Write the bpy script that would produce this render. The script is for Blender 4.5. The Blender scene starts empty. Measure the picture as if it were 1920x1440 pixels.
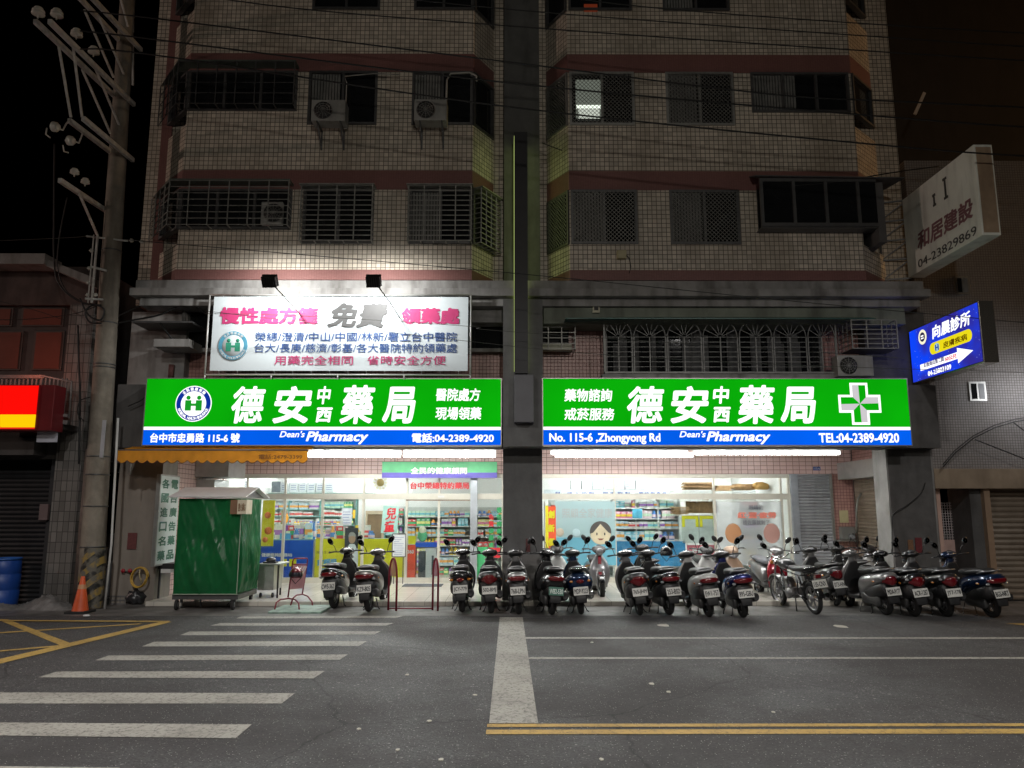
import bpy, bmesh, math, random
from mathutils import Vector, Matrix, Euler
R = math.radians
random.seed(7)
SC = bpy.context.scene
COL = SC.collection
# ---------------------------------------------------------------- camera
FPX = 1447.0
cam = bpy.data.cameras.new('camera'); cam.sensor_fit = 'HORIZONTAL'; cam.sensor_width = 36
cam.lens = 36 * FPX / 1920; cam.clip_start = 0.05; cam.clip_end = 500
camo = bpy.data.objects.new('camera', cam); COL.objects.link(camo)
CAMP = Vector((0, 0, 1.85))
CROT = Euler((R(90 + 9.19), 0, R(-0.317)), 'XYZ')
camo.location = CAMP; camo.rotation_euler = CROT
SC.camera = camo
# ---------------------------------------------------------------- night sky, lamps, exposure
wd = bpy.data.worlds.new('World'); SC.world = wd; wd.use_nodes = True
nt = wd.node_tree; bg = nt.nodes['Background']
sky = nt.nodes.new('ShaderNodeTexSky'); sky.sky_type = 'NISHITA'; sky.sun_disc = False
sky.sun_elevation = R(-6); sky.sun_rotation = R(200); sky.air_density = 1.0; sky.dust_density = 2
nt.links.new(sky.outputs[0], bg.inputs[0]); bg.inputs[1].default_value = 0.012
SC.view_settings.view_transform = 'Standard'; SC.view_settings.look = 'None'
SC.view_settings.exposure = 0; SC.view_settings.gamma = 1
SC.cycles.use_denoising = True
SC.cycles.max_bounces = 6; SC.cycles.diffuse_bounces = 4; SC.cycles.transparent_max_bounces = 12
SC.cycles.sample_clamp_indirect = 4
def lamp(name, typ, loc, energy, color, target=None, size=0.5, spot=None, blend=0.5):
    l = bpy.data.lights.new(name, typ); l.energy = energy; l.color = color
    if typ == 'AREA': l.shape = 'DISK'; l.size = size
    else: l.shadow_soft_size = size
    if spot: l.spot_size = R(spot); l.spot_blend = blend
    o = bpy.data.objects.new(name, l); COL.objects.link(o); o.location = loc
    if target is not None:
        o.rotation_euler = (Vector(target) - Vector(loc)).to_track_quat('-Z', 'Y').to_euler()
    return o
# all but the last: street lamps standing along the road on the photographer's side, out of frame
lamp('street_or_wash_light', 'SPOT', (-5.0, 3.5, 8.5), 2750, (1.0, 0.96, 0.93), (-5, 6.5, 0), 0.25, 130, 0.9)
lamp('street_or_wash_light', 'SPOT', (6.5, 3.5, 8.5), 2400, (1.0, 0.97, 0.94), (6, 6.5, 0), 0.25, 130, 0.9)
lamp('street_or_wash_light', 'POINT', (24.0, 14.6, 10.0), 1700, (1.0, 0.55, 0.22), None, 0.3)
lamp('street_or_wash_light', 'POINT', (-26.0, 10.0, 8.0), 2300, (1.0, 0.74, 0.64), None, 0.3)
lamp('street_or_wash_light', 'SPOT', (2.0, -8.0, 8.5), 1900, (1.0, 0.94, 0.84), (0.5, 15, 6), 0.3, 70, 0.9)  # added wash spot that lifts the facade, not a street lamp

# ---------------------------------------------------------------- measuring helpers
CM = CROT.to_matrix()
def ray(px, py): return CM @ Vector(((px - 960) / FPX, (720 - py) / FPX, -1))
def W(px, py, Y):
    d = ray(px, py); t = (Y - CAMP.y) / d.y; return CAMP + d * t
def G(px, py, z=0.0):
    d = ray(px, py); t = (z - CAMP.z) / d.z; return CAMP + d * t
def WX(px, py, X):
    d = ray(px, py); t = (X - CAMP.x) / d.x; return CAMP + d * t

# ---------------------------------------------------------------- materials
MATS = {}
def lin(r, g, b):
    f = lambda c: (c / 255 / 12.92) if c / 255 <= .04045 else ((c / 255 + .055) / 1.055) ** 2.4
    return (f(r), f(g), f(b))
def mat(name, col, rough=0.6, metal=0.0, var=0.15, scale=4.0, bump=0.0, coat=0.0, dirt=0.0, bscale=None, alpha=1.0):
    if name in MATS: return MATS[name]
    m = bpy.data.materials.new(name); m.use_nodes = True; MATS[name] = m
    n = m.node_tree.nodes; L = m.node_tree.links; p = n['Principled BSDF']
    p.inputs['Roughness'].default_value = rough; p.inputs['Metallic'].default_value = metal
    p.inputs['Coat Weight'].default_value = coat; p.inputs['Coat Roughness'].default_value = 0.08
    if alpha < 1: p.inputs['Alpha'].default_value = alpha
    tc = n.new('ShaderNodeTexCoord')
    no = n.new('ShaderNodeTexNoise'); no.inputs['Scale'].default_value = scale; no.inputs['Detail'].default_value = 6
    no.inputs['Roughness'].default_value = 0.65
    L.new(tc.outputs['Object'], no.inputs['Vector'])
    rp = n.new('ShaderNodeMapRange'); rp.inputs[1].default_value = 0.3; rp.inputs[2].default_value = 0.7
    rp.inputs[3].default_value = 1 - var; rp.inputs[4].default_value = 1 + var
    L.new(no.outputs[0], rp.inputs[0])
    mx = n.new('ShaderNodeMix'); mx.data_type = 'RGBA'; mx.blend_type = 'MULTIPLY'; mx.inputs[0].default_value = 1
    mx.inputs[6].default_value = (*col, 1); L.new(rp.outputs[0], mx.inputs[7])
    out = mx.outputs[2]
    if dirt:
        n2 = n.new('ShaderNodeTexNoise'); n2.inputs['Scale'].default_value = 1.7; n2.inputs['Detail'].default_value = 9
        mp = n.new('ShaderNodeMapping'); mp.inputs['Scale'].default_value = (2.2, 2.2, 0.5)
        L.new(tc.outputs['Object'], mp.inputs[0]); L.new(mp.outputs[0], n2.inputs['Vector'])
        r2 = n.new('ShaderNodeMapRange'); r2.inputs[1].default_value = 0.48; r2.inputs[2].default_value = 0.72
        r2.inputs[3].default_value = 0; r2.inputs[4].default_value = dirt; L.new(n2.outputs[0], r2.inputs[0])
        m2 = n.new('ShaderNodeMix'); m2.data_type = 'RGBA'; L.new(r2.outputs[0], m2.inputs[0])
        L.new(out, m2.inputs[6]); m2.inputs[7].default_value = (col[0] * .25, col[1] * .22, col[2] * .2, 1)
        out = m2.outputs[2]
    L.new(out, p.inputs['Base Color'])
    if bump:
        b = n.new('ShaderNodeBump'); b.inputs['Strength'].default_value = bump; b.inputs['Distance'].default_value = 0.01
        n3 = n.new('ShaderNodeTexNoise'); n3.inputs['Scale'].default_value = bscale or scale * 6; n3.inputs['Detail'].default_value = 4
        L.new(tc.outputs['Object'], n3.inputs['Vector']); L.new(n3.outputs[0], b.inputs['Height'])
        L.new(b.outputs[0], p.inputs['Normal'])
    return m
def emit(name, col, strength=1.0, sample=True, mottled=0.0):
    if name in MATS: return MATS[name]
    m = bpy.data.materials.new(name); m.use_nodes = True; MATS[name] = m
    n = m.node_tree.nodes; L = m.node_tree.links; n.clear()
    o = n.new('ShaderNodeOutputMaterial'); e = n.new('ShaderNodeEmission')
    e.inputs[0].default_value = (*col, 1); e.inputs[1].default_value = strength
    if mottled:
        tc = n.new('ShaderNodeTexCoord'); no = n.new('ShaderNodeTexNoise'); no.inputs['Scale'].default_value = 0.9
        L.new(tc.outputs['Object'], no.inputs['Vector'])
        r = n.new('ShaderNodeMapRange'); r.inputs[1].default_value = .3; r.inputs[2].default_value = .7
        r.inputs[3].default_value = strength * (1 - mottled); r.inputs[4].default_value = strength * (1 + mottled)
        L.new(no.outputs[0], r.inputs[0]); L.new(r.outputs[0], e.inputs[1])
    L.new(e.outputs[0], o.inputs[0])
    if not sample: m.cycles.emission_sampling = 'NONE'
    return m
def translucent(m, amt=.35):
    n = m.node_tree.nodes; L = m.node_tree.links; p = n['Principled BSDF']; o = [x for x in n if x.type == 'OUTPUT_MATERIAL'][0]
    t = n.new('ShaderNodeBsdfTranslucent'); mx = n.new('ShaderNodeMixShader'); mx.inputs[0].default_value = amt
    src = p.inputs['Base Color'].links[0].from_socket; L.new(src, t.inputs[0])
    L.new(p.outputs[0], mx.inputs[1]); L.new(t.outputs[0], mx.inputs[2]); L.new(mx.outputs[0], o.inputs[0]); return m
def tile(name, col, grout, w=0.095, h=0.095, mortar=0.007, rough=0.35, var=0.12, dirt=0.35):
    if name in MATS: return MATS[name]
    m = bpy.data.materials.new(name); m.use_nodes = True; MATS[name] = m
    n = m.node_tree.nodes; L = m.node_tree.links; p = n['Principled BSDF']
    uv = n.new('ShaderNodeUVMap'); br = n.new('ShaderNodeTexBrick')
    br.offset = 0; br.squash = 1
    br.inputs['Scale'].default_value = 1; br.inputs['Brick Width'].default_value = w; br.inputs['Row Height'].default_value = h
    br.inputs['Mortar Size'].default_value = mortar; br.inputs['Mortar Smooth'].default_value = 0.1
    br.inputs['Color1'].default_value = (*[c * (1 + var) for c in col], 1)
    br.inputs['Color2'].default_value = (*[c * (1 - var) for c in col], 1)
    br.inputs['Mortar'].default_value = (*grout, 1)
    L.new(uv.outputs[0], br.inputs['Vector'])
    no = n.new('ShaderNodeTexNoise'); no.inputs['Scale'].default_value = 0.8; no.inputs['Detail'].default_value = 8
    mp = n.new('ShaderNodeMapping'); mp.inputs['Scale'].default_value = (1.6, 0.45, 1)
    L.new(uv.outputs[0], mp.inputs[0]); L.new(mp.outputs[0], no.inputs['Vector'])
    r = n.new('ShaderNodeMapRange'); r.inputs[1].default_value = .42; r.inputs[2].default_value = .75
    r.inputs[3].default_value = 0; r.inputs[4].default_value = dirt; L.new(no.outputs[0], r.inputs[0])
    mx = n.new('ShaderNodeMix'); mx.data_type = 'RGBA'; L.new(r.outputs[0], mx.inputs[0])
    L.new(br.outputs[0], mx.inputs[6]); mx.inputs[7].default_value = (col[0] * .35, col[1] * .32, col[2] * .28, 1)
    L.new(mx.outputs[2], p.inputs['Base Color'])
    rr = n.new('ShaderNodeMapRange'); rr.inputs[3].default_value = rough; rr.inputs[4].default_value = 0.9
    L.new(br.outputs['Fac'], rr.inputs[0]); L.new(rr.outputs[0], p.inputs['Roughness'])
    b = n.new('ShaderNodeBump'); b.inputs['Strength'].default_value = 0.5; b.inputs['Distance'].default_value = -0.004
    L.new(br.outputs['Fac'], b.inputs['Height']); L.new(b.outputs[0], p.inputs['Normal'])
    return m
def glass(name, tint=(0.9, 0.95, 0.95), refl=0.08, dark=0.0):
    if name in MATS: return MATS[name]
    m = bpy.data.materials.new(name); m.use_nodes = True; MATS[name] = m
    n = m.node_tree.nodes; L = m.node_tree.links; n.clear()
    o = n.new('ShaderNodeOutputMaterial'); t = n.new('ShaderNodeBsdfTransparent'); g = n.new('ShaderNodeBsdfGlossy')
    t.inputs[0].default_value = (*tint, 1); g.inputs[1].default_value = 0.03
    mx = n.new('ShaderNodeMixShader'); mx.inputs[0].default_value = refl
    L.new(t.outputs[0], mx.inputs[1]); L.new(g.outputs[0], mx.inputs[2]); L.new(mx.outputs[0], o.inputs[0])
    return m

# ---------------------------------------------------------------- mesh builder
def origin(o):
    v = Vector((0, 0, 0)); p = o
    while p is not None: v = v + p.location; p = p.parent
    return v
def tag(o, label=None, cat=None, group=None, kind=None):
    if label: o['label'] = label
    if cat: o['category'] = cat
    if group: o['group'] = group
    if kind: o['kind'] = kind
    return o
def empty(name, loc, label, cat, group=None):
    o = bpy.data.objects.new(name, None); o.empty_display_size = .1; COL.objects.link(o); o.location = loc
    return tag(o, label, cat, group)
def link(name, me, m, parent=None, at=None):
    o = bpy.data.objects.new(name, me); COL.objects.link(o)
    if parent is not None:
        o.parent = parent; off = origin(parent)
    else:
        if at is None:
            vs = [v.co for v in me.vertices]
            at = Vector(((min(v.x for v in vs) + max(v.x for v in vs)) / 2, (min(v.y for v in vs) + max(v.y for v in vs)) / 2, min(v.z for v in vs)))
        o.location = at; off = Vector(at)
    me.transform(Matrix.Translation(-off))
    ms = m if isinstance(m, (list, tuple)) else [m]
    for x in ms: me.materials.append(x)
    return o
class MB:
    def __init__(s): s.v = []; s.f = []; s.mi = []; s.sm = []
    def add(s, vs, fs, mi=0, smooth=False):
        b = len(s.v); s.v += [tuple(v) for v in vs]
        for f in fs: s.f.append([i + b for i in f]); s.mi.append(mi); s.sm.append(smooth)
        return s
    def box(s, x0, x1, y0, y1, z0, z1, mi=0):
        if x0 > x1: x0, x1 = x1, x0
        if y0 > y1: y0, y1 = y1, y0
        if z0 > z1: z0, z1 = z1, z0
        v = [(x, y, z) for z in (z0, z1) for y in (y0, y1) for x in (x0, x1)]
        return s.add(v, [(0, 2, 3, 1), (4, 5, 7, 6), (0, 1, 5, 4), (2, 6, 7, 3), (0, 4, 6, 2), (1, 3, 7, 5)], mi)
    def quad(s, a, b, c, d, mi=0): return s.add([a, b, c, d], [(0, 1, 2, 3)], mi)
    def prism(s, poly, z0, z1, mi=0):                # poly of (x,y), counter-clockwise
        n = len(poly)
        v = [(x, y, z0) for x, y in poly] + [(x, y, z1) for x, y in poly]
        f = [tuple(range(n))[::-1], tuple(range(n, 2 * n))] + [(i, (i + 1) % n, n + (i + 1) % n, n + i) for i in range(n)]
        return s.add(v, f, mi)
    def bar(s, a, b, w=0.03, h=None, mi=0, up=(0, 0, 1)):    # rectangular bar from a to b
        a = Vector(a); b = Vector(b); h = w if h is None else h
        d = (b - a).normalized(); u = Vector(up)
        if abs(d.dot(u)) > .95: u = Vector((0, 1, 0))
        r = d.cross(u).normalized() * w / 2; t = r.cross(d).normalized() * h / 2
        v = [p + i * r + j * t for p in (a, b) for j in (-1, 1) for i in (-1, 1)]
        return s.add(v, [(0, 1, 3, 2), (4, 6, 7, 5), (0, 4, 5, 1), (2, 3, 7, 6), (0, 2, 6, 4), (1, 5, 7, 3)], mi)
    def tube(s, pts, r=0.01, n=8, mi=0, cap=True):
        pts = [Vector(p) for p in pts]; rs = r if isinstance(r, (list, tuple)) else [r] * len(pts)
        vs = []; prev = None
        for i, p in enumerate(pts):
            d = (pts[min(i + 1, len(pts) - 1)] - pts[max(i - 1, 0)]).normalized()
            if prev is None: u = Vector((0, 0, 1)) if abs(d.z) < .9 else Vector((1, 0, 0))
            else: u = prev
            a = d.cross(u).normalized(); u = a.cross(d).normalized(); prev = u
            for k in range(n):
                t = 2 * math.pi * k / n; vs.append(p + (a * math.cos(t) + u * math.sin(t)) * rs[i])
        fs = [(i * n + k, i * n + (k + 1) % n, (i + 1) * n + (k + 1) % n, (i + 1) * n + k) for i in range(len(pts) - 1) for k in range(n)]
        s.add(vs, fs, mi, True)
        if cap:
            b = len(s.v) - len(vs)
            s.f += [[b + k for k in range(n)][::-1], [b + len(vs) - n + k for k in range(n)]]; s.mi += [mi, mi]; s.sm += [False, False]
        return s
    def lathe(s, c, axis, prof, n=24, mi=0, closed=False):   # prof: (along, radius)
        c = Vector(c); d = Vector(axis).normalized(); u = Vector((0, 0, 1)) if abs(d.z) < .9 else Vector((1, 0, 0))
        a = d.cross(u).normalized(); u = a.cross(d).normalized(); vs = []
        for (h, r) in prof:
            for k in range(n):
                t = 2 * math.pi * k / n; vs.append(c + d * h + (a * math.cos(t) + u * math.sin(t)) * max(r, 1e-4))
        m = len(prof); rng = m if closed else m - 1
        fs = [(i * n + k, i * n + (k + 1) % n, ((i + 1) % m) * n + (k + 1) % n, ((i + 1) % m) * n + k) for i in range(rng) for k in range(n)]
        return s.add(vs, fs, mi, True)
    def loft(s, secs, n=20, sub=4, pw=2.6, mi=0):
        # secs: list of (centre, halfvec_a, halfvec_b); superellipse rings, Catmull-Rom between them
        S = [[Vector(q) for q in t] for t in secs]
        def cr(p0, p1, p2, p3, t): return .5 * ((2 * p1) + (-p0 + p2) * t + (2 * p0 - 5 * p1 + 4 * p2 - p3) * t * t + (-p0 + 3 * p1 - 3 * p2 + p3) * t ** 3)
        rings = []
        for i in range(len(S) - 1):
            q = [S[max(i - 1, 0)], S[i], S[i + 1], S[min(i + 2, len(S) - 1)]]
            for j in range(sub): rings.append([cr(q[0][k], q[1][k], q[2][k], q[3][k], j / sub) for k in range(3)])
        rings.append(S[-1]); vs = []
        for c, a, b in rings:
            for k in range(n):
                t = 2 * math.pi * k / n; ct, st = math.cos(t), math.sin(t)
                vs.append(c + a * (abs(ct) ** (2 / pw) * (1 if ct > 0 else -1)) + b * (abs(st) ** (2 / pw) * (1 if st > 0 else -1)))
        m = len(rings)
        fs = [(i * n + k, i * n + (k + 1) % n, (i + 1) * n + (k + 1) % n, (i + 1) * n + k) for i in range(m - 1) for k in range(n)]
        fs += [tuple(range(n))[::-1], tuple((m - 1) * n + k for k in range(n))]
        return s.add(vs, fs, mi, True)
    def sphere(s, c, rx, ry=None, rz=None, n=16, m=10, mi=0, t0=0.0, t1=math.pi):
        ry = rx if ry is None else ry; rz = rx if rz is None else rz; vs = []
        for i in range(m + 1):
            t = t0 + (t1 - t0) * i / m
            for k in range(n):
                a = 2 * math.pi * k / n
                vs.append((c[0] + rx * math.sin(t) * math.cos(a), c[1] + ry * math.sin(t) * math.sin(a), c[2] + rz * math.cos(t)))
        fs = [(i * n + k, (i + 1) * n + k, (i + 1) * n + (k + 1) % n, i * n + (k + 1) % n) for i in range(m) for k in range(n)]
        return s.add(vs, fs, mi, True)
    def mesh(s, fix=True, bevel=0.0):
        me = bpy.data.meshes.new('mesh'); me.from_pydata([tuple(v) for v in s.v], [], s.f)
        me.polygons.foreach_set('material_index', s.mi); me.polygons.foreach_set('use_smooth', s.sm)
        if fix or bevel:
            bm = bmesh.new(); bm.from_mesh(me)
            if fix: bmesh.ops.recalc_face_normals(bm, faces=bm.faces)
            if bevel:
                ed = [e for e in bm.edges if len(e.link_faces) == 2 and e.calc_face_angle() > .6]
                bmesh.ops.bevel(bm, geom=ed, offset=bevel, segments=2, profile=.6, affect='EDGES')
            bm.to_mesh(me); bm.free()
        return me
    def build(s, name, m, parent=None, at=None, fix=True, bevel=0.0, uv=True):
        me = s.mesh(fix, bevel)
        if uv: box_uv(me)
        return link(name, me, m, parent, at)
def box_uv(me):
    l = me.uv_layers.new(name='UVMap'); dat = l.data
    for p in me.polygons:
        n = p.normal
        if abs(n.z) > .9: f = lambda c: (c.x, c.y)
        else:
            t = Vector((-n.y, n.x, 0)).normalized(); f = lambda c, t=t: (c.dot(t), c.z)
        for li in p.loop_indices: dat[li].uv = f(me.vertices[me.loops[li].vertex_index].co)
def text(s, name, m, parent, O, U, V, w=None, h=None, bold=0.0, shear=0.0, align='l', sp=1.0, depth=0.0):
    """lettering mesh: origin O (lower left of the box), U right, V up, fitted to width w and/or height h"""
    c = bpy.data.curves.new('t', 'FONT'); c.body = s; c.shear = shear; c.space_character = sp; c.space_line = 1.0
    c.resolution_u = 3
    if depth: c.extrude = depth
    o = bpy.data.objects.new('t', c); COL.objects.link(o); bpy.context.view_layer.update()
    me = bpy.data.meshes.new_from_object(o); bpy.data.objects.remove(o); bpy.data.curves.remove(c)
    xs = [v.co.x for v in me.vertices]; ys = [v.co.y for v in me.vertices]
    x0, x1, y0, y1 = min(xs), max(xs), min(ys), max(ys)
    sx = w / (x1 - x0 + 2 * bold) if w else None; sy = h / (y1 - y0 + 2 * bold) if h else None
    sx = sx or sy; sy = sy or sx
    if bold:                                                # heavier strokes: the outline laid over itself, shifted
        bm = bmesh.new(); k = 0
        for dx, dy in ((0, 0), (1, .3), (-1, -.3), (.3, 1), (-.3, -1), (.7, -.7), (-.7, .7), (.75, .75), (-.75, -.75)):
            t2 = me.copy(); t2.transform(Matrix.Translation((bold * dx, bold * dy, k * .0006 / sy))); bm.from_mesh(t2); bpy.data.meshes.remove(t2); k += 1
        bm.to_mesh(me); bm.free(); x0 -= bold; y0 -= bold
    O = Vector(O); U = Vector(U).normalized(); V = Vector(V).normalized(); N = U.cross(V)
    for v in me.vertices:
        x, y, z = v.co; v.co = O + U * ((x - x0) * sx) + V * ((y - y0) * sy) + N * z * sy
    return link(name, me, m, parent)
def ctext(s, name, m, parent, x0, x1, z0, z1, Y, **k):      # frontal lettering facing -Y inside a box
    return text(s, name, m, parent, (x0, Y, z0), (1, 0, 0), (0, 0, 1), w=x1 - x0, h=z1 - z0, **k)
def ptext(s, name, m, parent, px0, py0, px1, py1, Y, **k):  # the same, box measured on the photo at depth Y
    a = W(px0, py1, Y); b = W(px1, py0, Y)
    return ctext(s, name, m, parent, a.x, b.x, a.z, b.z, Y, **k)
def dup(o, parent=None):
    c = o.copy(); COL.objects.link(c)
    if parent is not None: c.parent = parent
    for ch in list(o.children): dup(ch, c)
    return c
def join_text(items, name, m, parent):                      # several lettering meshes as one
    me0 = items[0]
    bm = bmesh.new()
    for o in items: bm.from_mesh(o.data)
    bm.to_mesh(me0.data); bm.free()
    for o in items[1:]: bpy.data.objects.remove(o)
    me0.name = name
    return me0
# ================================================================ THE SETTING: road, apron, arcade floor
def asphalt():
    m = bpy.data.materials.new('asphalt'); m.use_nodes = True
    n = m.node_tree.nodes; L = m.node_tree.links; p = n['Principled BSDF']; tc = n.new('ShaderNodeTexCoord')
    def noise(s, d=4, r=.6):
        q = n.new('ShaderNodeTexNoise'); q.inputs['Scale'].default_value = s; q.inputs['Detail'].default_value = d
        q.inputs['Roughness'].default_value = r; L.new(tc.outputs['Object'], q.inputs['Vector']); return q
    def rng(src, a, b, c, d):
        q = n.new('ShaderNodeMapRange'); q.inputs[1].default_value = a; q.inputs[2].default_value = b
        q.inputs[3].default_value = c; q.inputs[4].default_value = d; L.new(src, q.inputs[0]); return q.outputs[0]
    def mixc(f, a, b, typ='MIX'):
        q = n.new('ShaderNodeMix'); q.data_type = 'RGBA'; q.blend_type = typ
        for i, v in ((0, f), (6, a), (7, b)):
            if hasattr(v, 'links') or hasattr(v, 'is_linked'): L.new(v, q.inputs[i])
            elif i == 0: q.inputs[0].default_value = v
            else: q.inputs[i].default_value = (*v, 1)
        return q.outputs[2]
    fine = noise(55, 3, .7).outputs[0]; mid = noise(9, 4).outputs[0]; big = noise(.45, 5).outputs[0]
    base = mixc(rng(fine, .3, .7, 0, 1), (.012, .012, .014), (.125, .123, .124))
    base = mixc(rng(big, .42, .6, 0, .75), base, (.045, .042, .042))
    vo = n.new('ShaderNodeTexVoronoi'); vo.inputs['Scale'].default_value = 42; L.new(tc.outputs['Object'], vo.inputs['Vector'])
    sp = n.new('ShaderNodeMath'); sp.operation = 'MULTIPLY'
    L.new(rng(vo.outputs['Distance'], .12, .22, 1, 0), sp.inputs[0])
    sepc = n.new('ShaderNodeSeparateColor'); L.new(vo.outputs['Color'], sepc.inputs[0])
    L.new(rng(sepc.outputs[0], .60, .74, 0, 1), sp.inputs[1])
    base = mixc(sp.outputs[0], base, (.5, .49, .46))
    v3 = n.new('ShaderNodeTexVoronoi'); v3.inputs['Scale'].default_value = 22; L.new(tc.outputs['Object'], v3.inputs['Vector'])
    s3 = n.new('ShaderNodeSeparateColor'); L.new(v3.outputs['Color'], s3.inputs[0]); q3 = n.new('ShaderNodeMath'); q3.operation = 'MULTIPLY'
    L.new(rng(v3.outputs['Distance'], .2, .3, 1, 0), q3.inputs[0]); L.new(rng(s3.outputs[1], .86, .88, 0, 1), q3.inputs[1])
    q4 = n.new('ShaderNodeMath'); q4.operation = 'MULTIPLY'; L.new(q3.outputs[0], q4.inputs[0]); L.new(rng(big, .35, .55, 1, .15), q4.inputs[1])
    base = mixc(q4.outputs[0], base, (.42, .41, .39))
    # cracks
    v2 = n.new('ShaderNodeTexVoronoi'); v2.feature = 'DISTANCE_TO_EDGE'; v2.inputs['Scale'].default_value = .33
    wr = n.new('ShaderNodeMix'); wr.data_type = 'VECTOR'; wr.inputs[0].default_value = .22
    L.new(tc.outputs['Object'], wr.inputs[4]); L.new(noise(2.5, 6).outputs['Color'], wr.inputs[5]); L.new(wr.outputs[1], v2.inputs['Vector'])
    base = mixc(rng(v2.outputs['Distance'], 0, .005, .7, 0), base, (.012, .012, .012))
    L.new(base, p.inputs['Base Color']); L.new(rng(big, .3, .7, .5, .85), p.inputs['Roughness'])
    b = n.new('ShaderNodeBump'); b.inputs['Strength'].default_value = 1; b.inputs['Distance'].default_value = .02
    L.new(fine, b.inputs['Height']); L.new(b.outputs[0], p.inputs['Normal'])
    return m
def paint(name, col, wear=.9):
    m = bpy.data.materials.new(name); m.use_nodes = True
    n = m.node_tree.nodes; L = m.node_tree.links; p = n['Principled BSDF']; tc = n.new('ShaderNodeTexCoord')
    a = n.new('ShaderNodeTexNoise'); a.inputs['Scale'].default_value = 22; a.inputs['Detail'].default_value = 8; a.inputs['Roughness'].default_value = .75
    b = n.new('ShaderNodeTexNoise'); b.inputs['Scale'].default_value = 1.3; b.inputs['Detail'].default_value = 5
    v = n.new('ShaderNodeTexVoronoi'); v.feature = 'DISTANCE_TO_EDGE'; v.inputs['Scale'].default_value = 6
    wr = n.new('ShaderNodeMix'); wr.data_type = 'VECTOR'; wr.inputs[0].default_value = .12
    L.new(tc.outputs['Object'], wr.inputs[4]); L.new(a.outputs['Color'], wr.inputs[5]); L.new(wr.outputs[1], v.inputs['Vector'])
    for q in (a, b): L.new(tc.outputs['Object'], q.inputs['Vector'])
    def rng(src, x, y, c, d):
        q = n.new('ShaderNodeMapRange'); q.inputs[1].default_value = x; q.inputs[2].default_value = y
        q.inputs[3].default_value = c; q.inputs[4].default_value = d; L.new(src, q.inputs[0]); return q.outputs[0]
    m1 = n.new('ShaderNodeMix'); m1.data_type = 'RGBA'; L.new(rng(a.outputs[0], .51, .63, 0, wear), m1.inputs[0])
    m1.inputs[6].default_value = (*col, 1); m1.inputs[7].default_value = (.06, .058, .055, 1)
    m2 = n.new('ShaderNodeMix'); m2.data_type = 'RGBA'; L.new(rng(b.outputs[0], .4, .75, 0, .5), m2.inputs[0])
    L.new(m1.outputs[2], m2.inputs[6]); m2.inputs[7].default_value = (col[0] * .45, col[1] * .43, col[2] * .42, 1)
    mu = n.new('ShaderNodeMath'); mu.operation = 'MULTIPLY'; L.new(rng(v.outputs['Distance'], 0, .025, 1, 0), mu.inputs[0]); L.new(rng(b.outputs[0], .40, .52, 0, .9), mu.inputs[1])
    m3 = n.new('ShaderNodeMix'); m3.data_type = 'RGBA'; L.new(mu.outputs[0], m3.inputs[0]); L.new(m2.outputs[2], m3.inputs[6]); m3.inputs[7].default_value = (.04, .04, .04, 1)
    L.new(m3.outputs[2], p.inputs['Base Color']); p.inputs['Roughness'].default_value = .7
    return m
YA = 14.02          # road edge / gutter apron
YK = 15.35          # arcade floor edge
MB().box(-90, 90, -60, YA, -.3, 0).build('road', asphalt()).__setitem__('kind', 'structure')
MB().box(-90, 90, 60, 61, -.3, -.05).build('ground', mat('far_ground', (.03, .03, .03)))['kind'] = 'structure'
MB().box(-90, 90, YA, 60, -.32, .0).build('ground', mat('concrete_apron', (.125, .12, .115), .5, 0, .5, 2.2, .3, dirt=.95))['kind'] = 'structure'
XL0 = W(215, 1000, 15.7).x; XL1 = W(297, 1000, 15.7).x
XC0 = W(943, 1000, 15.7).x; XC1 = W(1017, 1000, 15.7).x
XR0 = W(1664, 900, 15.7).x; XR1 = W(1752, 900, 15.7).x
XWR = 8.5
ZF = .09
MB().box(XL1, XR0 + .9, YK, 27, .0, ZF).build('pavement', tile('floor_tile', (.55, .52, .46), (.28, .26, .23), .4, .4, .004, .28, .06, .35), bevel=.01)['kind'] = 'structure'
MB().box(G(515, 1145).x, G(612, 1145).x, 14.3, 15.33, .0, .035).build('pavement', mat('ramp_paint', (.28, .40, .34), .6, 0, .3, 5, .2, dirt=.8), bevel=.008)['kind'] = 'structure'
WHITE = paint('road_paint_white', (.38, .37, .33)); YEL = paint('road_paint_yellow', (.50, .33, .09), .6)
ZP = .004
def ground_quad(name, pts, m, z=ZP, label=None):
    v = [G(x, y, z) for x, y in pts]
    o = MB().add([(p.x, p.y, z) for p in v], [(0, 1, 2, 3)]).build(name, m, fix=False); o['kind'] = 'structure'
    return o
bars = [((443, 1159.5), (452, 1155.5), (757, 1154.5), (742, 1158.5)), ((394, 1173), (413, 1168), (738, 1168), (724, 1173)),
        ((337, 1191), (355, 1184), (714, 1183.5), (702, 1189.5)), ((266, 1212), (289, 1203), (688, 1202), (673, 1211)),
        ((178, 1238), (203, 1229), (652, 1227), (637, 1237)), ((71, 1270), (107, 1259), (609, 1258), (588, 1272)),
        ((-90, 1319), (-50, 1298), (553, 1299.5), (528, 1319)), ((-250, 1376), (-200, 1353), (472, 1358), (442, 1384)),
        ((-400, 1475), (-330, 1433), (225, 1439), (190, 1478))]
for b in bars: ground_quad('crossing_stripe', b, WHITE)
ground_quad('stop_line', [(917, 1356), (937, 1157), (980, 1157), (1009, 1356)], WHITE, .008)
ground_quad('lane_line', [(984, 1197.5), (984, 1194.5), (2100, 1195), (2100, 1198)], WHITE)
ground_quad('lane_line', [(930, 1235.5), (930, 1232), (2100, 1232), (2100, 1235.5)], WHITE)
ground_quad('centre_line', [(911, 1376.5), (912, 1368), (2150, 1366), (2150, 1375)], YEL)
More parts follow.
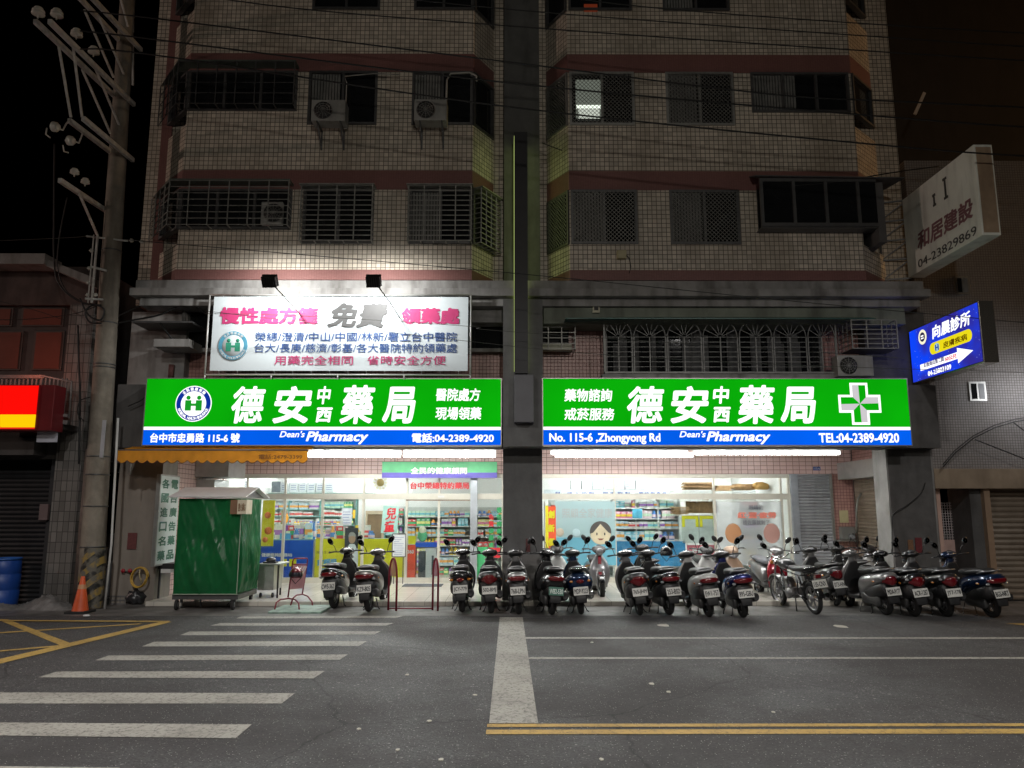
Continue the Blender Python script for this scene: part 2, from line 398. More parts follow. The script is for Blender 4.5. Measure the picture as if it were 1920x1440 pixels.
ground_quad('centre_line', [(913, 1363), (914, 1357), (2150, 1356), (2150, 1361)], YEL)
ground_quad('box_junction_line', [(-20, 1249), (-20, 1240), (308, 1164), (322, 1166)], YEL, .008)
ground_quad('box_junction_line', [(118, 1212), (-6, 1161), (14, 1161), (138, 1208)], YEL)
ground_quad('box_junction_line', [(-30, 1164), (-30, 1162), (318, 1164), (316, 1166.5)], YEL, .012)
ground_quad('box_junction_line', [(-20, 1188.5), (-20, 1186.5), (268, 1168.5), (262, 1170.5)], YEL, .006)
ground_quad('box_junction_line', [(-20, 1223.5), (-20, 1221), (118, 1209), (110, 1212)], YEL, .006)
ground_quad('box_junction_line', [(1885, 1169), (1920, 1172), (2000, 1172), (2000, 1168)][::-1], YEL)
# patches of newer asphalt and a manhole
def patch(pts, c): ground_quad('asphalt_patch', pts, mat('patch_%d' % int(c * 1000), (c, c * .97, c * .95), .8, 0, .3, 30, .5), .002)
patch([(886, 1166), (884, 1160), (1055, 1158), (1056, 1165)], .05)
patch([(520, 1170.5), (530, 1162), (660, 1162), (650, 1170.5)], .09)
# fallen leaves / litter on the road (flat scraps)
lt = mat('leaf_litter', (.5, .48, .42), .8)
for (x, y, r) in [(1575, 1175, 16), (1245, 1173, 13), (1110, 1205, 4), (805, 1353, 5), (746, 1407, 5), (1222, 1283, 7), (1254, 1298, 5), (890, 1304, 5), (673, 1368, 5), (1450, 1336, 5), (763, 1266, 5), (1128, 1425, 5), (827, 1426, 6)]:
    c = G(x, y, 0); rr = r * c.y / FPX; k = 7
    MB().prism([(c.x + rr * math.cos(6.283 * i / k) * random.uniform(.6, 1), c.y + rr * random.uniform(.8, 1.5) * math.sin(6.283 * i / k)) for i in range(k)], .002, .009).build('litter_scrap', lt)['kind'] = 'stuff'
# ================================================================ THE APARTMENT BUILDING
T_BEIGE = tile('tile_beige', (.55, .49, .405), (.10, .085, .07), var=.2, dirt=.55)
T_PINK = tile('tile_pink', (.46, .25, .22), (.17, .09, .08), .075, .075, .005)
T_BAND = tile('tile_band', (.20, .09, .08), (.14, .06, .055), .05, .024, .002, .5, .08, .3)
T_LINTEL = tile('tile_lintel', (.62, .44, .41), (.22, .12, .11), .16, .10, .006, .3, .06, .1)
CONC = mat('grey_concrete', (.25, .245, .235), .8, 0, .25, 1.8, .3, dirt=.75)
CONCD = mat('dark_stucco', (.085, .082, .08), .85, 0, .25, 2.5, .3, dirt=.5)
PILLAR = mat('pillar_stone', (.10, .10, .10), .6, 0, .2, 3, .2, dirt=.3)
WPAINT = mat('white_plaster', (.7, .69, .66), .7, 0, .08, 2, .1, dirt=.25)
ALU = mat('aluminium', (.42, .42, .40), .4, .8, .15, 8)
ALUD = mat('dark_aluminium', (.11, .11, .11), .45, .6, .2, 8)
STEEL = mat('painted_grille_steel', (.26, .26, .24), .5, .5, .25, 10)
GD = mat('dark_window_glass', (.012, .013, .014), .06, 0, .2, 3)
CURT = mat('curtain_cloth', (.16, .16, .15), .9, 0, .3, 5)
SHUT = mat('shutter_slat', (.33, .34, .36), .45, .3, .12, 4, dirt=.3)
SHUTB = mat('shutter_slat_brown', (.27, .22, .17), .5, .3, .15, 4, dirt=.4)
SSTEEL = mat('stainless_fascia', (.42, .33, .24), .35, .45, .2, 1.5, dirt=.3)
Yw, Yb = 15.7, 15.0
bld = empty('apartment_building', (0, 15.7, 0), 'tall tiled apartment block with pink bands and two window bays above the pharmacy arcade', 'building')
XLc = W(258, 525, Yw).x; XRc = W(1690, 360, Yw).x; ZT = 16.0
# rear wall plane of the upper floors and the body behind it
MB().box(XLc, XRc, Yw, 27, 6.05, ZT).build('wall', T_BEIGE, bld)
MB().box(XLc - .02, XRc + .02, Yw + .5, 27.1, ZT, ZT + .15).build('roof', CONC, bld)
# central pilaster
xp0 = W(945, 300, 15.45).x; xp1 = W(1012, 300, 15.45).x
MB().box(xp0, xp1, 15.45, Yw - .003, 6.4, ZT).build('pilaster', mat('pilaster_stucco', (.10, .10, .095), .85, 0, .25, 2, .3, dirt=.5), bld)
# dark raised strip painting the shade of a recess in the left tile column
MB().box(XLc + .28, XLc + .5, Yw - .05, Yw - .003, 6.4, ZT).build('recess_shade_strip', T_BAND, bld)
ROWS = [(7.15, 8.31), (9.73, 10.93), (12.36, 13.55), (14.97, 15.9)]
def bay(x0, x1, x2, x3, wins):
    """footprint x0..x3 at the wall, x1..x2 at the front; wins[row] = list of (xa, xb, zbottom)"""
    fp = [(x0, Yw - .003), (x1, Yb), (x2, Yb), (x3, Yw - .003)]
    t = MB(); b = MB()
    b.prism(fp, 6.40, 6.61)
    zs = 6.61
    for r, (z0, z1) in enumerate(ROWS):
        t.prism(fp, zs, z0)
        b.prism(fp, z1, z1 + .42); zs = z1 + .42
        spans = sorted(wins[r])
        edges = [x1] + [v for s in spans for v in (s[0], s[1])] + [x2]
        for i in range(0, len(edges), 2):
            if edges[i + 1] - edges[i] > .03: t.box(edges[i], edges[i + 1], Yb, Yb + .25, z0, z1)
        for (xa, xb, zb) in spans:
            if zb > z0: t.box(xa, xb, Yb + .002, Yb + .25, z0, zb)
    t.build('bay_wall', T_BEIGE, bld); b.build('pink_band', T_BAND, bld)
    for (z0, z1) in ROWS:           # room behind the windows
        MB().box(x1 - .0, x2 + .0, Yb + .30, Yw - .01, z0 + .002, z1 - .002).build('dark_room', mat('dark_room', (.02, .02, .02), .9), bld)
def mesh_lattice(mb, P, U, V, w, h, step, r):
    """diamond lattice of thin bars in the plane P + uU + vV"""
    P = Vector(P); U = Vector(U); V = Vector(V); k = -h
    while k < w:
        a0, b0 = max(k, 0), min(k + h, w)
        mb.bar(P + U * a0 + V * (a0 - k), P + U * b0 + V * (b0 - k), r, r, up=U.cross(V))
        a1, b1 = a0, b0
        mb.bar(P + U * a1 + V * (h - (a1 - k)), P + U * b1 + V * (h - (b1 - k)), r, r, up=U.cross(V))
        k += step
def window(P, U, w, z0, z1, n=2, style='plain', lit=None, curtain=False, fr=ALUD, proud=.02, seed=1):
    """a window standing in the plane through P (x,y) along unit U; outward normal = U x Z turned to -Y side"""
    P = Vector((P[0], P[1], 0)); U = Vector((U[0], U[1], 0)).normalized(); N = Vector((U.y, -U.x, 0)); Z = Vector((0, 0, 1))
    h = z1 - z0; f = .05
    def slab(mb, u0, u1, v0, v1, d0, d1):
        vs = [P + U * u + N * d + Z * v for v in (v0, v1) for d in (d0, d1) for u in (u0, u1)]
        mb.add(vs, [(0, 2, 3, 1), (4, 5, 7, 6), (0, 1, 5, 4), (2, 6, 7, 3), (0, 4, 6, 2), (1, 3, 7, 5)])
    win = slab_o = MB()
    slab(win, 0, w, z0, z0 + f, -.06, proud + .02); slab(win, 0, w, z1 - f, z1, -.06, proud + .02)
    slab(win, 0, f, z0 + f, z1 - f, -.06, proud + .018); slab(win, w - f, w, z0 + f, z1 - f, -.06, proud + .018)
    for i in range(1, n): slab(win, w * i / n - f / 2, w * i / n + f / 2, z0 + f, z1 - f, -.05, proud + .01)
    o = win.build('window', fr, bld)
    g = MB(); slab(g, f, w - f, z0 + f, z1 - f, -.04, -.03)
    g.build('pane', GD if lit is None else lit, o)
    if curtain:
        c = MB(); r = random.Random(seed); k = 0.06
        while k < w * .45:
            slab(c, k, k + .045, z0 + f, z1 - f, -.03, -.022 + r.uniform(0, .012)); k += .06
        c.build('curtain', CURT, o)
    if style == 'lattice':
        m = MB(); mesh_lattice(m, P + N * (proud + .03) + Z * (z0 + f) + U * f, U, Z, w - 2 * f, h - 2 * f, .085, .008)
        m.build('grille', STEEL, o)
    if style == 'cage':
        m = MB(); d = .22
        for v in [z0 + i * h / 11 for i in range(12)]:
            for a, b in (((0, d), (w, d)), ((0, 0), (0, d)), ((w, 0), (w, d))):
                m.bar(P + U * a[0] + N * a[1] + Z * v, P + U * b[0] + N * b[1] + Z * v, .016)
        for i in range(5):
            m.bar(P + U * (w * i / 4) + N * d + Z * z0, P + U * (w * i / 4) + N * d + Z * z1, .022)
        for i in range(6): m.bar(P + U * (w * i / 5) + Z * z0, P + U * (w * i / 5) + N * d + Z * z0, .02)
        slab(m, -.04, w + .04, z1 + .0, z1 + .02, 0, d + .06)
        m.build('grille', STEEL, o)
    return o
def px(x, y, Y=Yb): return W(x, y, Y).x
# --- left bay
lb = [px(300, 440, Yw), px(334, 440), px(885, 440), px(925, 440, Yw)]
lw = []
for r, yy in enumerate((400, 185, 10, 0)):
    z0 = ROWS[r][0]
    a = [px(334, 440), px(545, 440)]; b = [px(567, 440), px(700, 440)]; c = [px(767, 440), px(884, 440)]
    lw.append([(a[0], a[1], z0 + .3), (b[0], b[1], z0), (c[0], c[1], z0)])
bay(*lb, lw)
for r in range(4):
    z0, z1 = ROWS[r]; A, B, C = lw[r]
    st = ['cage', 'plain', 'plain', 'plain'][r]
    window((A[0], Yb), (1, 0), A[1] - A[0], A[2], z1, 3, 'plain', seed=r)
    window((B[0], Yb), (1, 0), B[1] - B[0], z0, z1, 2, st, curtain=r == 1, seed=r + 5)
    window((C[0], Yb), (1, 0), C[1] - C[0], z0, z1, 2, st, curtain=r < 2, seed=r + 9)
    u = Vector((lb[3] - lb[2], Yw - Yb, 0)); window((lb[2], Yb), u, u.length - .04, z0, z1, 1, st if r else 'cage', seed=r)
    u = Vector((lb[1] - lb[0], Yb - Yw, 0)); window((lb[0] + .03, Yw - .05), u, u.length - .06, z0 + .3, z1, 1)
# balcony cages wrapping the left corner (rows 0 and 1)
def corner_cage(z0, z1, bars, m=STEEL):
    c = MB(); x0, x1, xe = lb[0] - .22, lb[1] - .12, lw[0][0][1]
    path = [Vector((x0, Yw - .02, 0)), Vector((x1, Yb - .28, 0)), Vector((xe, Yb - .28, 0))]
    for i in range(bars):
        z = z0 + (z1 - z0) * i / (bars - 1)
        for a, b in zip(path, path[1:]): c.bar(a + Vector((0, 0, z)), b + Vector((0, 0, z)), .014)
        c.bar((xe, Yb - .28, z), (xe, Yb, z), .014)
    for i in range(7):
        x = x1 + (xe - x1) * i / 6; c.bar((x, Yb - .28, z0), (x, Yb - .28, z1), .02); c.bar((x, Yb - .28, z0), (x, Yb, z0), .02)
    for i in range(4):
        p = path[0].lerp(path[1], i / 4); c.bar((p.x, p.y, z0), (p.x, p.y, z1), .02)
    o = c.build('balcony_cage', m, bld)
    MB().prism([(x0, Yw - .02), (x1, Yb - .3), (xe + .02, Yb - .3), (xe + .02, Yb - .01), (x1 + .3, Yb - .01), (x0 + .3, Yw - .02)], z1 + .01, z1 + .03).build('cage_roof', mat('cage_roof_sheet', (.10, .13, .11), .5, .3), o)
    return o
corner_cage(7.45, 8.38, 8); corner_cage(10.05, 10.98, 5, ALUD)
# --- right bay
rb = [px(1026, 440, Yw), px(1068, 440), px(1618, 440), px(1655, 440, Yw)]
rw = []
for r in range(4):
    z0 = ROWS[r][0]
    rw.append([(px(1071, 440), px(1196, 440), z0), (px(1257, 440), px(1388, 440), z0), (px(1422, 440), px(1612, 440), z0 + .3)])
bay(*rb, rw)
LITW = emit('lit_room', (.36, .40, .33), .35, False)
for r in range(4):
    z0, z1 = ROWS[r]; A, B, C = rw[r]
    st = 'lattice' if r < 2 else 'plain'; fr = ALU if r == 1 else ALUD
    window((A[0], Yb), (1, 0), A[1] - A[0], z0, z1, 2, st, fr=fr, curtain=r == 0, seed=r + 20)
    window((B[0], Yb), (1, 0), B[1] - B[0], z0, z1, 2, st, fr=fr, curtain=True, seed=r + 30)
    window((C[0], Yb), (1, 0), C[1] - C[0], C[2], z1, 3, 'plain', curtain=r == 1, seed=r + 40)
    u = Vector((rb[1] - rb[0], Yb - Yw, 0)); window((rb[0] + .02, Yw - .03), u, u.length - .04, z0, z1, 1, st, fr=fr)
    u = Vector((rb[3] - rb[2], Yw - Yb, 0)); window((rb[2], Yb), u, u.length - .04, z0 + .3, z1, 1)
# the lit room on the third floor: pane, a fluorescent tube behind it
a = W(1080, 222, Yb - .005); b = W(1126, 150, Yb - .005)
lo = MB().box(a.x, b.x, Yb - .012, Yb - .004, a.z, b.z).build('lit_pane', LITW, bld)
a = W(1081, 203, Yb - .02); b = W(1126, 197, Yb - .02)
MB().box(a.x, b.x, Yb - .02, Yb - .014, a.z, b.z).build('room_tube', emit('tube_reflected', (.9, 1, .85), 1.4, False), lo)
a = W(1085, 222, Yb - .02); b = W(1124, 203, Yb - .02)
MB().box(a.x, b.x, Yb - .018, Yb - .013, a.z, b.z).build('bright_wall', emit('lit_wall', (.7, .75, .65), .8, False), lo)
# tiny orange glow, an emissive patch on the front of the top window
a = W(1095, 22, Yb - .005); b = W(1120, 8, Yb - .005)
MB().box(a.x, b.x, Yb - .012, Yb - .004, a.z, b.z).build('lit_pane', emit('orange_glow_spot', (.5, .08, .03), .18, False), bld)
# protruding dark window box with a sheet roof on row 0, right
x0, x1 = C[0] - .03, rb[2] - .22
ob = MB()
for z in (7.42, 8.36): ob.box(x0, x1 + .4, Yb - .34, Yb - .27, z, z + .07)
for i in range(4): x = x0 + (x1 - x0) * i / 3; ob.box(x, x + .06, Yb - .335, Yb - .275, 7.49, 8.36)
ob.box(x0, x1 + .4, Yb - .30, Yb - .01, 7.40, 7.418)
obx = ob.build('window_box', ALUD, bld)
MB().box(x0 + .06, x1 + .4, Yb - .30, Yb - .29, 7.49, 8.36).build('pane', GD, obx)
MB().add([(x0 - .1, Yb - .42, 8.44), (x1 + .95, Yb - .42, 8.40), (x1 + .95, Yw, 8.55), (x0 - .1, Yb, 8.6),
          (x0 - .1, Yb - .42, 8.46), (x1 + .95, Yb - .42, 8.42), (x1 + .95, Yw, 8.57), (x0 - .1, Yb, 8.62)],
         [(0, 1, 2, 3), (4, 5, 6, 7), (0, 1, 5, 4), (1, 2, 6, 5), (2, 3, 7, 6), (3, 0, 4, 7)]).build('sheet_roof', CONCD, obx)
MB().box(x1 + .4, x1 + .55, Yb - .3, Yw - .01, 7.1, 8.36).build('end_panel', CONCD, obx)

# --- cornice above the shops
cz = MB()
cxl = W(240, 540, 14.9).x; cxr = W(1748, 540, 14.9).x
cz.box(cxl + .08, cxr - .1, 15.03, Yw, 6.22, 6.398)
cz.box(cxl, cxr, 14.96, Yw, 6.06, 6.217)
cz.box(cxl + .12, cxr - .12, 15.16, Yw, 5.90, 6.057)
cz.build('cornice', CONC, bld, bevel=.012)
# --- mezzanine wall
MB().box(XLc - .0, XRc, 15.92, 26.9, 4.35, 5.898).build('mezzanine_wall', T_PINK, bld)
MB().box(XLc - .03, W(350, 640, 15.7).x, 15.66, 15.918, 4.3, 5.897).build('mezzanine_pier', CONC, bld)
MB().box(W(352, 640, 15.8).x, W(945, 640, 15.8).x, 15.80, 15.918, 5.15, 5.88).build('dark_strip_window', GD, bld)
MB().box(W(352, 640, 15.8).x, W(945, 640, 15.8).x, 15.72, 15.917, 5.07, 5.147).build('sill', CONC, bld)
MB().box(W(880, 590, 15.6).x, W(960, 590, 15.6).x, 15.4, 15.915, 5.62, 5.89).build('beam', CONC, bld)
MB().box(W(1018, 590, 15.6).x, W(1680, 590, 15.6).x, 15.25, 15.915, 5.56, 5.893).build('beam', mat('green_grey_fascia', (.17, .19, .15), .7, 0, .2, 2, dirt=.6), bld)
MB().box(XR0 - .3, XR1 + .02, 15.6, 15.9, 4.3, 5.897).build('mezzanine_pier', CONCD, bld)
# --- arcade: beam, pillars, ceiling, side walls
MB().box(XL0, XR1, 15.36, 15.9, 3.05, 4.32).build('front_beam', CONCD, bld)
MB().box(XL0, XL1, Yw, 16.4, 0, 3.048).build('pillar', mat('left_pillar_tile', (.20, .18, .155), .5, 0, .12, 2, .1, dirt=.4), bld)
cp = MB(); cp.box(XC0, XC1, 15.62, 16.4, 0, 3.049); cp.box(XC0 + .0, XC1 - .0, 15.0, 15.36, 3.05, 6.0); cp.build('pillar', PILLAR, bld)
MB().box(XC0 - .015, XC1 + .015, 15.6, 16.42, 0.0, .95).build('pillar_base', mat('pillar_base_stone', (.13, .125, .12), .5, 0, .2, 4, dirt=.3), bld)
MB().box(XR0, XR1, Yw, 16.25, 0, 3.047).build('pillar', CONC, bld)
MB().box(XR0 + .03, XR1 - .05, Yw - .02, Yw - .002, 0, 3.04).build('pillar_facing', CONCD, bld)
MB().box(XL0, XR1, 15.9, 19.0, 3.3, 3.4).build('ceiling', WPAINT, bld)
MB().box(XL0, XR1, 15.9, 26.5, 4.1, 4.34).build('floor_slab', CONCD, bld)
MB().box(XL0, XL1, 16.41, 19.05, 0, 3.298).build('side_wall', T_LINTEL, bld)
MB().box(XWR, XWR + .3, 16.26, 19.05, 0, 3.298).build('side_wall', T_PINK, bld)
MB().box(XR0 + .1, XWR + .3, 16.255, 16.5, 0, 3.297).build('side_return', CONC, bld)
# back wall of the arcade: tiled lintel, end strips
YS = 19.1
xs0 = W(398, 1000, YS).x; xs1 = W(1563, 1000, YS).x
MB().box(XL1, XWR, YS, YS + .2, 2.70, 3.298).build('lintel', T_LINTEL, bld)
MB().box(XL1, xs0, YS, YS + .2, ZF, 2.698).build('tiled_strip', T_LINTEL, bld)
MB().box(xs1, XWR, YS, YS + .2, ZF, 2.698).build('tiled_strip', T_PINK, bld)
xm0, xm1 = XC0, XC1
# --- roller shutter (grey) closed at the right end of the shopfront
def shutter(x0, x1, z0, z1, Y, m, name='roller_shutter', parent=bld, pitch=.075, depth=.028):
    mb = MB(); k = z0; vs = []; fs = []
    while k < z1 - 1e-6:
        t = min(k + pitch, z1)
        for (z, d) in ((k, 0), (k + pitch * .18, -depth * .6), (k + pitch * .5, -depth), (k + pitch * .85, -depth * .5), (t, 0)): vs.append((z, d))
        k = t
    v = [(x, Y + d, z) for z, d in vs for x in (x0, x1)]
    mb.add(v, [(2 * i, 2 * i + 1, 2 * i + 3, 2 * i + 2) for i in range(len(vs) - 1)], 0, False)
    return mb.build(name, m, parent)
xg0 = W(1487, 1000, YS).x; xg1 = W(1500, 1000, YS).x
shutter(xg1, xs1, ZF, 2.69, YS + .02, SHUT)
MB().box(xg0, xg1, YS - .05, YS + .1, ZF, 2.697).build('shutter_rail', mat('rail_grey', (.36, .39, .43), .4, .5), bld)
MB().box(xs1 - .03, xs1 + .03, YS - .05, YS - .002, ZF, 2.697).build('shutter_rail', ALU, bld)
# side shutter on the right wall of the arcade
sv = MB(); k = ZF; vs = []
while k < 2.6:
    vs += [(k, 0), (k + .02, -.02), (k + .05, -.028), (k + .075, -.01)]; k += .08
sv.add([(XWR - .01 + d, y, z) for z, d in vs for y in (17.2, 18.98)], [(2 * i, 2 * i + 1, 2 * i + 3, 2 * i + 2) for i in range(len(vs) - 1)])
sv.build('side_shutter', SHUTB, bld)
MB().box(XWR - .45, XWR - .002, 16.6, 18.9, 2.55, 2.95).build('shutter_housing', mat('housing_steel', (.40, .40, .38), .35, .6, .15, 3), bld)
# ================================================================ SHOPFRONT GLAZING AND INTERIOR
FRW = mat('shop_frame', (.62, .60, .52), .4, .3, .06, 5)
GLS = glass('shop_glass', (.93, .97, .96), .06)
def glazing(name, x0, x1, ups, label, door=None, base=True):
    t = empty(name, ((x0 + x1) / 2, YS, ZF), label, 'shopfront')
    y0, y1 = YS + .04, YS + .12
    f = MB(); f.box(x0, x1, y0, y1, 2.60, 2.697); f.box(x0, x1, y0 - .02, y1 + .02, 2.08, 2.22)
    f.box(x0, x1, y0, y1, ZF, ZF + .12)
    for u in ups: f.box(u - .03, u + .03, y0 + .005, y1 - .005, ZF + .12, 2.08); f.box(u - .025, u + .025, y0 + .01, y1 - .01, 2.22, 2.60)
    for u in (x0 + .03, x1 - .03): f.box(u - .03, u + .03, y0 + .004, y1 - .004, ZF + .12, 2.6)
    f.build('frame', FRW, t)
    e = [x0 + .06] + [v for u in ups for v in (u - .03, u + .03)] + [x1 - .06]
    for i in range(0, len(e), 2):
        MB().box(e[i], e[i + 1], YS + .075, YS + .082, 2.22, 2.60).build('transom_pane', GLS, t)
        MB().box(e[i], e[i + 1], YS + .075, YS + .082, ZF + .12, 2.08).build('pane', GLS, t)
    return t
def sx(p, Y=YS): return W(p, 1000, Y).x
xsr = sx(1487)
glf = glazing('shopfront', xs0, sx(945), [sx(458), sx(530), sx(602), sx(679), sx(761), sx(822), sx(884)],
              'left shopfront of framed glass with the sliding door, behind the parked cart', None)
grf = glazing('shopfront', sx(1010), xsr, [sx(1154), sx(1343), sx(1470)], 'right shopfront of framed glass next to the closed grey shutter')
MB().box(sx(882), sx(895), YS - .14, YS - .02, ZF, 2.9).build('shutter_guide', mat('guide_grey', (.42, .45, .48), .4, .5), glf)
MB().box(sx(820), sx(832), YS + .0, YS + .035, 2.12, 2.17).build('door_sensor', mat('white_plastic', (.7, .7, .68), .4), glf)
MB().box(sx(760), sx(884), YS + .0, YS + .038, 2.045, 2.075).build('door_head', mat('brown_anodised', (.25, .2, .14), .4, .5), glf)
# room shell
IW = mat('shop_wall', (.82, .82, .80), .7, 0, .04, 2)
YB_ = 24.2
MB().box(XL1, XWR, YB_, YB_ + .1, ZF, 3.02).build('shop_back_wall', IW, bld)
MB().box(XL1 - .12, XL1 - .0, 19.3, YB_, ZF, 3.02).build('shop_side_wall', IW, bld)
MB().box(XWR, XWR + .1, 19.3, YB_, ZF, 3.02).build('shop_side_wall', IW, bld)
MB().box(XL1, XWR, 19.3, YB_, 3.025, 3.1).build('shop_ceiling', IW, bld)
MB().box(xsr + .02, xsr + .12, 19.35, YB_ - .005, ZF, 3.02).build('partition', IW, bld)
TUBE = emit('fluorescent_tube', (1.0, 1.0, .97), 44.0)
TUBEI = emit('shop_tube', (1.0, 1.0, .98), 175.0)
FIX = mat('lamp_fixture_white', (.75, .75, .74), .4)
TI = ['leftmost', 'second', 'third', 'fourth', 'fifth', 'sixth', 'rightmost']
def tube_lamp(x0, x1, Y, z, label, group, m=TUBE, n=1, r=.019):
    t = empty('tube_light', ((x0 + x1) / 2, Y, z), label, 'light', group)
    MB().box(x0, x1, Y - .045, Y + .045, z + .06, z + .11).build('housing', FIX, t)
    c = MB()
    for i in range(n): c.tube([(x0 + .04, Y + (i - (n - 1) / 2) * .12, z + .03), (x1 - .04, Y + (i - (n - 1) / 2) * .12, z + .03)], r, 10)
    c.build('tube', m, t)
    e = MB(); e.box(x0, x0 + .035, Y - .045, Y + .045, z, z + .06); e.box(x1 - .035, x1, Y - .045, Y + .045, z, z + .06)
    e.build('end_cap', FIX, t)
gi = 'fluorescent tubes on the shop ceiling'
for k, (a, b) in enumerate([(460, 520), (532, 600), (610, 690), (700, 760), (1040, 1150), (1180, 1290), (1330, 1400)]):  # the fifth pair is added to brighten the cartons and header boards
    for Y in (20.3, 22.6):
        tube_lamp(W(a, 900, Y).x, W(b, 900, Y).x, Y, 2.88, TI[k] + (' front' if Y < 21 else ' rear') + ' fluorescent tube on the pharmacy ceiling seen through the glass', gi, TUBEI)
ga = 'fluorescent tubes hung under the arcade ceiling'
def arc(p0, p1, Y, z, s): tube_lamp(W(p0, 857, Y).x, W(p1, 857, Y).x, Y, z, s, ga, TUBE, 2, .024)
arc(577, 752, 16.6, 3.0, 'front left tube light under the left green sign, over the orange awning end')
arc(756, 930, 16.6, 3.0, 'front right tube light under the left green sign, beside the central pillar')
arc(577, 752, 17.2, 2.98, 'rear left tube light over the left shopfront')
arc(756, 930, 17.2, 2.98, 'rear right tube light over the left shopfront, above the small green sign')
arc(1032, 1290, 16.6, 3.0, 'front left tube light under the right green sign')
arc(1300, 1575, 16.6, 3.0, 'front right tube light under the right green sign')
arc(1040, 1300, 17.2, 2.98, 'rear tube light over the right shopfront, nearer the pillar')

# ---- shelves and goods
rg = random.Random(11)
PCOL = [(.75, .74, .7), (.75, .74, .72), (.1, .25, .6), (.65, .08, .08), (.08, .42, .18), (.8, .55, .05), (.75, .25, .4), (.2, .55, .65), (.35, .15, .5), (.85, .8, .3), (.5, .7, .8), (.85, .4, .1), (.6, .8, .6), (.8, .6, .65)]
protos = []
for i, c in enumerate(PCOL):
    c2 = PCOL[(i * 5 + 3) % len(PCOL)]
    if i % 3 != 2:
        m = MB(); m.box(-.5, .5, -.5, .5, 0, 1, 0); m.box(-.502, .502, -.503, .503, .28, .62, 1); m.box(-.3, .3, -.506, -.504, .72, .88, 2)
    else:
        m = MB(); m.lathe((0, 0, 0), (0, 0, 1), [(0, .42), (.02, .5), (.62, .5), (.74, .28), (.76, .3), (.98, .3), (1, .2)], 10, 0)
        m.lathe((0, 0, 0), (0, 0, 1), [(.15, .505), (.5, .505)], 10, 1)
    me = m.mesh(); box_uv(me)
    for col in (c, c2, (.7, .7, .7)): me.materials.append(mat('pack_%d_%d_%d' % tuple(int(q * 100) for q in col), col, .45, 0, .03, 2))
    protos.append(me)
NIND = [0]; STUFF = {}
CN = ['white', 'ivory', 'blue', 'red', 'green', 'orange', 'pink', 'teal', 'violet', 'yellow', 'pale blue', 'amber', 'pale green', 'rose']
def product_label(k, f, row, where, cnt):
    pos = ['at the left end', 'left of the middle', 'in the middle', 'right of the middle', 'at the right end'][min(4, int(f * 5))]
    kind = '%s %s' % (CN[k], 'pack' if k % 3 != 2 else 'bottle')
    i = cnt[(kind, pos)] = cnt.get((kind, pos), 0) + 1
    o = ['', 'second ', 'third ', 'fourth ', 'fifth ', 'sixth ', 'seventh ', 'eighth '][min(i - 1, 7)]
    sh = where.replace('on the ', '').replace('in the ', '')
    return '%s%s %s, %s row of %s' % (o, kind, pos, ['top', 'second', 'third', 'fourth', 'fifth', 'sixth', 'seventh'][row], sh)
def goods(x0, x1, Y, z, hmax, where, pal=None, wr=(.07, .15), row=0):
    x = x0 + .01; X0, X1 = x0, x1; cnt = {}
    while x < x1 - wr[0]:
        w = rg.uniform(*wr)
        if x + w > x1: break
        if rg.random() < .06: x += w * .5; continue
        k = rg.choice(pal) if pal else rg.randrange(len(protos)); rep = rg.choice((1, 2, 2, 3, 3))
        h = hmax * rg.uniform(.74, .97); d = .12
        for _ in range(rep):
            if x + w > x1: break
            if NIND[0] < 285:
                o = bpy.data.objects.new('boxed_product' if k % 3 != 2 else 'bottle', protos[k]); COL.objects.link(o)
                o.location = (x + w / 2, Y, z); o.scale = (w * .92, d, h)
                tag(o, product_label(k, (x - X0) / (X1 - X0), row, where, cnt), 'product' if k % 3 != 2 else 'bottle', 'goods on the ' + where)
                NIND[0] += 1
            else:
                me = protos[k]
                b = STUFF.setdefault(where, [])
                b.append((me, Matrix.Translation((x + w / 2, Y, z)) @ Matrix.Diagonal((w * .92, d, h, 1))))
            x += w + .004
SHM = mat('shelf_teal', (.18, .38, .36), .4, .2); SHW = mat('shelf_white', (.7, .7, .68), .4)
def shelf(x0, x1, Y, zs, label, where, m=SHW, div=1.0, back=True, pal=None, wr=(.07, .15), h=None):
    t = empty('display_shelf', ((x0 + x1) / 2, Y, ZF), label, 'shelf')
    b = MB()
    for z in zs: b.box(x0, x1, Y - .14, Y + .14, z - .025, z)
    b.build('shelf_board', m, t)
    n = max(1, round((x1 - x0) / div)); u = MB()
    for i in range(n + 1): x = x0 + (x1 - x0) * i / n; u.box(x - .015, x + .015, Y - .135, Y + .135, ZF, zs[-1] + (.02 if h is None else h))
    u.build('upright', m, t)
    if back: MB().box(x0, x1, Y + .145, Y + .165, ZF, zs[-1] + .25).build('back_panel', mat('shelf_back', (.6, .62, .6), .6), t)
    for ri, (z0, z1) in reversed(list(enumerate(zip(zs, zs[1:] + [zs[-1] + (.3 if h is None else h)])))):
        goods(x0 + .03, x1 - .03, Y - .05, z0 + .001, z1 - z0 - .05, where, pal, wr, len(zs) - 1 - ri)
    return t
def zat(py, Y): return W(960, py, Y).z
# door aisle shelf: most colourful, nearest
Y1 = 21.6
shelf(W(762, 1000, Y1).x, W(884, 1000, Y1).x, Y1, [zat(y, Y1) for y in (1078, 1058, 1040, 1022, 1004, 986, 968)], 'tall shelf crowded with colourful packs straight behind the sliding door', 'door shelf', div=.95, h=.22)
shelf(W(893, 1000, Y1).x, W(943, 1000, Y1).x, Y1, [zat(y, Y1) for y in (1078, 1040, 1006, 986, 968)], 'narrow shelf of packs between the door post and the central pillar', 'pillar shelf', div=1.2, h=.22)
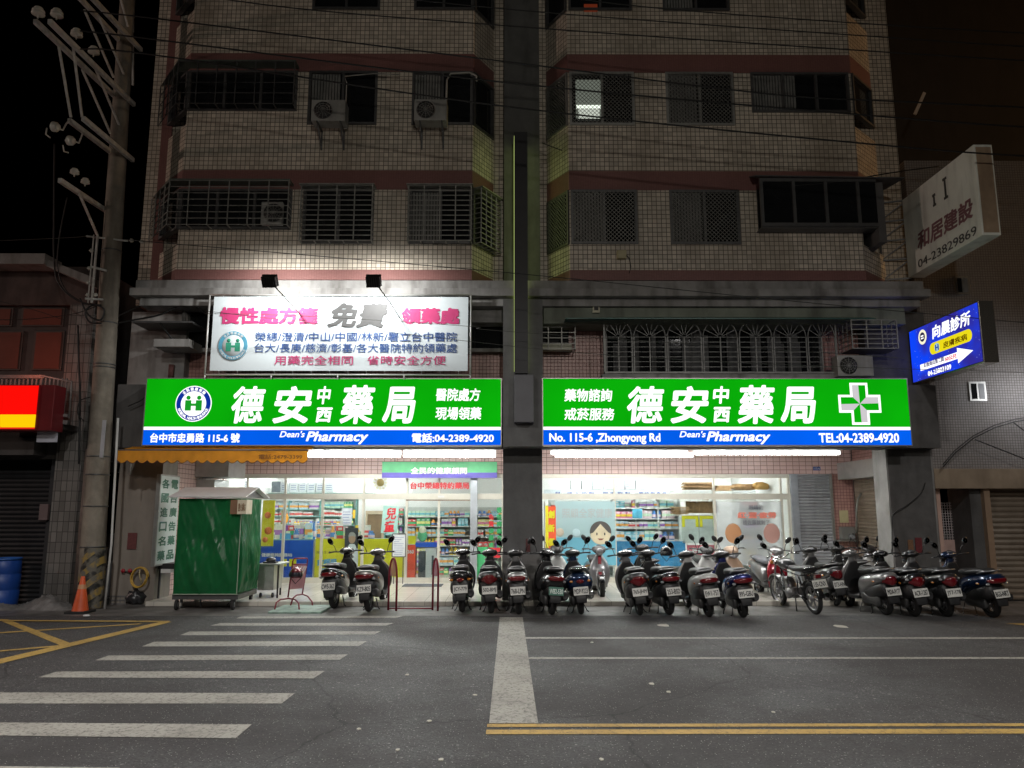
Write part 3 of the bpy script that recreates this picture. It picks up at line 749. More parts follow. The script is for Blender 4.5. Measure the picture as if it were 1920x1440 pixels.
# left wall cabinet: white boxes
Y2 = 22.8
shelf(W(484, 1000, Y2).x, W(600, 1000, Y2).x, Y2, [zat(y, Y2) for y in (1002, 982, 968, 955)], 'teal framed wall cabinet of white boxes above the blue counter', 'counter cabinet', SHM, .75, pal=[0, 1, 0, 1, 10], wr=(.18, .3), h=.25)
shelf(W(602, 1000, Y2).x, W(668, 1000, Y2).x, Y2, [zat(y, Y2) for y in (1002, 984, 968, 952)], 'teal cabinet of pale packs left of the inner doorway', 'cabinet left of inner door', SHM, .8, pal=[0, 1, 4, 10, 12], h=.25)
shelf(W(722, 1000, Y2).x, W(760, 1000, Y2).x, Y2, [zat(y, Y2) for y in (1050, 1025, 1002, 984, 966)], 'teal shelf of small packs right of the inner doorway', 'shelf right of inner door', SHM, .8, h=.25)
Yi = 21.0
shelf(W(548, 1000, Yi).x, W(640, 1000, Yi).x, Yi, [zat(y, Yi) for y in (1012, 998, 984)], 'low white island shelf of small packs behind the long counter', 'island shelf', div=.8, back=False, wr=(.05, .11), h=.16)
# right shop: shelf of milk powder and nappies
Y3 = 21.2
shelf(W(1150, 1000, Y3).x, W(1275, 1000, Y3).x, Y3, [zat(y, Y3) for y in (1060, 1034, 1012, 990, 972, 952)], 'wide shelf of milk powder and care packs right of the smiling face poster', 'shelf by face poster', div=.7, pal=[0, 1, 2, 10, 13, 10, 6, 12, 7], wr=(.09, .2), h=.25)
shelf(W(1030, 1000, Y3).x, W(1148, 1000, Y3).x, Y3, [zat(y, Y3) for y in (1060, 1030, 1005, 980, 955)], 'shelf of pale packs behind the pale blue face poster', 'shelf behind face poster', div=.8, pal=[0, 1, 10, 12], wr=(.12, .2), h=.25)
shelf(W(1400, 1000, Y3).x, W(1484, 1000, Y3).x, Y3 + .6, [zat(y, Y3 + .6) for y in (1050, 1020, 995, 970, 950)], 'shelf behind the eye care poster at the right end', 'shelf behind eye poster', div=.8, pal=[0, 11, 5, 1, 9], wr=(.12, .2), h=.25)
for where, lst in STUFF.items():
    bm = bmesh.new(); mats = []; 
    for me, M_ in lst:
        tmp = me.copy(); tmp.transform(M_)
        idx = []
        for x in me.materials:
            if x not in mats: mats.append(x)
            idx.append(mats.index(x))
        for p in tmp.polygons: p.material_index = idx[p.material_index]
        bm.from_mesh(tmp); bpy.data.meshes.remove(tmp)
    me = bpy.data.meshes.new('goods'); bm.to_mesh(me); bm.free()
    o = link('packaged_goods', me, mats); tag(o, 'dense rows of small packs on the ' + where, 'goods', None, 'stuff')
# header strips over the right shelf
HB = mat('header_board', (.62, .68, .72), .4); INK = mat('ink_blue', (.04, .06, .3), .5); RED = mat('sign_red', (.6, .03, .04), .5)
hd = empty('shelf_header', (W(1140, 925, 20.9).x, 20.9, 2.2), 'pale header boards with blue category words over the milk powder shelf', 'header sign')
for a, b, s in ((1020, 1054, '月'), (1056, 1121, '成 人 奶 粉'), (1123, 1189, '居 家 飲 料'), (1191, 1256, '嬰 幼 副 食 品')):
    p0, p1 = W(a, 934, 20.9), W(b, 918, 20.9)
    o = MB().box(p0.x, p1.x, 20.9, 20.93, p0.z, p1.z).build('header_board', HB, hd)
    ctext(s, 'lettering', INK, o, p0.x + (.1 if len(s) > 1 else .28), p1.x - (.1 if len(s) > 1 else .06), p0.z + .09, p1.z - .06, 20.894, bold=.02)
# white storage boxes on top of the cabinets
def boxrow(px0, px1, py, Y, n, hgt, label, grp):
    x0, x1 = W(px0, py, Y).x, W(px1, py, Y).x; z = W(px0, py, Y).z; w = (x1 - x0) / n
    for i in range(n):
        t = MB(); t.box(x0 + i * w + .01, x0 + (i + 1) * w - .01, Y, Y + .3, z, z + hgt)
        o = t.build('storage_box', mat('carton_white', (.68, .69, .72), .6, 0, .05), bevel=.004)
        tag(o, label.replace('carton in', 'carton, ' + ['first', 'second', 'third', 'fourth', 'fifth', 'sixth', 'seventh'][i] + ' from left in'), 'box', grp)
        s = MB()
        for j in range(3): s.box(x0 + i * w + .05, x0 + (i + 1) * w - .05, Y - .003, Y - .001, z + hgt * (.25 + .2 * j), z + hgt * (.32 + .2 * j))
        s.build('print', mat('print_grey', (.25, .28, .42), .6), o)
boxrow(525, 625, 923, 22.6, 6, .28, 'white storage carton in the row on top of the left cabinet', 'white cartons on the left cabinet')
boxrow(1070, 1212, 917, 21.0, 7, .24, 'white carton in the row on top of the milk powder shelf', 'white cartons on the milk powder shelf')
MB().box(W(505, 924, 22.5).x, W(700, 924, 22.5).x, 22.4, 22.9, W(505, 926, 22.5).z - .03, W(505, 924, 22.5).z - .005).build('cabinet_top', SHM, bld)
# folded brown cartons / files at the right
rb_ = random.Random(3)
fold = mat('brown_card', (.38, .24, .12), .8, 0, .3, 6)
for (a, b, y0, n, lab) in [(1285, 1338, 918, 7, 'pile of flattened brown cartons on the upper shelf, left pile'), (1344, 1374, 920, 5, 'pile of flattened brown cartons on the white shelf, middle pile'), (1377, 1412, 919, 6, 'pile of flattened brown cartons on the white shelf, right pile'), (1262, 1292, 964, 7, 'pile of flattened brown cartons beside the milk powder shelf')]:
    Y = 20.6; t = MB(); z = W(a, y0, Y).z; x0, x1 = W(a, y0, Y).x, W(b, y0, Y).x
    for i in range(n): j = rb_.uniform(-.05, .05); t.box(x0 + j, x1 + j + rb_.uniform(-.04, .04), Y + j, Y + .35, z + i * .028, z + i * .028 + .02 + rb_.uniform(0, .005))
    tag(t.build('carton_pile', fold), lab, 'cartons')
t = MB(); Y = 20.75
for i in range(26):
    x = W(1290, 950, Y).x + i * .032; t.box(x, x + rb_.uniform(.012, .022), Y, Y + .3, W(1290, 962, Y).z, W(1290, 942, Y).z + rb_.uniform(-.05, .08))
tag(t.build('carton_pile', fold), 'row of upright brown card folders behind the right glass', 'cartons')
t = MB()
for (y) in (921, 938, 965): z = W(1300, y, 20.8).z; t.box(W(1258, y, 20.8).x, W(1412, y, 20.8).x, 20.55, 20.98, z - .03, z - .002)
for p in (1288, 1338): t.box(W(p, 950, 20.8).x, W(p, 950, 20.8).x + .03, 20.97, 21.0, ZF, 2.35)
tag(t.build('wall_shelf', SHW), 'white shelves carrying brown cartons behind the right glass', 'shelf')
tag(MB().lathe(W(1425, 918, 20.7), (0, 0, 1), [(0, .2), (.05, .24), (.14, .22), (.2, .08), (.2, .0)], 16).build('basket', mat('wicker', (.5, .3, .1), .8)), 'round orange straw hat shaped basket on the white shelf', 'basket')

# ---- counters with poster fronts
def board(name, px0, py0, px1, py1, Y, m, label, cat, th=.02, group=None):
    a, b = W(px0, py1, Y), W(px1, py0, Y)
    o = MB().box(a.x, b.x, Y, Y + th, a.z, b.z).build(name, m); return tag(o, label, cat, group)
PB = mat('poster_blue', (.02, .09, .5), .3, 0, .05); PY = mat('poster_yellow', (.72, .66, .03), .35, 0, .05)
ct = empty('counter', (W(620, 1085, 19.9).x, 20.1, ZF), 'long glass topped shop counter with blue and yellow poster front', 'counter')
a = W(484, 1012, 19.75); b = W(760, 1085, 19.75)
MB().box(a.x, b.x, 19.8, 20.4, ZF + .02, a.z - .02).build('body', SHW, ct); MB().box(a.x - .01, b.x + .01, 19.78, 20.42, a.z - .018, a.z + .01).build('worktop', mat('teal_top', (.25, .42, .42), .3), ct)
pb = board('poster', 484, 1013, 588, 1083, 19.74, PB, 'blue poster with yellow squares covering the left of the counter front', 'poster')
ptext('健康諮詢服務站', 'lettering', mat('ink_white', (.7, .7, .7), .5), pb, 490, 1037, 548, 1044, 19.735, bold=.03)
for (x0, x1) in ((526, 538), (542, 556)):
    c0, c1 = W(x0, 1062, 19.735), W(x1, 1048, 19.735); MB().box(c0.x, c1.x, 19.73, 19.738, c0.z, c1.z).build('square', PY, pb)
py_ = board('poster', 589, 1010, 762, 1084, 19.735, PY, 'yellow poster with blue slanted words on the counter front', 'poster')
ptext('會呼吸', 'lettering', mat('ink_sky', (.12, .35, .6), .5), py_, 594, 1047, 632, 1061, 19.728, bold=.05, shear=.2)
ptext('喝就對了', 'lettering', mat('ink_sky', (.1, .3, .6), .5), py_, 602, 1065, 638, 1074, 19.728, bold=.04, shear=.2)
ptext('健康生活', 'lettering', mat('ink_dark', (.1, .08, .06), .5), py_, 593, 1033, 620, 1038, 19.728)
pt = board('poster', 489, 938, 516, 1024, 19.5, PY, 'tall yellow poster with orange circles behind the cart', 'poster')
for (cx, cy, r) in ((502, 966, 6), (503, 995, 7), (497, 1012, 5)):
    c = W(cx, cy, 19.49); MB().lathe(c, (0, 1, 0), [(0, 0), (0, r * .0135), (.006, r * .0135)], 20).build('dot', mat('poster_orange', (.75, .2, .05), .5), pt)
# goods piled on the counter (individual)
def pile(px0, px1, py, Y, n, label, grp, hr=(.08, .22)):
    for i in range(n):
        x = W(px0 + (px1 - px0) * (i + rg.random() * .6) / n, py, Y); k = rg.randrange(len(protos))
        o = bpy.data.objects.new('boxed_product' if k % 3 != 2 else 'bottle', protos[k]); COL.objects.link(o); o.location = (x.x, Y + rg.uniform(-.05, .2), a.z + .011)
        o.scale = (rg.uniform(.08, .2), rg.uniform(.08, .15), rg.uniform(*hr)); o.rotation_euler.z = rg.uniform(-.4, .4); tag(o, label.replace('small product', ['first', 'second', 'third', 'fourth', 'fifth', 'sixth', 'seventh', 'eighth', 'ninth', 'tenth', 'eleventh', 'twelfth', 'thirteenth', 'fourteenth', 'fifteenth', 'sixteenth'][i] + ' product from the left, ' + CN[k] + ','), 'product', grp)
pile(520, 590, 1010, 19.95, 15, 'small product standing on the blue fronted counter', 'products on the counter, blue part', (.12, .42))
pile(592, 700, 1010, 19.95, 16, 'small product standing on the yellow fronted counter', 'products on the counter, yellow part', (.1, .35))
bxx = board('display_box', 524, 1000, 545, 1020, 19.9, mat('display_blue', (.1, .35, .7), .4), 'blue display box on the counter behind the cart', 'display box', .2)
bx2 = board('display_box', 527, 985, 547, 1000, 20.0, mat('display_purple', (.3, .1, .5), .4), 'purple framed display box standing on the blue one', 'display box', .15)
for (x0, x1, y0, y1, Y, c, lab) in ((414, 436, 895, 922, 20.4, (.3, .45, .6), 'pale blue notice high behind the left transom glass'), (437, 453, 898, 917, 20.5, (.7, .7, .7), 'small white notice high behind the left transom glass'),
        (457, 475, 900, 922, 20.6, (.68, .7, .72), 'white wall calendar behind the transom glass, left one'), (476, 495, 902, 923, 20.7, (.68, .7, .72), 'white wall calendar behind the transom glass, right one'),
        (509, 526, 903, 923, 22.3, (.09, .11, .13), 'dark grey box on top of the left cabinet'), (640, 660, 953, 985, 21.5, (.6, .6, .66), 'pale leaflet poster hanging over the counter'), (661, 666, 956, 972, 21.5, (.8, .5, .05), 'narrow orange poster hanging over the counter'),
        (526, 538, 957, 988, 21.8, (.30, .25, .14), 'olive panel with an orange lantern behind the counter'), (1312, 1345, 893, 900, 21.5, (.75, .75, .72), 'white strip panel behind the right transom glass'), (1416, 1464, 897, 928, 22.0, (.8, .8, .82), 'bright white wall panel behind the right transom glass'),
        (565, 582, 990, 1010, 20.0, (.12, .5, .25), 'green carton standing on the counter'), (608, 628, 993, 1009, 20.1, (.6, .45, .4), 'pinkish gift basket box on the counter'), (1100, 1114, 952, 972, 20.9, (.5, .15, .1), 'red brown toy bird box hanging over the milk powder shelf'), (1186, 1204, 954, 972, 20.8, (.1, .42, .6), 'blue square sign hanging over the milk powder shelf')):
    o = board('poster' if y1 < 990 else 'carton', x0, y0, x1, y1, Y, mat('panel_%d' % x0, c, .5, 0, .08, 9), lab, 'panel' if y1 < 990 else 'carton', .03)
    if c[0] > .5 and x1 - x0 > 12 and x1 < 700:
        P0, P1 = W(x0, y1, Y), W(x1, y0, Y); q_ = MB()
        for i in range(5): q_.box(P0.x + .03, P1.x - .03 - .02 * (i % 3), Y - .004, Y - .001, P0.z + (P1.z - P0.z) * (.12 + .16 * i), P0.z + (P1.z - P0.z) * (.17 + .16 * i))
        q_.build('print', mat('print_grey', (.25, .28, .42)), o)
o = MB().sphere(W(535, 972, 21.7), .09, .03, .14, 14, 8).build('lantern', mat('lantern_orange', (.85, .35, .03), .5), uv=False); tag(o, 'small orange lantern before the olive panel', 'lantern')
# hanging sun ornament, rear doorway
so = empty('sun_ornament', W(713, 905, 20.0), 'yellow and white sun shaped decoration hanging behind the transom glass', 'decoration')
c = W(713, 905, 20.0); s_ = MB(); s_.lathe(c, (0, 1, 0), [(0, 0), (0, .1), (.02, .1), (.02, 0)], 20)
s_.build('disc', mat('sun_yellow', (.85, .7, .3), .5), so); s_ = MB()
for i in range(12):
    t_ = i * math.tau / 12; s_.bar(c + Vector((.11 * math.cos(t_), .01, .11 * math.sin(t_))), c + Vector((.19 * math.cos(t_), .01, .19 * math.sin(t_))), .045, .012, up=(0, 1, 0))
s_.build('ray', mat('sun_pale', (.8, .75, .5), .5), so)
a = W(684, 1012, 24.0); b = W(720, 958, 24.0)
dd = empty('inner_door', ((a.x + b.x) / 2, 24.05, ZF), 'wooden inner door in a pale frame at the back of the pharmacy', 'door')
MB().box(a.x + .06, b.x - .06, 24.06, 24.1, ZF, b.z - .1).build('leaf', mat('door_wood', (.20, .13, .07), .5, 0, .25, 5), dd)
dm = MB(); dm.box(a.x, a.x + .06, 24.0, 24.1, ZF, b.z); dm.box(b.x - .06, b.x, 24.0, 24.1, ZF, b.z); dm.box(a.x + .06, b.x - .06, 24.0, 24.1, b.z - .1, b.z); dm.build('frame', mat('door_frame', (.5, .4, .28), .5), dd)
# portrait banner stand
t = board('portrait_banner', 644, 990, 672, 1082, 19.45, mat('banner_black', (.05, .05, .06), .5), 'narrow dark standing banner with a photo of a person in a white coat', 'banner stand')
Yq = 19.44
s_ = MB(); s_.sphere(W(660, 1010, Yq), .085, .012, .12, 16, 10); s_.build('face', mat('printed_skin', (.45, .28, .2), .6), t)
s_ = MB(); s_.sphere(W(660, 1005, Yq) + Vector((0, .002, 0)), .09, .012, .10, 16, 10); s_.build('hair', mat('printed_hair', (.35, .34, .33), .6), t)
c0 = W(660, 1020, Yq); c1 = W(645.5, 1080, Yq); c2 = W(670.5, 1080, Yq)
MB().add([(c0.x - .06, Yq, c0.z), (c0.x + .06, Yq, c0.z), (c2.x - .01, Yq, c0.z - .14), (c2.x, Yq, c2.z), (c1.x, Yq, c1.z), (c1.x + .02, Yq, c0.z - .14)], [(0, 1, 2, 3, 4, 5)]).build('coat', mat('printed_white', (.65, .67, .72), .6), t)
# flag 兒童, notice board
p = [W(719, 948, 19.0), W(748, 950, 19.0), W(744, 1003, 19.0), W(714, 999, 19.0)]
fl = MB().add(p + [q + Vector((0, .015, 0)) for q in p], [(0, 1, 2, 3), (4, 5, 6, 7), (0, 1, 5, 4), (1, 2, 6, 5), (2, 3, 7, 6), (3, 0, 4, 7)]).build('flag_banner', mat('flag_aqua', (.35, .62, .56), .7))
tag(fl, 'tilted pale green flag with two big red characters by the sliding door', 'banner')
U_ = (1, 0, .06); V_ = (-.08, 0, 1)
text('兒', 'lettering', RED, fl, W(722, 975, 18.99), (1, 0, .06), (.1, 0, 1), w=.26, h=.29, bold=.03)
text('童', 'lettering', RED, fl, W(719, 998, 18.99), (1, 0, .06), (.1, 0, 1), w=.26, h=.27, bold=.028)
nb = empty('notice_board', W(748, 1075, 18.9), 'framed white notice on a thin stand by the sliding door', 'notice')
a, b = W(735, 1044, 18.9), W(761, 1001, 18.9); m_ = MB()
for q in (((a.x, a.z), (b.x, a.z)), ((b.x, a.z), (b.x, b.z)), ((b.x, b.z), (a.x, b.z)), ((a.x, b.z), (a.x, a.z))): m_.bar((q[0][0], 18.9, q[0][1]), (q[1][0], 18.9, q[1][1]), .02)
m_.bar((b.x - .05, 18.9, a.z), (b.x - .05, 18.9, ZF), .02); m_.bar((a.x + .05, 18.9, a.z), (a.x + .05, 18.9, ZF), .02); m_.build('stand', ALUD, nb)
MB().box(a.x + .012, b.x - .012, 18.905, 18.915, a.z + .012, b.z - .012).build('sheet', mat('sheet_white', (.6, .64, .64), .5), nb)
ln = MB(); rz = random.Random(5)
for i in range(9): z = a.z + .05 + i * .05; ln.box(a.x + .04, a.x + .04 + rz.uniform(.12, .24), 18.900, 18.903, z, z + .012)
ln.build('print', mat('print_grey', (.25, .28, .42)), nb)
# things in the doorway
rs = board('red_stand', 763, 1022, 779, 1084, 19.6, mat('stand_red', (.7, .07, .03), .4), 'red display stand with a yellow top just inside the door', 'display stand', .3)
ptext('360', 'lettering', mat('ink_white', (.7, .7, .7), .5), rs, 764, 1031, 776, 1038, 19.595, bold=.03)
aa, bb = W(765, 1021, 19.6), W(779, 1005, 19.6); MB().box(aa.x, bb.x, 19.62, 19.8, aa.z + .01, bb.z).build('topper', PY, rs)
mc = empty('scale_machine', W(800, 1084, 19.7), 'grey weighing machine inside the door with blue top and round face sign', 'machine')
a, b = W(782, 1084, 19.7), W(818, 1026, 19.7)
MB().box(a.x + .02, a.x + .2, 19.7, 20.0, ZF, b.z - .1).build('left_column', mat('machine_dark', (.05, .06, .07), .4), mc, bevel=.01)
MB().box(a.x + .21, b.x, 19.65, 20.0, ZF + .05, b.z).build('body', mat('machine_grey', (.5, .52, .52), .4), mc, bevel=.015)
MB().box(a.x + .36, a.x + .41, 19.64, 19.648, ZF + .15, b.z - .2).build('slot', mat('machine_dark', (.05, .06, .07), .4), mc)
MB().box(a.x - .03, b.x + .03, 19.6, 20.02, ZF + .0, ZF + .045).build('foot', mat('machine_dark', (.05, .06, .07), .4), mc)
a2, b2 = W(779, 1026, 19.65), W(820, 1017, 19.65); MB().box(a2.x, b2.x, 19.62, 19.9, a2.z + .002, b2.z).build('top', PB, mc)
s_ = MB(); s_.sphere(W(792, 1004, 19.7), .12, .04, .16); s_.build('cut_out', mat('green_cloth', (.1, .4, .2)), mc)
s_ = MB(); s_.sphere(W(792, 994, 19.68), .09, .03, .09); s_.build('round_face', mat('pale_print', (.7, .66, .5)), mc)
# glass lettering in the transom and at the right of the door
gl = ptext('台中榮總特約藥局', 'window_lettering', RED, None, 769, 904, 880, 917, YS + .035, bold=.04); tag(gl, 'red characters stuck on the glass above the sliding door', 'lettering')
gv = empty('window_lettering', W(920, 1020, YS), 'green and red vertical characters stuck on the glass beside the door post', 'lettering')
GRN = mat('ink_green', (.03, .3, .1), .5)
for i, ch in enumerate('免費領藥處'): ptext(ch, 'lettering', RED if i < 2 else GRN, gv, 916, 964 + i * 13, 926, 975 + i * 13, YS + .03, bold=.05)
for i, ch in enumerate('慢性病處方箋'): ptext(ch, 'lettering', GRN, gv, 931, 951 + i * 13, 941, 962 + i * 13, YS + .03, bold=.05)
g1 = board('poster', 893, 1026, 914, 1085, YS + .03, mat('poster_green', (.06, .42, .16), .4), 'green leaflet panel low on the glass beside the door post', 'poster', .006)
g2 = board('poster', 916, 1027, 938, 1046, YS + .03, RED, 'small red panel on the glass just left of the central pillar', 'poster', .006)
# ---- right shop posters on the glass
def clear(name, col, a):
    if name in MATS: return MATS[name]
    m = bpy.data.materials.new(name); m.use_nodes = True; MATS[name] = m; p = m.node_tree.nodes['Principled BSDF']
    p.inputs['Base Color'].default_value = (*col, 1); p.inputs['Alpha'].default_value = a; p.inputs['Roughness'].default_value = .35; return m
fp = empty('poster', W(1098, 1060, YS), 'translucent pale blue poster with a smiling dark haired cartoon child on the right glass', 'poster')
a, b = W(1042, 1060, YS), W(1153, 940, YS); zc = W(1042, 1008, YS).z
MB().box(a.x, b.x, YS + .030, YS + .034, zc, b.z).build('upper_sheet', clear('film_pale', (.42, .60, .62), .82), fp)
MB().box(a.x, b.x, YS + .030, YS + .034, a.z, zc - .001).build('lower_sheet', clear('film_blue', (.16, .45, .58), .88), fp)
c = W(1126, 1001, YS + .02); r = .25
s_ = MB(); s_.sphere(c, r, .012, r * 1.02, 28, 14); s_.build('face', mat('cartoon_skin', (.66, .58, .40), .6), fp)
h_ = MB(); pts = []
for i in range(25):
    t_ = math.pi * (-.06 + 1.12 * i / 24); pts.append((c.x + r * 1.05 * math.cos(t_), c.z + .05 + r * 1.02 * math.sin(t_)))
pts += [(c.x - r * .72, c.z + .03), (c.x + .0, c.z + .24), (c.x + r * .74, c.z + .04)]
h_.add([(x, YS + .004, z) for x, z in pts], [tuple(range(len(pts)))]); h_.build('hair', mat('cartoon_hair', (.06, .055, .05), .6), fp)
e_ = MB()
for dx in (-.09, .10): e_.sphere((c.x + dx, YS + .004, c.z), .018, .004, .034)
e_.build('eye', mat('cartoon_hair', (.06, .055, .05), .6), fp)
mo = MB(); mo.add([(c.x - .08, YS + .003, c.z - .11), (c.x - .03, YS + .003, c.z - .15), (c.x + .03, YS + .003, c.z - .15), (c.x + .08, YS + .003, c.z - .11)], [(0, 1, 2, 3)]); mo.build('mouth', mat('cartoon_mouth', (.2, .06, .04)), fp)
for (x_, y_, q) in ((1050, 998, 'a'), (1080, 999, 'b')):
    s_ = MB(); s_.sphere(W(x_, y_, YS + .02), .1, .01, .1); s_.build('bubble', mat('bubble_' + q, (.55, .5, .4) if q == 'a' else (.45, .62, .66)), fp)
ptext('照顧全家健康', 'lettering', clear('faint_white', (.7, .75, .75), .55), fp, 1054, 953, 1148, 971, YS + .02, bold=.01)
fb = empty('flag_banner', W(1030, 1050, 18.6), 'red and yellow upright flag right beside the central pillar', 'banner')
a, b = W(1023, 1045, 18.6), W(1042, 948, 18.6)
MB().box(a.x, a.x + .07, 18.6, 18.612, a.z, b.z).build('edge', PY, fb); MB().box(a.x + .072, b.x, 18.6, 18.612, a.z, b.z - .02).build('cloth', mat('flag_red', (.72, .09, .03), .7), fb)
for i, ch in enumerate('創新價'): ptext(ch, 'lettering', PY, fb, 1028, 957 + i * 26, 1040, 972 + i * 26, 18.59, bold=.06)
MB().tube([(a.x - .02, 18.6, ZF), (a.x - .02, 18.6, b.z + .1)], .012).build('pole', STEEL, fb)
ep = empty('poster', W(1405, 1060, YS), 'clear poster with dark and red eye care words on the right glass pane', 'poster')
a, b = W(1348, 1060, YS), W(1465, 940, YS)
MB().box(a.x, b.x, YS + .030, YS + .034, a.z, b.z).build('sheet', clear('film_clear', (.6, .64, .66), .38), ep)
IN = mat('ink_grey', (.12, .12, .14), .5)
ptext('眼睛的', 'lettering', IN, ep, 1404, 947, 1431, 956, YS + .02, bold=.02)
ptext('紅·澀·疲勞', 'lettering', mat('ink_coral', (.7, .2, .15), .5), ep, 1383, 960, 1455, 972, YS + .02, bold=.05)
ptext('找佐藤就對了', 'lettering', IN, ep, 1393, 975, 1443, 984, YS + .02, bold=.02)
for (x_, y_, c_) in ((1375, 1000, (.65, .3, .12)), (1447, 1000, (.65, .35, .3))):
    s_ = MB(); s_.sphere(W(x_, y_, YS + .02), .2, .008, .24, 18); s_.build('orange_patch', clear('patch_film_%d' % x_, c_, .6), ep)
yb = []
for (x0, x1, lab) in ((1279, 1309, 'yellow framed carton rack behind the right glass, nearer the milk powder shelf'), (1312, 1342, 'yellow framed carton rack behind the right glass, nearer the window post')):
    o = board('carton_rack', x0, 967, x1, 1018, 19.6, mat('rack_grey', (.55, .6, .58), .5), lab, 'rack', .3)
    f_ = MB(); A_, B_ = W(x0, 988, 19.6), W(x1, 967, 19.6)
    f_.box(A_.x, B_.x, 19.585, 19.597, B_.z - .08, B_.z); f_.box(A_.x, A_.x + .07, 19.585, 19.597, A_.z, B_.z - .082); f_.box(B_.x - .07, B_.x, 19.585, 19.597, A_.z, B_.z - .082)
    f_.build('yellow_frame', PY, o)
o = board('poster', 1290, 1022, 1342, 1070, 19.5, mat('poster_pink', (.55, .12, .16), .4), 'pink red poster with white words low on the right glass', 'poster')
ptext('好康打折', 'lettering', mat('ink_white', (.7, .7, .7), .5), o, 1298, 1026, 1336, 1038, 19.49, bold=.04)
o = board('blue_panel', 1153, 1015, 1285, 1062, 19.6, mat('film_blue_solid', (.05, .25, .5), .4), 'blue panel below the goods right of the cartoon face', 'panel')
# threshold mat, hygiene sign board over the door
tag(MB().box(sx(765), sx(835), 18.2, 18.75, ZF + .001, ZF + .016).build('door_mat', mat('mat_grey', (.09, .10, .11), .9, 0, .2, 30, .4)), 'dark grey mat on the floor before the sliding door', 'door mat')
hs = empty('hanging_sign', W(825, 897, 18.75), 'green and violet board with white characters above the sliding door', 'sign')
a, m_, b = W(716, 896, 18.75), W(716, 886, 18.75), W(932, 866, 18.75)
MB().box(a.x, b.x, 18.75, 18.754, m_.z, b.z).build('green_panel', mat('panel_green', (.06, .42, .16), .35), hs)
MB().box(a.x, b.x, 18.75, 18.754, a.z, m_.z - .001).build('violet_panel', mat('panel_violet', (.09, .07, .42), .35), hs)
ptext('全民的健康顧問', 'lettering', mat('ink_white2', (.8, .8, .8), .5), hs, 770, 876, 876, 889, 18.744, bold=.04)
w_ = MB()
for x in (a.x + .3, b.x - .3): w_.tube([(x, 18.752, b.z), (x, 18.752, 3.3)], .008)
w_.build('hanger', STEEL, hs)
o = empty('number_plate', W(1531, 879, YS - .01), 'small blue house number plate on the pink tiles over the shutter', 'number plate')
a, b = W(1525, 882, YS - .01), W(1538, 875, YS - .01); MB().box(a.x, b.x, YS - .012, YS - .002, a.z, b.z).build('plate', mat('plate_blue', (.02, .06, .25), .4), o)
ctext('115-6', 'lettering', mat('ink_white2', (.8, .8, .8), .5), o, a.x + .02, b.x - .02, a.z + .02, b.z - .02, YS - .016)
# ================================================================ SIGNS
YG = 15.0
GREEN = emit('sign_green', (.003, .41, .003), 1.0, True, .10); BLUE = emit('sign_blue', (.001, .115, .85), 1.0, True, .08)
WHT = emit('sign_white', (1, 1, 1), 1.25, False); GRNL = emit('sign_logo_green', (.01, .33, .02), 1.0, False); NAVY = emit('sign_navy', (.004, .03, .33), 1.0, False)
SBOX = mat('sign_cabinet', (.40, .41, .42), .4, .6, .1, 4)
def arc_text(s, m, parent, c, r, h, a0, a1, Y, out=True, bold=.03):
    items = []
    for i, ch in enumerate(s):
        if ch == ' ': continue
        t = a0 + (a1 - a0) * (i + .5) / len(s)
        rad = Vector((math.cos(t), 0, math.sin(t))); V = rad if out else -rad; U = V.cross(Vector((0, -1, 0))) * -1
        U = Vector((V.z, 0, -V.x))
        wd_ = h * (.95 if ord(ch) > 500 else .7)
        O = Vector((c.x, Y, c.z)) + rad * r - U * wd_ / 2 - V * h / 2
        items.append(text(ch, 'lettering', m, parent, O, U, V, w=wd_, h=h, bold=bold))
    return join_text(items, 'lettering', m, parent)
def health_logo(parent, cx, cy, rp, Y, ringm, white, green):
    c = W(cx, cy, Y); r = (W(cx + rp, cy, Y) - c).length
    o = MB().lathe((c.x, Y, c.z), (0, -1, 0), [(0, 0), (0, r), (.003, r), (.003, 0)], 40).build('logo_disc', white, parent)
    rg_ = MB(); n = 40
    def ring(t0, t1):
        v = []; 
        for i in range(n + 1):
            t = t0 + (t1 - t0) * i / n
            v += [(c.x + r * .95 * math.cos(t), Y - .005, c.z + r * .95 * math.sin(t)), (c.x + r * .70 * math.cos(t), Y - .005, c.z + r * .70 * math.sin(t))]
        rg_.add(v, [(2 * i, 2 * i + 1, 2 * i + 3, 2 * i + 2) for i in range(n)])
    ring(R(160), R(380)); ring(R(160), R(135)); ring(R(20), R(45)); ring(R(45), R(135))
    rg_ = MB(); ring(R(0), R(360)); rg_.build('ring', ringm, o, fix=False)
    h = MB(); s = r * .7
    for sg in (-1, 1):
        x = c.x + sg * s * .42
        h.lathe((x, Y - .004, c.z + s * .48), (0, -1, 0), [(0, 0), (0, s * .17), (.003, s * .17), (.003, 0)], 18)
        h.box(x - s * .24, x + s * .24, Y - .008, Y - .004, c.z - s * .55, c.z + s * .28)
    h.box(c.x - s * .2, c.x + s * .2, Y - .0078, Y - .0041, c.z - s * .18, c.z + s * .02)
    h.build('figures', green, o)
    arc_text('全民健康保險', white, o, c, r * .825, r * .19, R(140), R(40), Y - .008)
    arc_text('NATIONAL HEALTH INSURANCE', white, o, c, r * .825, r * .15, R(200), R(340), Y - .008, out=False)
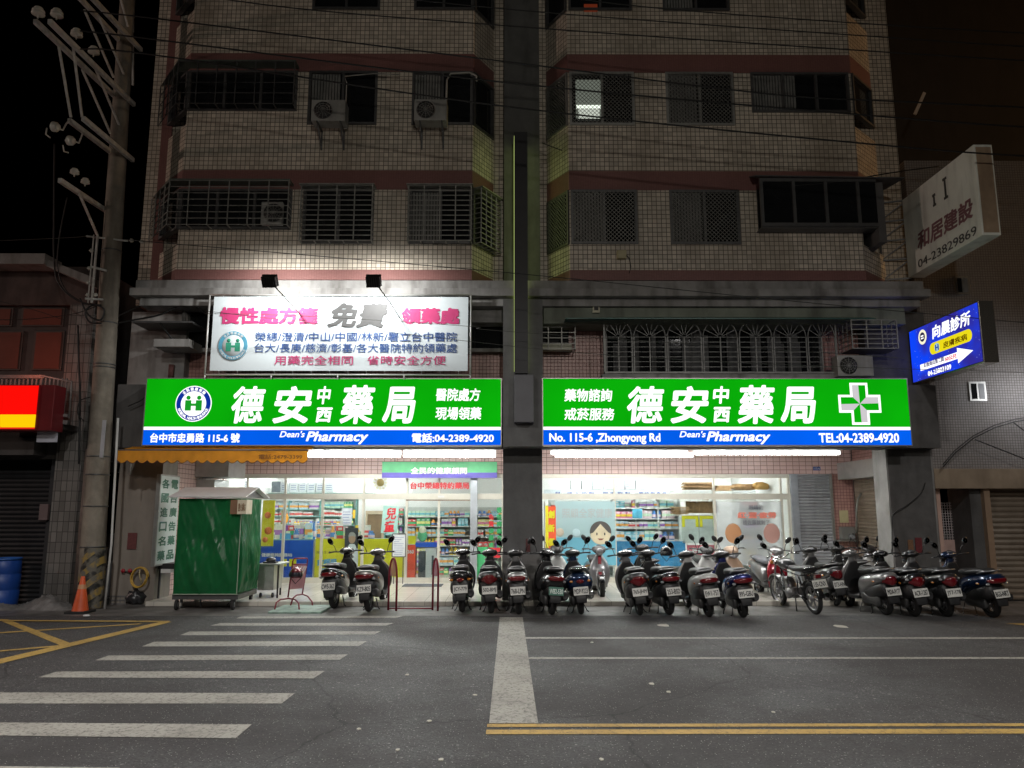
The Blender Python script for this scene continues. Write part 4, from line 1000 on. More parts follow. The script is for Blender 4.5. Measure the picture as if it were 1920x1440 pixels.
def shop_sign(px0, px1, label):
    a, b = W(px0, 836, YG), W(px1, 709, YG)
    t = empty('shop_sign', ((a.x + b.x) / 2, YG + .15, a.z), label, 'sign')
    MB().box(a.x, b.x, YG + .012, YG + .32, a.z, b.z).build('cabinet', SBOX, t, bevel=.01)
    z1, z2 = W(px0, 806, YG).z, W(px0, 800, YG).z
    x0, x1 = a.x + .02, b.x - .02
    MB().box(x0, x1, YG, YG + .010, z2, b.z - .02).build('green_face', GREEN, t)
    MB().box(x0, x1, YG, YG + .009, a.z + .02, z1).build('blue_face', BLUE, t)
    MB().box(x0, x1, YG, YG + .008, z1 + .001, z2 - .001).build('white_stripe', WHT, t)
    e = MB(); e.box(a.x, b.x, YG - .006, YG + .011, b.z - .019, b.z); e.box(a.x, b.x, YG - .006, YG + .011, a.z, a.z + .019)
    e.box(a.x, a.x + .019, YG - .006, YG + .011, a.z + .019, b.z - .019); e.box(b.x - .019, b.x, YG - .006, YG + .011, a.z + .019, b.z - .019)
    e.build('edge_trim', ALU, t)
    return t
YL = YG - .004
def big(chars, par):
    for ch, x0, y0, x1, y1, bd in chars: ptext(ch, 'lettering', WHT, par, x0, y0, x1, y1, YL, bold=bd, shear=.12)
sl = shop_sign(265, 941, 'left green and blue lit pharmacy sign with the round health logo and address 115-6')
big([('德', 432, 724, 499, 794, .026), ('安', 510, 724, 586, 794, .032), ('中', 594, 724, 621, 758, .032), ('西', 592, 764, 624, 792, .04), ('藥', 636, 722, 704, 795, .026), ('局', 716, 725, 780, 794, .032)], sl)
ptext('醫院處方', 'lettering', WHT, sl, 817, 728, 901, 752, YL, bold=.025, shear=.08); ptext('現場領藥', 'lettering', WHT, sl, 816, 763, 903, 787, YL, bold=.025, shear=.08)
ptext('台中市忠勇路 115-6 號', 'lettering', WHT, sl, 281, 812, 450, 830, YL, bold=.03)
ptext("Dean's", 'lettering', WHT, sl, 524, 808, 572, 820, YL, bold=.02, shear=.25); ptext('Pharmacy', 'lettering', WHT, sl, 573, 809, 691, 833, YL, bold=.03, shear=.25)
ptext('電話:04-2389-4920', 'lettering', WHT, sl, 772, 812, 926, 830, YL, bold=.03)
health_logo(sl, 363, 757, 34, YG - .003, NAVY, WHT, GRNL)
sr = shop_sign(1017, 1701, 'right green and blue lit pharmacy sign with the white cross and TEL number')
big([('德', 1176, 724, 1245, 794, .026), ('安', 1257, 724, 1328, 794, .032), ('中', 1337, 724, 1367, 757, .032), ('西', 1338, 763, 1370, 792, .04), ('藥', 1383, 722, 1452, 795, .026), ('局', 1464, 725, 1528, 794, .032)], sr)
ptext('藥物諮詢', 'lettering', WHT, sr, 1058, 729, 1148, 753, YL, bold=.025, shear=.08); ptext('戒菸服務', 'lettering', WHT, sr, 1058, 765, 1152, 788, YL, bold=.025, shear=.08)
ptext('No. 115-6 ,Zhongyong Rd', 'lettering', WHT, sr, 1030, 812, 1238, 833, YL, bold=.03)
ptext("Dean's", 'lettering', WHT, sr, 1274, 808, 1323, 820, YL, bold=.02, shear=.25); ptext('Pharmacy', 'lettering', WHT, sr, 1325, 809, 1444, 833, YL, bold=.03, shear=.25)
ptext('TEL:04-2389-4920', 'lettering', WHT, sr, 1536, 812, 1685, 830, YL, bold=.03)
# cross emblem
c = W(1612, 757, YL); k = .0104
def cross_poly(L, w): return [(-w, -L), (w, -L), (w, -w), (L, -w), (L, w), (w, w), (w, L), (-w, L), (-w, w), (-L, w), (-L, -w), (-w, -w)]
o = MB().add([(c.x + x * k, YL, c.z + z * k) for x, z in cross_poly(40, 17)], [tuple(range(12))]).build('cross', WHT, sr, fix=False)
MB().add([(c.x + x * k, YL - .003, c.z + z * k) for x, z in cross_poly(35.5, 12.5)], [tuple(range(12))]).build('cross_field', GREEN, o, fix=False)
q = MB()
for i in range(4):
    t = i * math.pi / 2; ct, st = math.cos(t), math.sin(t)
    pts = [(0, 0), (-12.5, 12.5), (-12.5, 35.5), (-.8, 35.5)]
    q.add([(c.x + (x * ct - z * st) * k, YL - .006, c.z + (x * st + z * ct) * k) for x, z in pts], [(0, 1, 2, 3)])
q.build('cross_facet', emit('facet_grey', (.62, .6, .62), 1, False), o, fix=False)

# ---- white banner over the left sign
YBn = 14.88
BNW = mat('banner_vinyl', (.72, .80, .83), .6, 0, .03, 2)
bn = empty('banner', (W(637, 697, YBn).x, YBn, W(637, 700, YBn).z), 'white floodlit banner with pink, grey and blue characters above the left green sign', 'banner')
a, b = W(393, 695, YBn), W(878, 557, YBn)
n = 24; v = []; 
rr = random.Random(2)
for j in range(9):
    for i in range(n + 1):
        fx, fz = i / n, j / 8; edge = min(fx, 1 - fx, fz, 1 - fz)
        v.append((a.x + (b.x - a.x) * fx, YBn + .004 * math.sin(fx * 17 + fz * 3) * min(1, edge * 6), a.z + (b.z - a.z) * fz))
me_ = MB().add(v, [(j * (n + 1) + i, j * (n + 1) + i + 1, (j + 1) * (n + 1) + i + 1, (j + 1) * (n + 1) + i) for j in range(8) for i in range(n)], 0, True)
me_.build('sheet', BNW, bn, fix=False)
fr = MB(); A = W(383, 702, YBn); B = W(883, 553, YBn)
for p0, p1 in (((A.x, A.z), (B.x, A.z)), ((B.x, A.z), (B.x, B.z)), ((B.x, B.z), (A.x, B.z)), ((A.x, B.z), (A.x, A.z))): fr.tube([(p0[0], YBn + .03, p0[1]), (p1[0], YBn + .03, p1[1])], .018)
for i in range(5): x = A.x + (B.x - A.x) * i / 4; fr.tube([(x, YBn + .03, A.z), (x, YBn + .03, W(0, 708, YBn).z - .03)], .014)
for i in range(4): x = A.x + (B.x - A.x) * (i + .5) / 4; fr.tube([(x, YBn + .03, B.z), (x, 15.85, B.z)], .014)
for i in range(14):
    x = a.x + (b.x - a.x) * (i + .5) / 14
    fr.tube([(x, YBn, b.z), (x, YBn + .03, B.z)], .004, 5); fr.tube([(x, YBn, a.z), (x, YBn + .03, A.z)], .004, 5)
fr.build('frame', mat('white_pipe', (.6, .6, .58), .4, .3), bn)
PK = mat('banner_pink', (.62, .05, .20), .6, 0, .02); GY = mat('banner_grey', (.10, .10, .10), .6, 0, .02); BL = mat('banner_blue', (.03, .09, .30), .6, 0, .02)
Yt = YBn - .009
ptext('慢性處方箋', 'lettering', PK, bn, 411, 576, 597, 608, Yt, bold=.05); ptext('免費', 'lettering', GY, bn, 613, 568, 728, 615, Yt, bold=.045, shear=.25); ptext('領藥處', 'lettering', PK, bn, 752, 577, 862, 608, Yt, bold=.05)
ptext('榮總/澄清/中山/中國/林新/署立台中醫院', 'lettering', BL, bn, 478, 623, 857, 640, Yt, bold=.006); ptext('台大/長庚/慈濟/彰基/各大醫院特約領藥處', 'lettering', BL, bn, 477, 644, 857, 661, Yt, bold=.006)
ptext('用藥完全相同', 'lettering', PK, bn, 514, 667, 662, 684, Yt, bold=.006); ptext('省時安全方便', 'lettering', PK, bn, 688, 667, 836, 684, Yt, bold=.006)
health_logo(bn, 437, 648, 29, Yt + .002, mat('logo_ring_teal', (.10, .38, .55), .6), BNW, mat('logo_green', (.03, .33, .20), .6))
# ---- floodlights
for i, (x, lab) in enumerate(((505, 'left black floodlight on an arm above the white banner'), (700, 'right black floodlight on an arm above the white banner'))):
    p = W(x, 528, 13.85)
    t = empty('floodlight', p, lab, 'floodlight')
    M_ = Matrix.Translation(p) @ Matrix.Rotation(R(38), 4, 'X')
    m_ = MB(); m_.box(-.13, .13, -.05, .06, -.10, .10); m_.box(-.14, .14, .06, .09, -.11, .11)
    for j in range(6): m_.box(-.11 + j * .04, -.10 + j * .04, -.08, -.05, -.09, .09)
    m_.v = [tuple(M_ @ Vector(q)) for q in m_.v]; m_.build('housing', mat('black_metal', (.012, .012, .012), .5, .3), t)
    m_ = MB(); m_.box(-.115, .115, .0905, .093, -.09, .09); m_.v = [tuple(M_ @ Vector(q)) for q in m_.v]; m_.build('lens', emit('flood_lens', (1, 1, .96), 8, False), t)
    MB().tube([p + Vector((.05, 0, -.03)), p + Vector((.24, .55, -.26)), p + Vector((.30, 1.08, -.34))], .013).build('arm', STEEL, t)
    d = lamp('floodlight_beam', 'SPOT', tuple(M_ @ Vector((0, .13, 0))), 165, (1, 1, .98), tuple(M_ @ Vector((0, .13, 0)) + Vector((0, .8, -.62))), .05, 172, .45)
# ---- blade sign on the central pillar, lit on both sides
x0, x1 = W(965, 500, 14.9).x, W(988, 500, 14.9).x
zb, zt = W(965, 700, 14.9).z, W(965, 248, 14.9).z
bs = empty('blade_sign', ((x0 + x1) / 2, 15.2, zb), 'tall narrow dark blade sign seen edge-on above the central pillar, its sides glowing yellow green', 'sign')
MB().box(x0, x1, 14.9, 15.42, zb, zt).build('cabinet', mat('blade_black', (.02, .02, .022), .5, .2), bs)
LED = emit('blade_face', (.66, .80, .25), .7)
MB().box(x0 - .012, x0 - .002, 14.93, 15.40, zb + .05, zt - .06).build('left_face', LED, bs)
MB().box(x1 + .002, x1 + .012, 14.93, 15.40, zb + .05, zt - .06).build('right_face', LED, bs)
MB().box(x0 - .006, x1 + .016, 14.882, 14.899, zb, zt).build('front_plate', mat('blade_black', (.02, .02, .022), .5, .2), bs)
a, b = W(964, 792, 14.8), W(1001, 702, 14.8)
MB().box(a.x, b.x, 14.8, 15.34, a.z, b.z).build('power_box', mat('box_grey', (.10, .10, .11), .5, .2, .1), bs, bevel=.015)
# ---- blade signs at the right: clinic (blue, lit) and construction firm (white, unlit)
def side_sign(farpt, farb, nearpt, Yf, thick, label):
    X = W(farpt[0], (farpt[1] + farb[1]) / 2, Yf).x
    zt_, zb_ = WX(farpt[0], farpt[1], X).z, WX(farb[0], farb[1], X).z; yn = WX(nearpt[0], nearpt[1], X).y
    t = empty('clinic_sign' if thick > .3 else 'billboard', (X + thick / 2, (yn + Yf) / 2, zb_), label, 'sign')
    return t, X, yn, zb_, zt_
def stext(s, m, par, X, pxl, pxr, pyt, pyb, **k):
    l = WX(pxl, (pyt + pyb) / 2, X); u = WX(pxr, pyt, X); d = WX(pxr, pyb, X)
    return text(s, 'lettering', m, par, (X, l.y, d.z), (0, -1, 0), (0, 0, 1), w=l.y - d.y, h=u.z - d.z, **k)
cs, X, yn, zb_, zt_ = side_sign((1707, 619), (1712, 720), (1838, 620), 15.55, .40, 'blue lit clinic sign with a yellow pill shape and white arrow projecting at the right')
XT = W(1866, 600, yn).x
MB().box(X + .012, XT, yn, 15.55, zb_, zt_).build('cabinet', mat('steel_box', (.42, .38, .32), .22, .9, .1, 3), cs, bevel=.01)
def blue_face():
    m = bpy.data.materials.new('clinic_blue'); m.use_nodes = True; n = m.node_tree.nodes; L = m.node_tree.links; n.clear()
    o = n.new('ShaderNodeOutputMaterial'); e = n.new('ShaderNodeEmission'); tc = n.new('ShaderNodeTexCoord'); no = n.new('ShaderNodeTexNoise'); no.inputs['Scale'].default_value = 1.4
    cr = n.new('ShaderNodeValToRGB'); cr.color_ramp.elements[0].position = .35; cr.color_ramp.elements[0].color = (.03, .025, .30, 1); cr.color_ramp.elements[1].position = .62; cr.color_ramp.elements[1].color = (.005, .06, .95, 1)
    vo = n.new('ShaderNodeTexVoronoi'); vo.inputs['Scale'].default_value = 14; mr = n.new('ShaderNodeMapRange'); mr.inputs[1].default_value = .05; mr.inputs[2].default_value = .12; mr.inputs[3].default_value = .8; mr.inputs[4].default_value = 0
    mx = n.new('ShaderNodeMix'); mx.data_type = 'RGBA'; mx.inputs[7].default_value = (.5, .6, 1, 1)
    L.new(tc.outputs['Object'], no.inputs[0]); L.new(tc.outputs['Object'], vo.inputs[0]); L.new(no.outputs[0], cr.inputs[0]); L.new(vo.outputs[0], mr.inputs[0]); L.new(mr.outputs[0], mx.inputs[0]); L.new(cr.outputs[0], mx.inputs[6]); L.new(mx.outputs[2], e.inputs[0]); L.new(e.outputs[0], o.inputs[0])
    return m
MB().box(X, X + .010, yn + .03, 15.52, zb_ + .03, zt_ - .03).build('blue_face', blue_face(), cs)
def sp(px_, py_, d=.004): q = WX(px_, py_, X); return Vector((X - d, q.y, q.z))
stext('向晨診所', WHT, cs, X - .004, 1745, 1821, 580, 608, bold=.03, shear=.1)
zT, zB = WX(1818, 616, X).z, WX(1818, 640, X).z; r = (zT - zB) / 2; yl, yr = WX(1743, 650, X).y - r, WX(1823, 628, X).y + r; zc = (zT + zB) / 2
pts = [(yl + r * math.sin(t), zc + r * math.cos(t)) for t in [math.pi * i / 12 for i in range(13)]] + [(yr - r * math.sin(t), zc - r * math.cos(t)) for t in [math.pi * i / 12 for i in range(13)]]
pill = MB().add([(X - .003, y, z) for y, z in pts], [tuple(range(len(pts)))]).build('pill_panel', emit('pill_yellow', (.85, .72, .01), 1, False), cs, fix=False)
stext('皮膚疾病', emit('pill_ink', (.2, .1, .0), .6, False), pill, X - .006, 1767, 1814, 624, 637, bold=.02)
MB().lathe(Vector((X - .003, WX(1757, 650, X).y, zc)), (-1, 0, 0), [(0, 0), (0, r * .75), (.003, r * .75), (.003, 0)], 20).build('pill_dot', emit('pale_teal', (.35, .6, .7), 1, False), pill)
stext('H', NAVY, pill, X - .008, 1753.5, 1760.5, 644, 656, bold=.03)
zt2, zb2 = WX(1795, 660, X).z, WX(1795, 673, X).z; zt3, zb3 = WX(1795, 652, X).z, WX(1795, 682, X).z; yl, ym, yr = WX(1726, 690, X).y, WX(1795, 660, X).y, WX(1825, 656, X).y
ar = MB().add([(X - .003, yl, zb2), (X - .003, yl, zt2), (X - .003, ym, zt2), (X - .003, ym, zt3), (X - .003, yr, (zt3 + zb3) / 2), (X - .003, ym, zb3), (X - .003, ym, zb2)], [(0, 1, 2, 3, 4, 5, 6)]).build('arrow', WHT, cs, fix=False)
stext('右後員山第二間', emit('arrow_ink', (.12, .1, .25), .7, False), ar, X - .006, 1731, 1770, 667.5, 677, bold=.02)
stext('50公尺', emit('arrow_red', (.8, .05, .1), 1, False), ar, X - .006, 1771, 1794, 662, 671, bold=.03)
stext('04-23803109', WHT, cs, X - .004, 1739, 1784, 682, 692, bold=.03)
cc = sp(1730, 632); lg = MB().lathe(cc, (-1, 0, 0), [(0, 0), (0, .15), (.002, .15), (.002, 0)], 24).build('logo_ring', emit('logo_glow', (1, .95, .7), 1, False), cs)
MB().lathe(cc + Vector((-.003, 0, 0)), (-1, 0, 0), [(0, 0), (0, .095), (.002, .095), (.002, 0)], 24).build('logo_core', emit('logo_core', (.02, .015, .06), 1, False), lg)
q = MB(); q.box(X - .012, X - .011, cc.y - .05, cc.y + .05, cc.z + .005, cc.z + .035); q.box(X - .012, X - .011, cc.y - .05, cc.y + .05, cc.z - .04, cc.z - .015); q.build('logo_bars', WHT, lg)
for z in (zb_ + .15, zt_ - .15): MB().bar((X + .2, 15.55, z), (X - .1, 15.7, z + .0), .05).build('bracket', ALUD, cs)
wsn, X, yn, zb_, zt_ = side_sign((1697, 371), (1705, 520), (1834, 360), 15.5, .3, 'large unlit white billboard with faded pink characters and black phone number, high at the right')
XT = W(1869, 360, yn).x
WB = mat('billboard_white', (.86, .88, .80), .6, 0, .08, 1.5, dirt=.4)
MB().box(X, XT, yn, 15.5, zb_, zt_).build('cabinet', WB, wsn, bevel=.01)
MB().box(X + .03, XT - .03, yn - .006, yn - .002, zb_ + .05, zt_ - .05).build('front_panel', mat('billboard_side', (.42, .30, .20), .5, 0, .2, 4, dirt=.5), wsn)
stext('和居建設', mat('faded_pink', (.26, .12, .13), .6, 0, .2), wsn, X - .004, 1714, 1826, 365, 406, bold=.03, shear=.12)
stext('04-23829869', mat('faded_black', (.07, .07, .065), .6), wsn, X - .004, 1716, 1832, 421, 439, bold=.004)
for (l, r_, t_, b_) in ((1748, 1754, 366, 390), (1767, 1775, 336, 378)):
    u, d = WX(l, t_, X), WX(l, b_, X); y1 = WX(r_, t_, X).y; k = MB(); ym = (u.y + y1) / 2
    k.box(X - .006, X - .003, u.y, y1, u.z - .05, u.z); k.box(X - .006, X - .003, u.y, y1, d.z, d.z + .05); k.box(X - .0065, X - .0035, ym - .03, ym + .03, d.z + .05, u.z - .05)
    k.build('logo_mark', mat('faded_black', (.07, .07, .065), .6), wsn)
tr = MB()
for i in range(5):
    z = zb_ + (zt_ - zb_) * i / 4; tr.bar((X + .1, 15.5, z), (X - .45, 15.68, z), .03)
    if i < 4: tr.bar((X - .45, 15.68, z), (X + .1, 15.5, z + (zt_ - zb_) / 4), .025)
tr.bar((X - .45, 15.66, zb_), (X - .45, 15.66, zt_), .04); tr.build('lattice_bracket', ALUD, wsn)
# ---- lit red and yellow sign at the far left
a, b = W(-60, 804, 14.6), W(76, 723, 14.6); z1 = W(0, 777, 14.6).z
rs_ = empty('neighbour_sign', ((a.x + b.x) / 2, 14.8, a.z), 'lit red sign with a yellow band at the left edge', 'sign')
MB().box(a.x, b.x + .27, 14.62, 15.0, a.z - .03, b.z + .02).build('cabinet', mat('cabinet_maroon', (.15, .012, .015), .4, .2), rs_, bevel=.01)
MB().box(a.x, b.x - .04, 14.6, 14.615, z1, b.z).build('red_face', emit('face_red', (1.0, .004, .002), 1), rs_)
MB().box(a.x, b.x - .04, 14.6, 14.614, a.z + .03, z1 - .002).build('yellow_face', emit('face_yellow', (1.0, .62, .002), 1), rs_)
MB().box(a.x, b.x - .04, 14.6, 14.613, a.z, a.z + .028).build('lower_band', emit('face_red2', (.8, .02, .01), 1, False), rs_)
a, b = W(68, 829, 14.9), W(107, 808, 14.9)
tag(MB().box(a.x, b.x, 14.9, 14.94, a.z, b.z).build('small_board', mat('board_white', (.5, .5, .56), .6)), 'small blank white board under the red sign', 'board')
# ================================================================ SCOOTERS AND THE MOTORCYCLE
def cpaint(name, col, rough=.25, metal=.3): return mat('paint_' + name, col, rough, metal, .04, 3, coat=.6)
BLK = mat('scooter_black_plastic', (.018, .018, .019), .42, 0, .2, 6, .05)
RUB = mat('tyre_rubber', (.014, .014, .014), .85, 0, .2, 20, .2)
SEATM = mat('seat_vinyl', (.016, .016, .017), .5, 0, .2, 8, .15)
CHR = mat('chrome', (.6, .6, .6), .15, 1.0, .05, 4)
ALW = mat('wheel_alloy', (.30, .30, .31), .35, .8, .1, 5)
TAIL = mat('tail_lens_red', (.11, .004, .007), .12, 0, .1, 5, coat=1)
CLEAR = mat('clear_lens', (.35, .36, .38), .1, .3, .1, 5, coat=1)
AMB = mat('amber_lens', (.5, .17, .02), .15, 0, .1, 5, coat=1)
MIR = mat('mirror_glass', (.5, .52, .55), .04, 1.0, 0)
PLW = mat('plate_white', (.62, .62, .58), .45, 0, .1, 8, dirt=.3); PLG = mat('plate_green', (.02, .12, .08), .45)
PLI = mat('plate_ink', (.015, .015, .02), .5); PLI2 = mat('plate_ink_white', (.6, .7, .65), .5)
def V3(x, y, z): return Vector((x, y, z))
def wheel(root, y, r=.235, w=.052, spokes=5, name='wheel', rim=None):
    m = MB(); pr = []
    for i in range(12):
        t = i * math.tau / 12; pr.append((w * math.cos(t), r - .052 + .052 * math.sin(t)))
    m.lathe((0, y, r), (1, 0, 0), pr, 32, closed=True); o = m.build(name, RUB, root, uv=False)
    o2 = MB(); ri = r - .085
    o2.lathe((0, y, r), (1, 0, 0), [(-.035, ri + .015), (-.03, ri - .015), (.03, ri - .015), (.035, ri + .015)], 28)
    o2.lathe((0, y, r), (1, 0, 0), [(-.05, 0), (-.05, .035), (.05, .035), (.05, 0)], 14)
    for i in range(spokes):
        t = i * math.tau / spokes + .3; o2.bar((0, y + .03 * math.cos(t), r + .03 * math.sin(t)), (0, y + (ri - .01) * math.cos(t), r + (ri - .01) * math.sin(t)), .03, .022, up=(1, 0, 0))
    o2.lathe((0, y, r), (1, 0, 0), [(.052, .02), (.055, .075), (.058, .075), (.058, .02)], 20)
    o2.build('rim', rim or ALW, o, uv=False)
    return o
def plate(root, c, s, green=False, tilt=.25, yaw=0):
    m = MB(); U = V3(1, 0, 0); Vv = V3(0, -math.sin(tilt) * -1 * 1.0, math.cos(tilt)); Vv = V3(0, math.sin(tilt), math.cos(tilt)); N = U.cross(Vv)
    w, h = .26, .14; O = V3(*c) - U * w / 2 - Vv * h / 2
    q = [O, O + U * w, O + U * w + Vv * h, O + Vv * h]
    m.add([p + N * d for d in (0, .004) for p in q], [(0, 1, 2, 3), (4, 5, 6, 7), (0, 1, 5, 4), (1, 2, 6, 5), (2, 3, 7, 6), (3, 0, 4, 7)])
    o = m.build('licence_plate', PLG if green else PLW, root)
    text(s, 'lettering', PLI2 if green else PLI, o, O + U * .014 + Vv * .024 + N * .006, U, Vv, w=w - .028, h=h - .055, bold=.02)
    return o
def mirror(root, side, bx, by, bz, h, ax=.10, chrome=False, par=None):
    p0 = V3(side * bx, by, bz); p1 = p0 + V3(side * .03, -.02, h * .6); p2 = p0 + V3(side * ax, -.05, h)
    o = MB().tube([p0, p1, p2], .0065, 8).build('mirror', CHR if chrome else BLK, root if par is None else par, uv=False)
    c = p2 + V3(side * .015, 0, .035); ax_ = V3(side * -.12, -1, .05).normalized()
    k = MB(); k.sphere((0, 0, 0), .082, .024, .050, 16, 8)
    M_ = Matrix.Translation(c) @ Matrix.Rotation(side * R(-50), 4, 'Y') @ Matrix.Rotation(side * .12, 4, 'Z')
    k.v = [tuple(M_ @ Vector(q)) for q in k.v]
    n0 = len(k.v); g = MB(); g.lathe((0, -.020, 0), (0, -1, 0), [(0, 0), (0, .046), (.003, .046), (.003, 0)], 16); g.v = [tuple(M_ @ (Vector(q) * 1.0)) for q in g.v]
    k.add(g.v, g.f, 1, False)
    k.v = k.v
    head = k.build('mirror_head', [BLK, MIR], o, uv=False)
    return o
def scooter(col, platetxt, name='', trim=None, round_=False, tail='wide', dark=False, green=False, rack=True, top=1.0, wide=1.0, seat=None, legshield=None, chrome=False, headlamp='fairing', panel=None):
    root = empty('scooter', (0, 0, 0), 'scooter', 'scooter', 'scooters and motorcycles parked in front of the shops')
    P = col; T = trim or BLK; w = wide * 1.12
    if panel is None: panel = P
    # rear body shell
    b = MB()
    if round_:
        b.loft([(V3(0, -.93, .60), V3(.05, 0, 0), V3(0, 0, .05)), (V3(0, -.90, .59), V3(.15 * w, 0, 0), V3(0, 0, .12)), (V3(0, -.74, .55), V3(.215 * w, 0, 0), V3(0, .0, .19)), (V3(0, -.5, .52), V3(.22 * w, 0, 0), V3(0, 0, .20)),
                (V3(0, -.25, .50), V3(.17 * w, 0, 0), V3(0, 0, .19)), (V3(0, -.08, .45), V3(.13, 0, 0), V3(0, 0, .17)), (V3(0, -.03, .42), V3(.10, 0, 0), V3(0, 0, .12))], 24, 4, 2.2)
    else:
        b.loft([(V3(0, -.95, .70), V3(.05 * w, 0, 0), V3(0, .01, .035)), (V3(0, -.92, .69), V3(.125 * w, 0, 0), V3(0, .02, .07)), (V3(0, -.80, .655), V3(.165 * w, 0, 0), V3(0, .02, .10)), (V3(0, -.6, .60), V3(.185 * w, 0, 0), V3(0, 0, .135)),
                (V3(0, -.38, .54), V3(.18 * w, 0, 0), V3(0, 0, .17)), (V3(0, -.16, .47), V3(.155 * w, 0, 0), V3(0, 0, .19)), (V3(0, -.05, .43), V3(.12, 0, 0), V3(0, 0, .15))], 22, 4, 2.5)
    b.build('body', P, root, uv=False)
    # lower black bodywork, engine block, transmission case, exhaust
    b = MB()
    b.loft([(V3(0, -.90, .50), V3(.06, 0, 0), V3(0, .02, .10)), (V3(0, -.86, .48), V3(.135 * w, 0, 0), V3(0, .02, .13)), (V3(0, -.70, .44), V3(.17 * w, 0, 0), V3(0, 0, .13)), (V3(0, -.45, .39), V3(.16 * w, 0, 0), V3(0, 0, .14)), (V3(0, -.15, .32), V3(.13, 0, 0), V3(0, 0, .1)), (V3(0, -.02, .30), V3(.11, 0, 0), V3(0, 0, .07))], 18, 3, 3)
    b.build('undertray', BLK, root, uv=False)
    b = MB(); b.loft([(V3(-.125, -.72, .26), V3(.03, 0, 0), V3(0, 0, .05)), (V3(-.125, -.66, .255), V3(.045, 0, 0), V3(0, 0, .10)), (V3(-.125, -.45, .26), V3(.045, 0, 0), V3(0, 0, .085)), (V3(-.125, -.22, .28), V3(.045, 0, 0), V3(0, 0, .10)), (V3(-.12, -.14, .29), V3(.02, 0, 0), V3(0, 0, .06))], 14, 3, 2.6)
    b.build('transmission_case', mat('engine_grey', (.10, .10, .10), .4, .6, .2, 10), root, uv=False)
    b = MB(); b.loft([(V3(.175, -.92, .36), V3(.035, 0, 0), V3(0, 0, .035)), (V3(.175, -.90, .36), V3(.06, 0, 0), V3(0, 0, .072)), (V3(.17, -.65, .32), V3(.06, 0, 0), V3(0, 0, .072)), (V3(.14, -.45, .27), V3(.03, 0, 0), V3(0, 0, .035)), (V3(.12, -.25, .24), V3(.018, 0, 0), V3(0, 0, .018))], 14, 3, 2.2)
    b.build('exhaust', BLK if not chrome else CHR, root, uv=False)
    wheel(root, -.63, name='rear_wheel'); wheel(root, .64, name='front_wheel')
    # rear mudguard and plate holder
    m = MB()
    m.loft([(V3(0, -.80, .56), V3(.13, 0, 0), V3(0, .03, .02)), (V3(0, -.90, .46), V3(.14, 0, 0), V3(0, .03, .01)), (V3(0, -.95, .33), V3(.10, 0, 0), V3(0, .02, .01)), (V3(0, -.955, .24), V3(.09, 0, 0), V3(0, .015, .008))], 14, 3, 5)
    m.build('mudguard', BLK, root, uv=False)
    plate(root, (0, -.975, .44), platetxt, green)
    # tail lamp
    m = MB()
    if tail == 'wide': m.loft([(V3(-.14 * w, -.90, .655), V3(0, .02, 0), V3(0, 0, .015)), (V3(-.10 * w, -.945, .65), V3(0, .03, 0), V3(0, 0, .04)), (V3(0, -.965, .65), V3(0, .03, 0), V3(0, 0, .045)), (V3(.10 * w, -.945, .65), V3(0, .03, 0), V3(0, 0, .04)), (V3(.14 * w, -.90, .655), V3(0, .02, 0), V3(0, 0, .015))], 12, 3, 2.4)
    elif tail == 'big': m.loft([(V3(-.12 * w, -.88, .63), V3(0, .03, 0), V3(0, 0, .03)), (V3(-.07, -.95, .625), V3(0, .03, 0), V3(0, 0, .07)), (V3(0, -.975, .62), V3(0, .03, 0), V3(0, 0, .085)), (V3(.07, -.95, .625), V3(0, .03, 0), V3(0, 0, .07)), (V3(.12 * w, -.88, .63), V3(0, .03, 0), V3(0, 0, .03))], 12, 3, 2.2)
    else: m.loft([(V3(-.07, -.93, .60), V3(0, .02, 0), V3(0, 0, .02)), (V3(0, -.965, .60), V3(0, .03, 0), V3(0, 0, .04)), (V3(.07, -.93, .60), V3(0, .02, 0), V3(0, 0, .02))], 12, 3, 2.4)
    tl = m.build('tail_light', TAIL, root, uv=False)
    for s in (-1, 1):
        m = MB(); m.sphere((s * .135 * w, -.90, .60 if tail != 'big' else .665), .035, .03, .022, 10, 6); m.build('turn_signal', CLEAR if tail != 'small' else AMB, root, uv=False)
    for s_ in (-1, 1): MB().sphere((s_ * .175 * w, -.70, .60), .012, .05, .018, 8, 6).build('reflector', AMB, root, uv=False)
    # seat
    m = MB()
    m.loft([(V3(0, -.80, .80), V3(.07, 0, 0), V3(0, 0, .02)), (V3(0, -.76, .80), V3(.125, 0, 0), V3(0, 0, .045)), (V3(0, -.55, .785), V3(.145, 0, 0), V3(0, 0, .055)), (V3(0, -.30, .75), V3(.145, 0, 0), V3(0, 0, .065)), (V3(0, -.08, .74), V3(.10, 0, 0), V3(0, 0, .06)), (V3(0, -.02, .73), V3(.06, 0, 0), V3(0, 0, .035))], 18, 4, 2.6)
    m.build('seat', seat or SEATM, root, uv=False)
    if rack:
        m = MB(); m.tube([V3(-.13, -.62, .76), V3(-.145, -.78, .80), V3(-.12, -.90, .815), V3(0, -.935, .82), V3(.12, -.90, .815), V3(.145, -.78, .80), V3(.13, -.62, .76)], .013, 8); m.build('grab_rail', ALW if not chrome else CHR, root, uv=False)
    # floorboard
    m = MB(); m.loft([(V3(0, -.10, .29), V3(.15, 0, 0), V3(0, 0, .06)), (V3(0, .05, .265), V3(.18, 0, 0), V3(0, 0, .045)), (V3(0, .25, .265), V3(.18, 0, 0), V3(0, 0, .045)), (V3(0, .37, .31), V3(.16, 0, 0), V3(0, 0, .06))], 16, 3, 4); m.build('floorboard', BLK, root, uv=False)
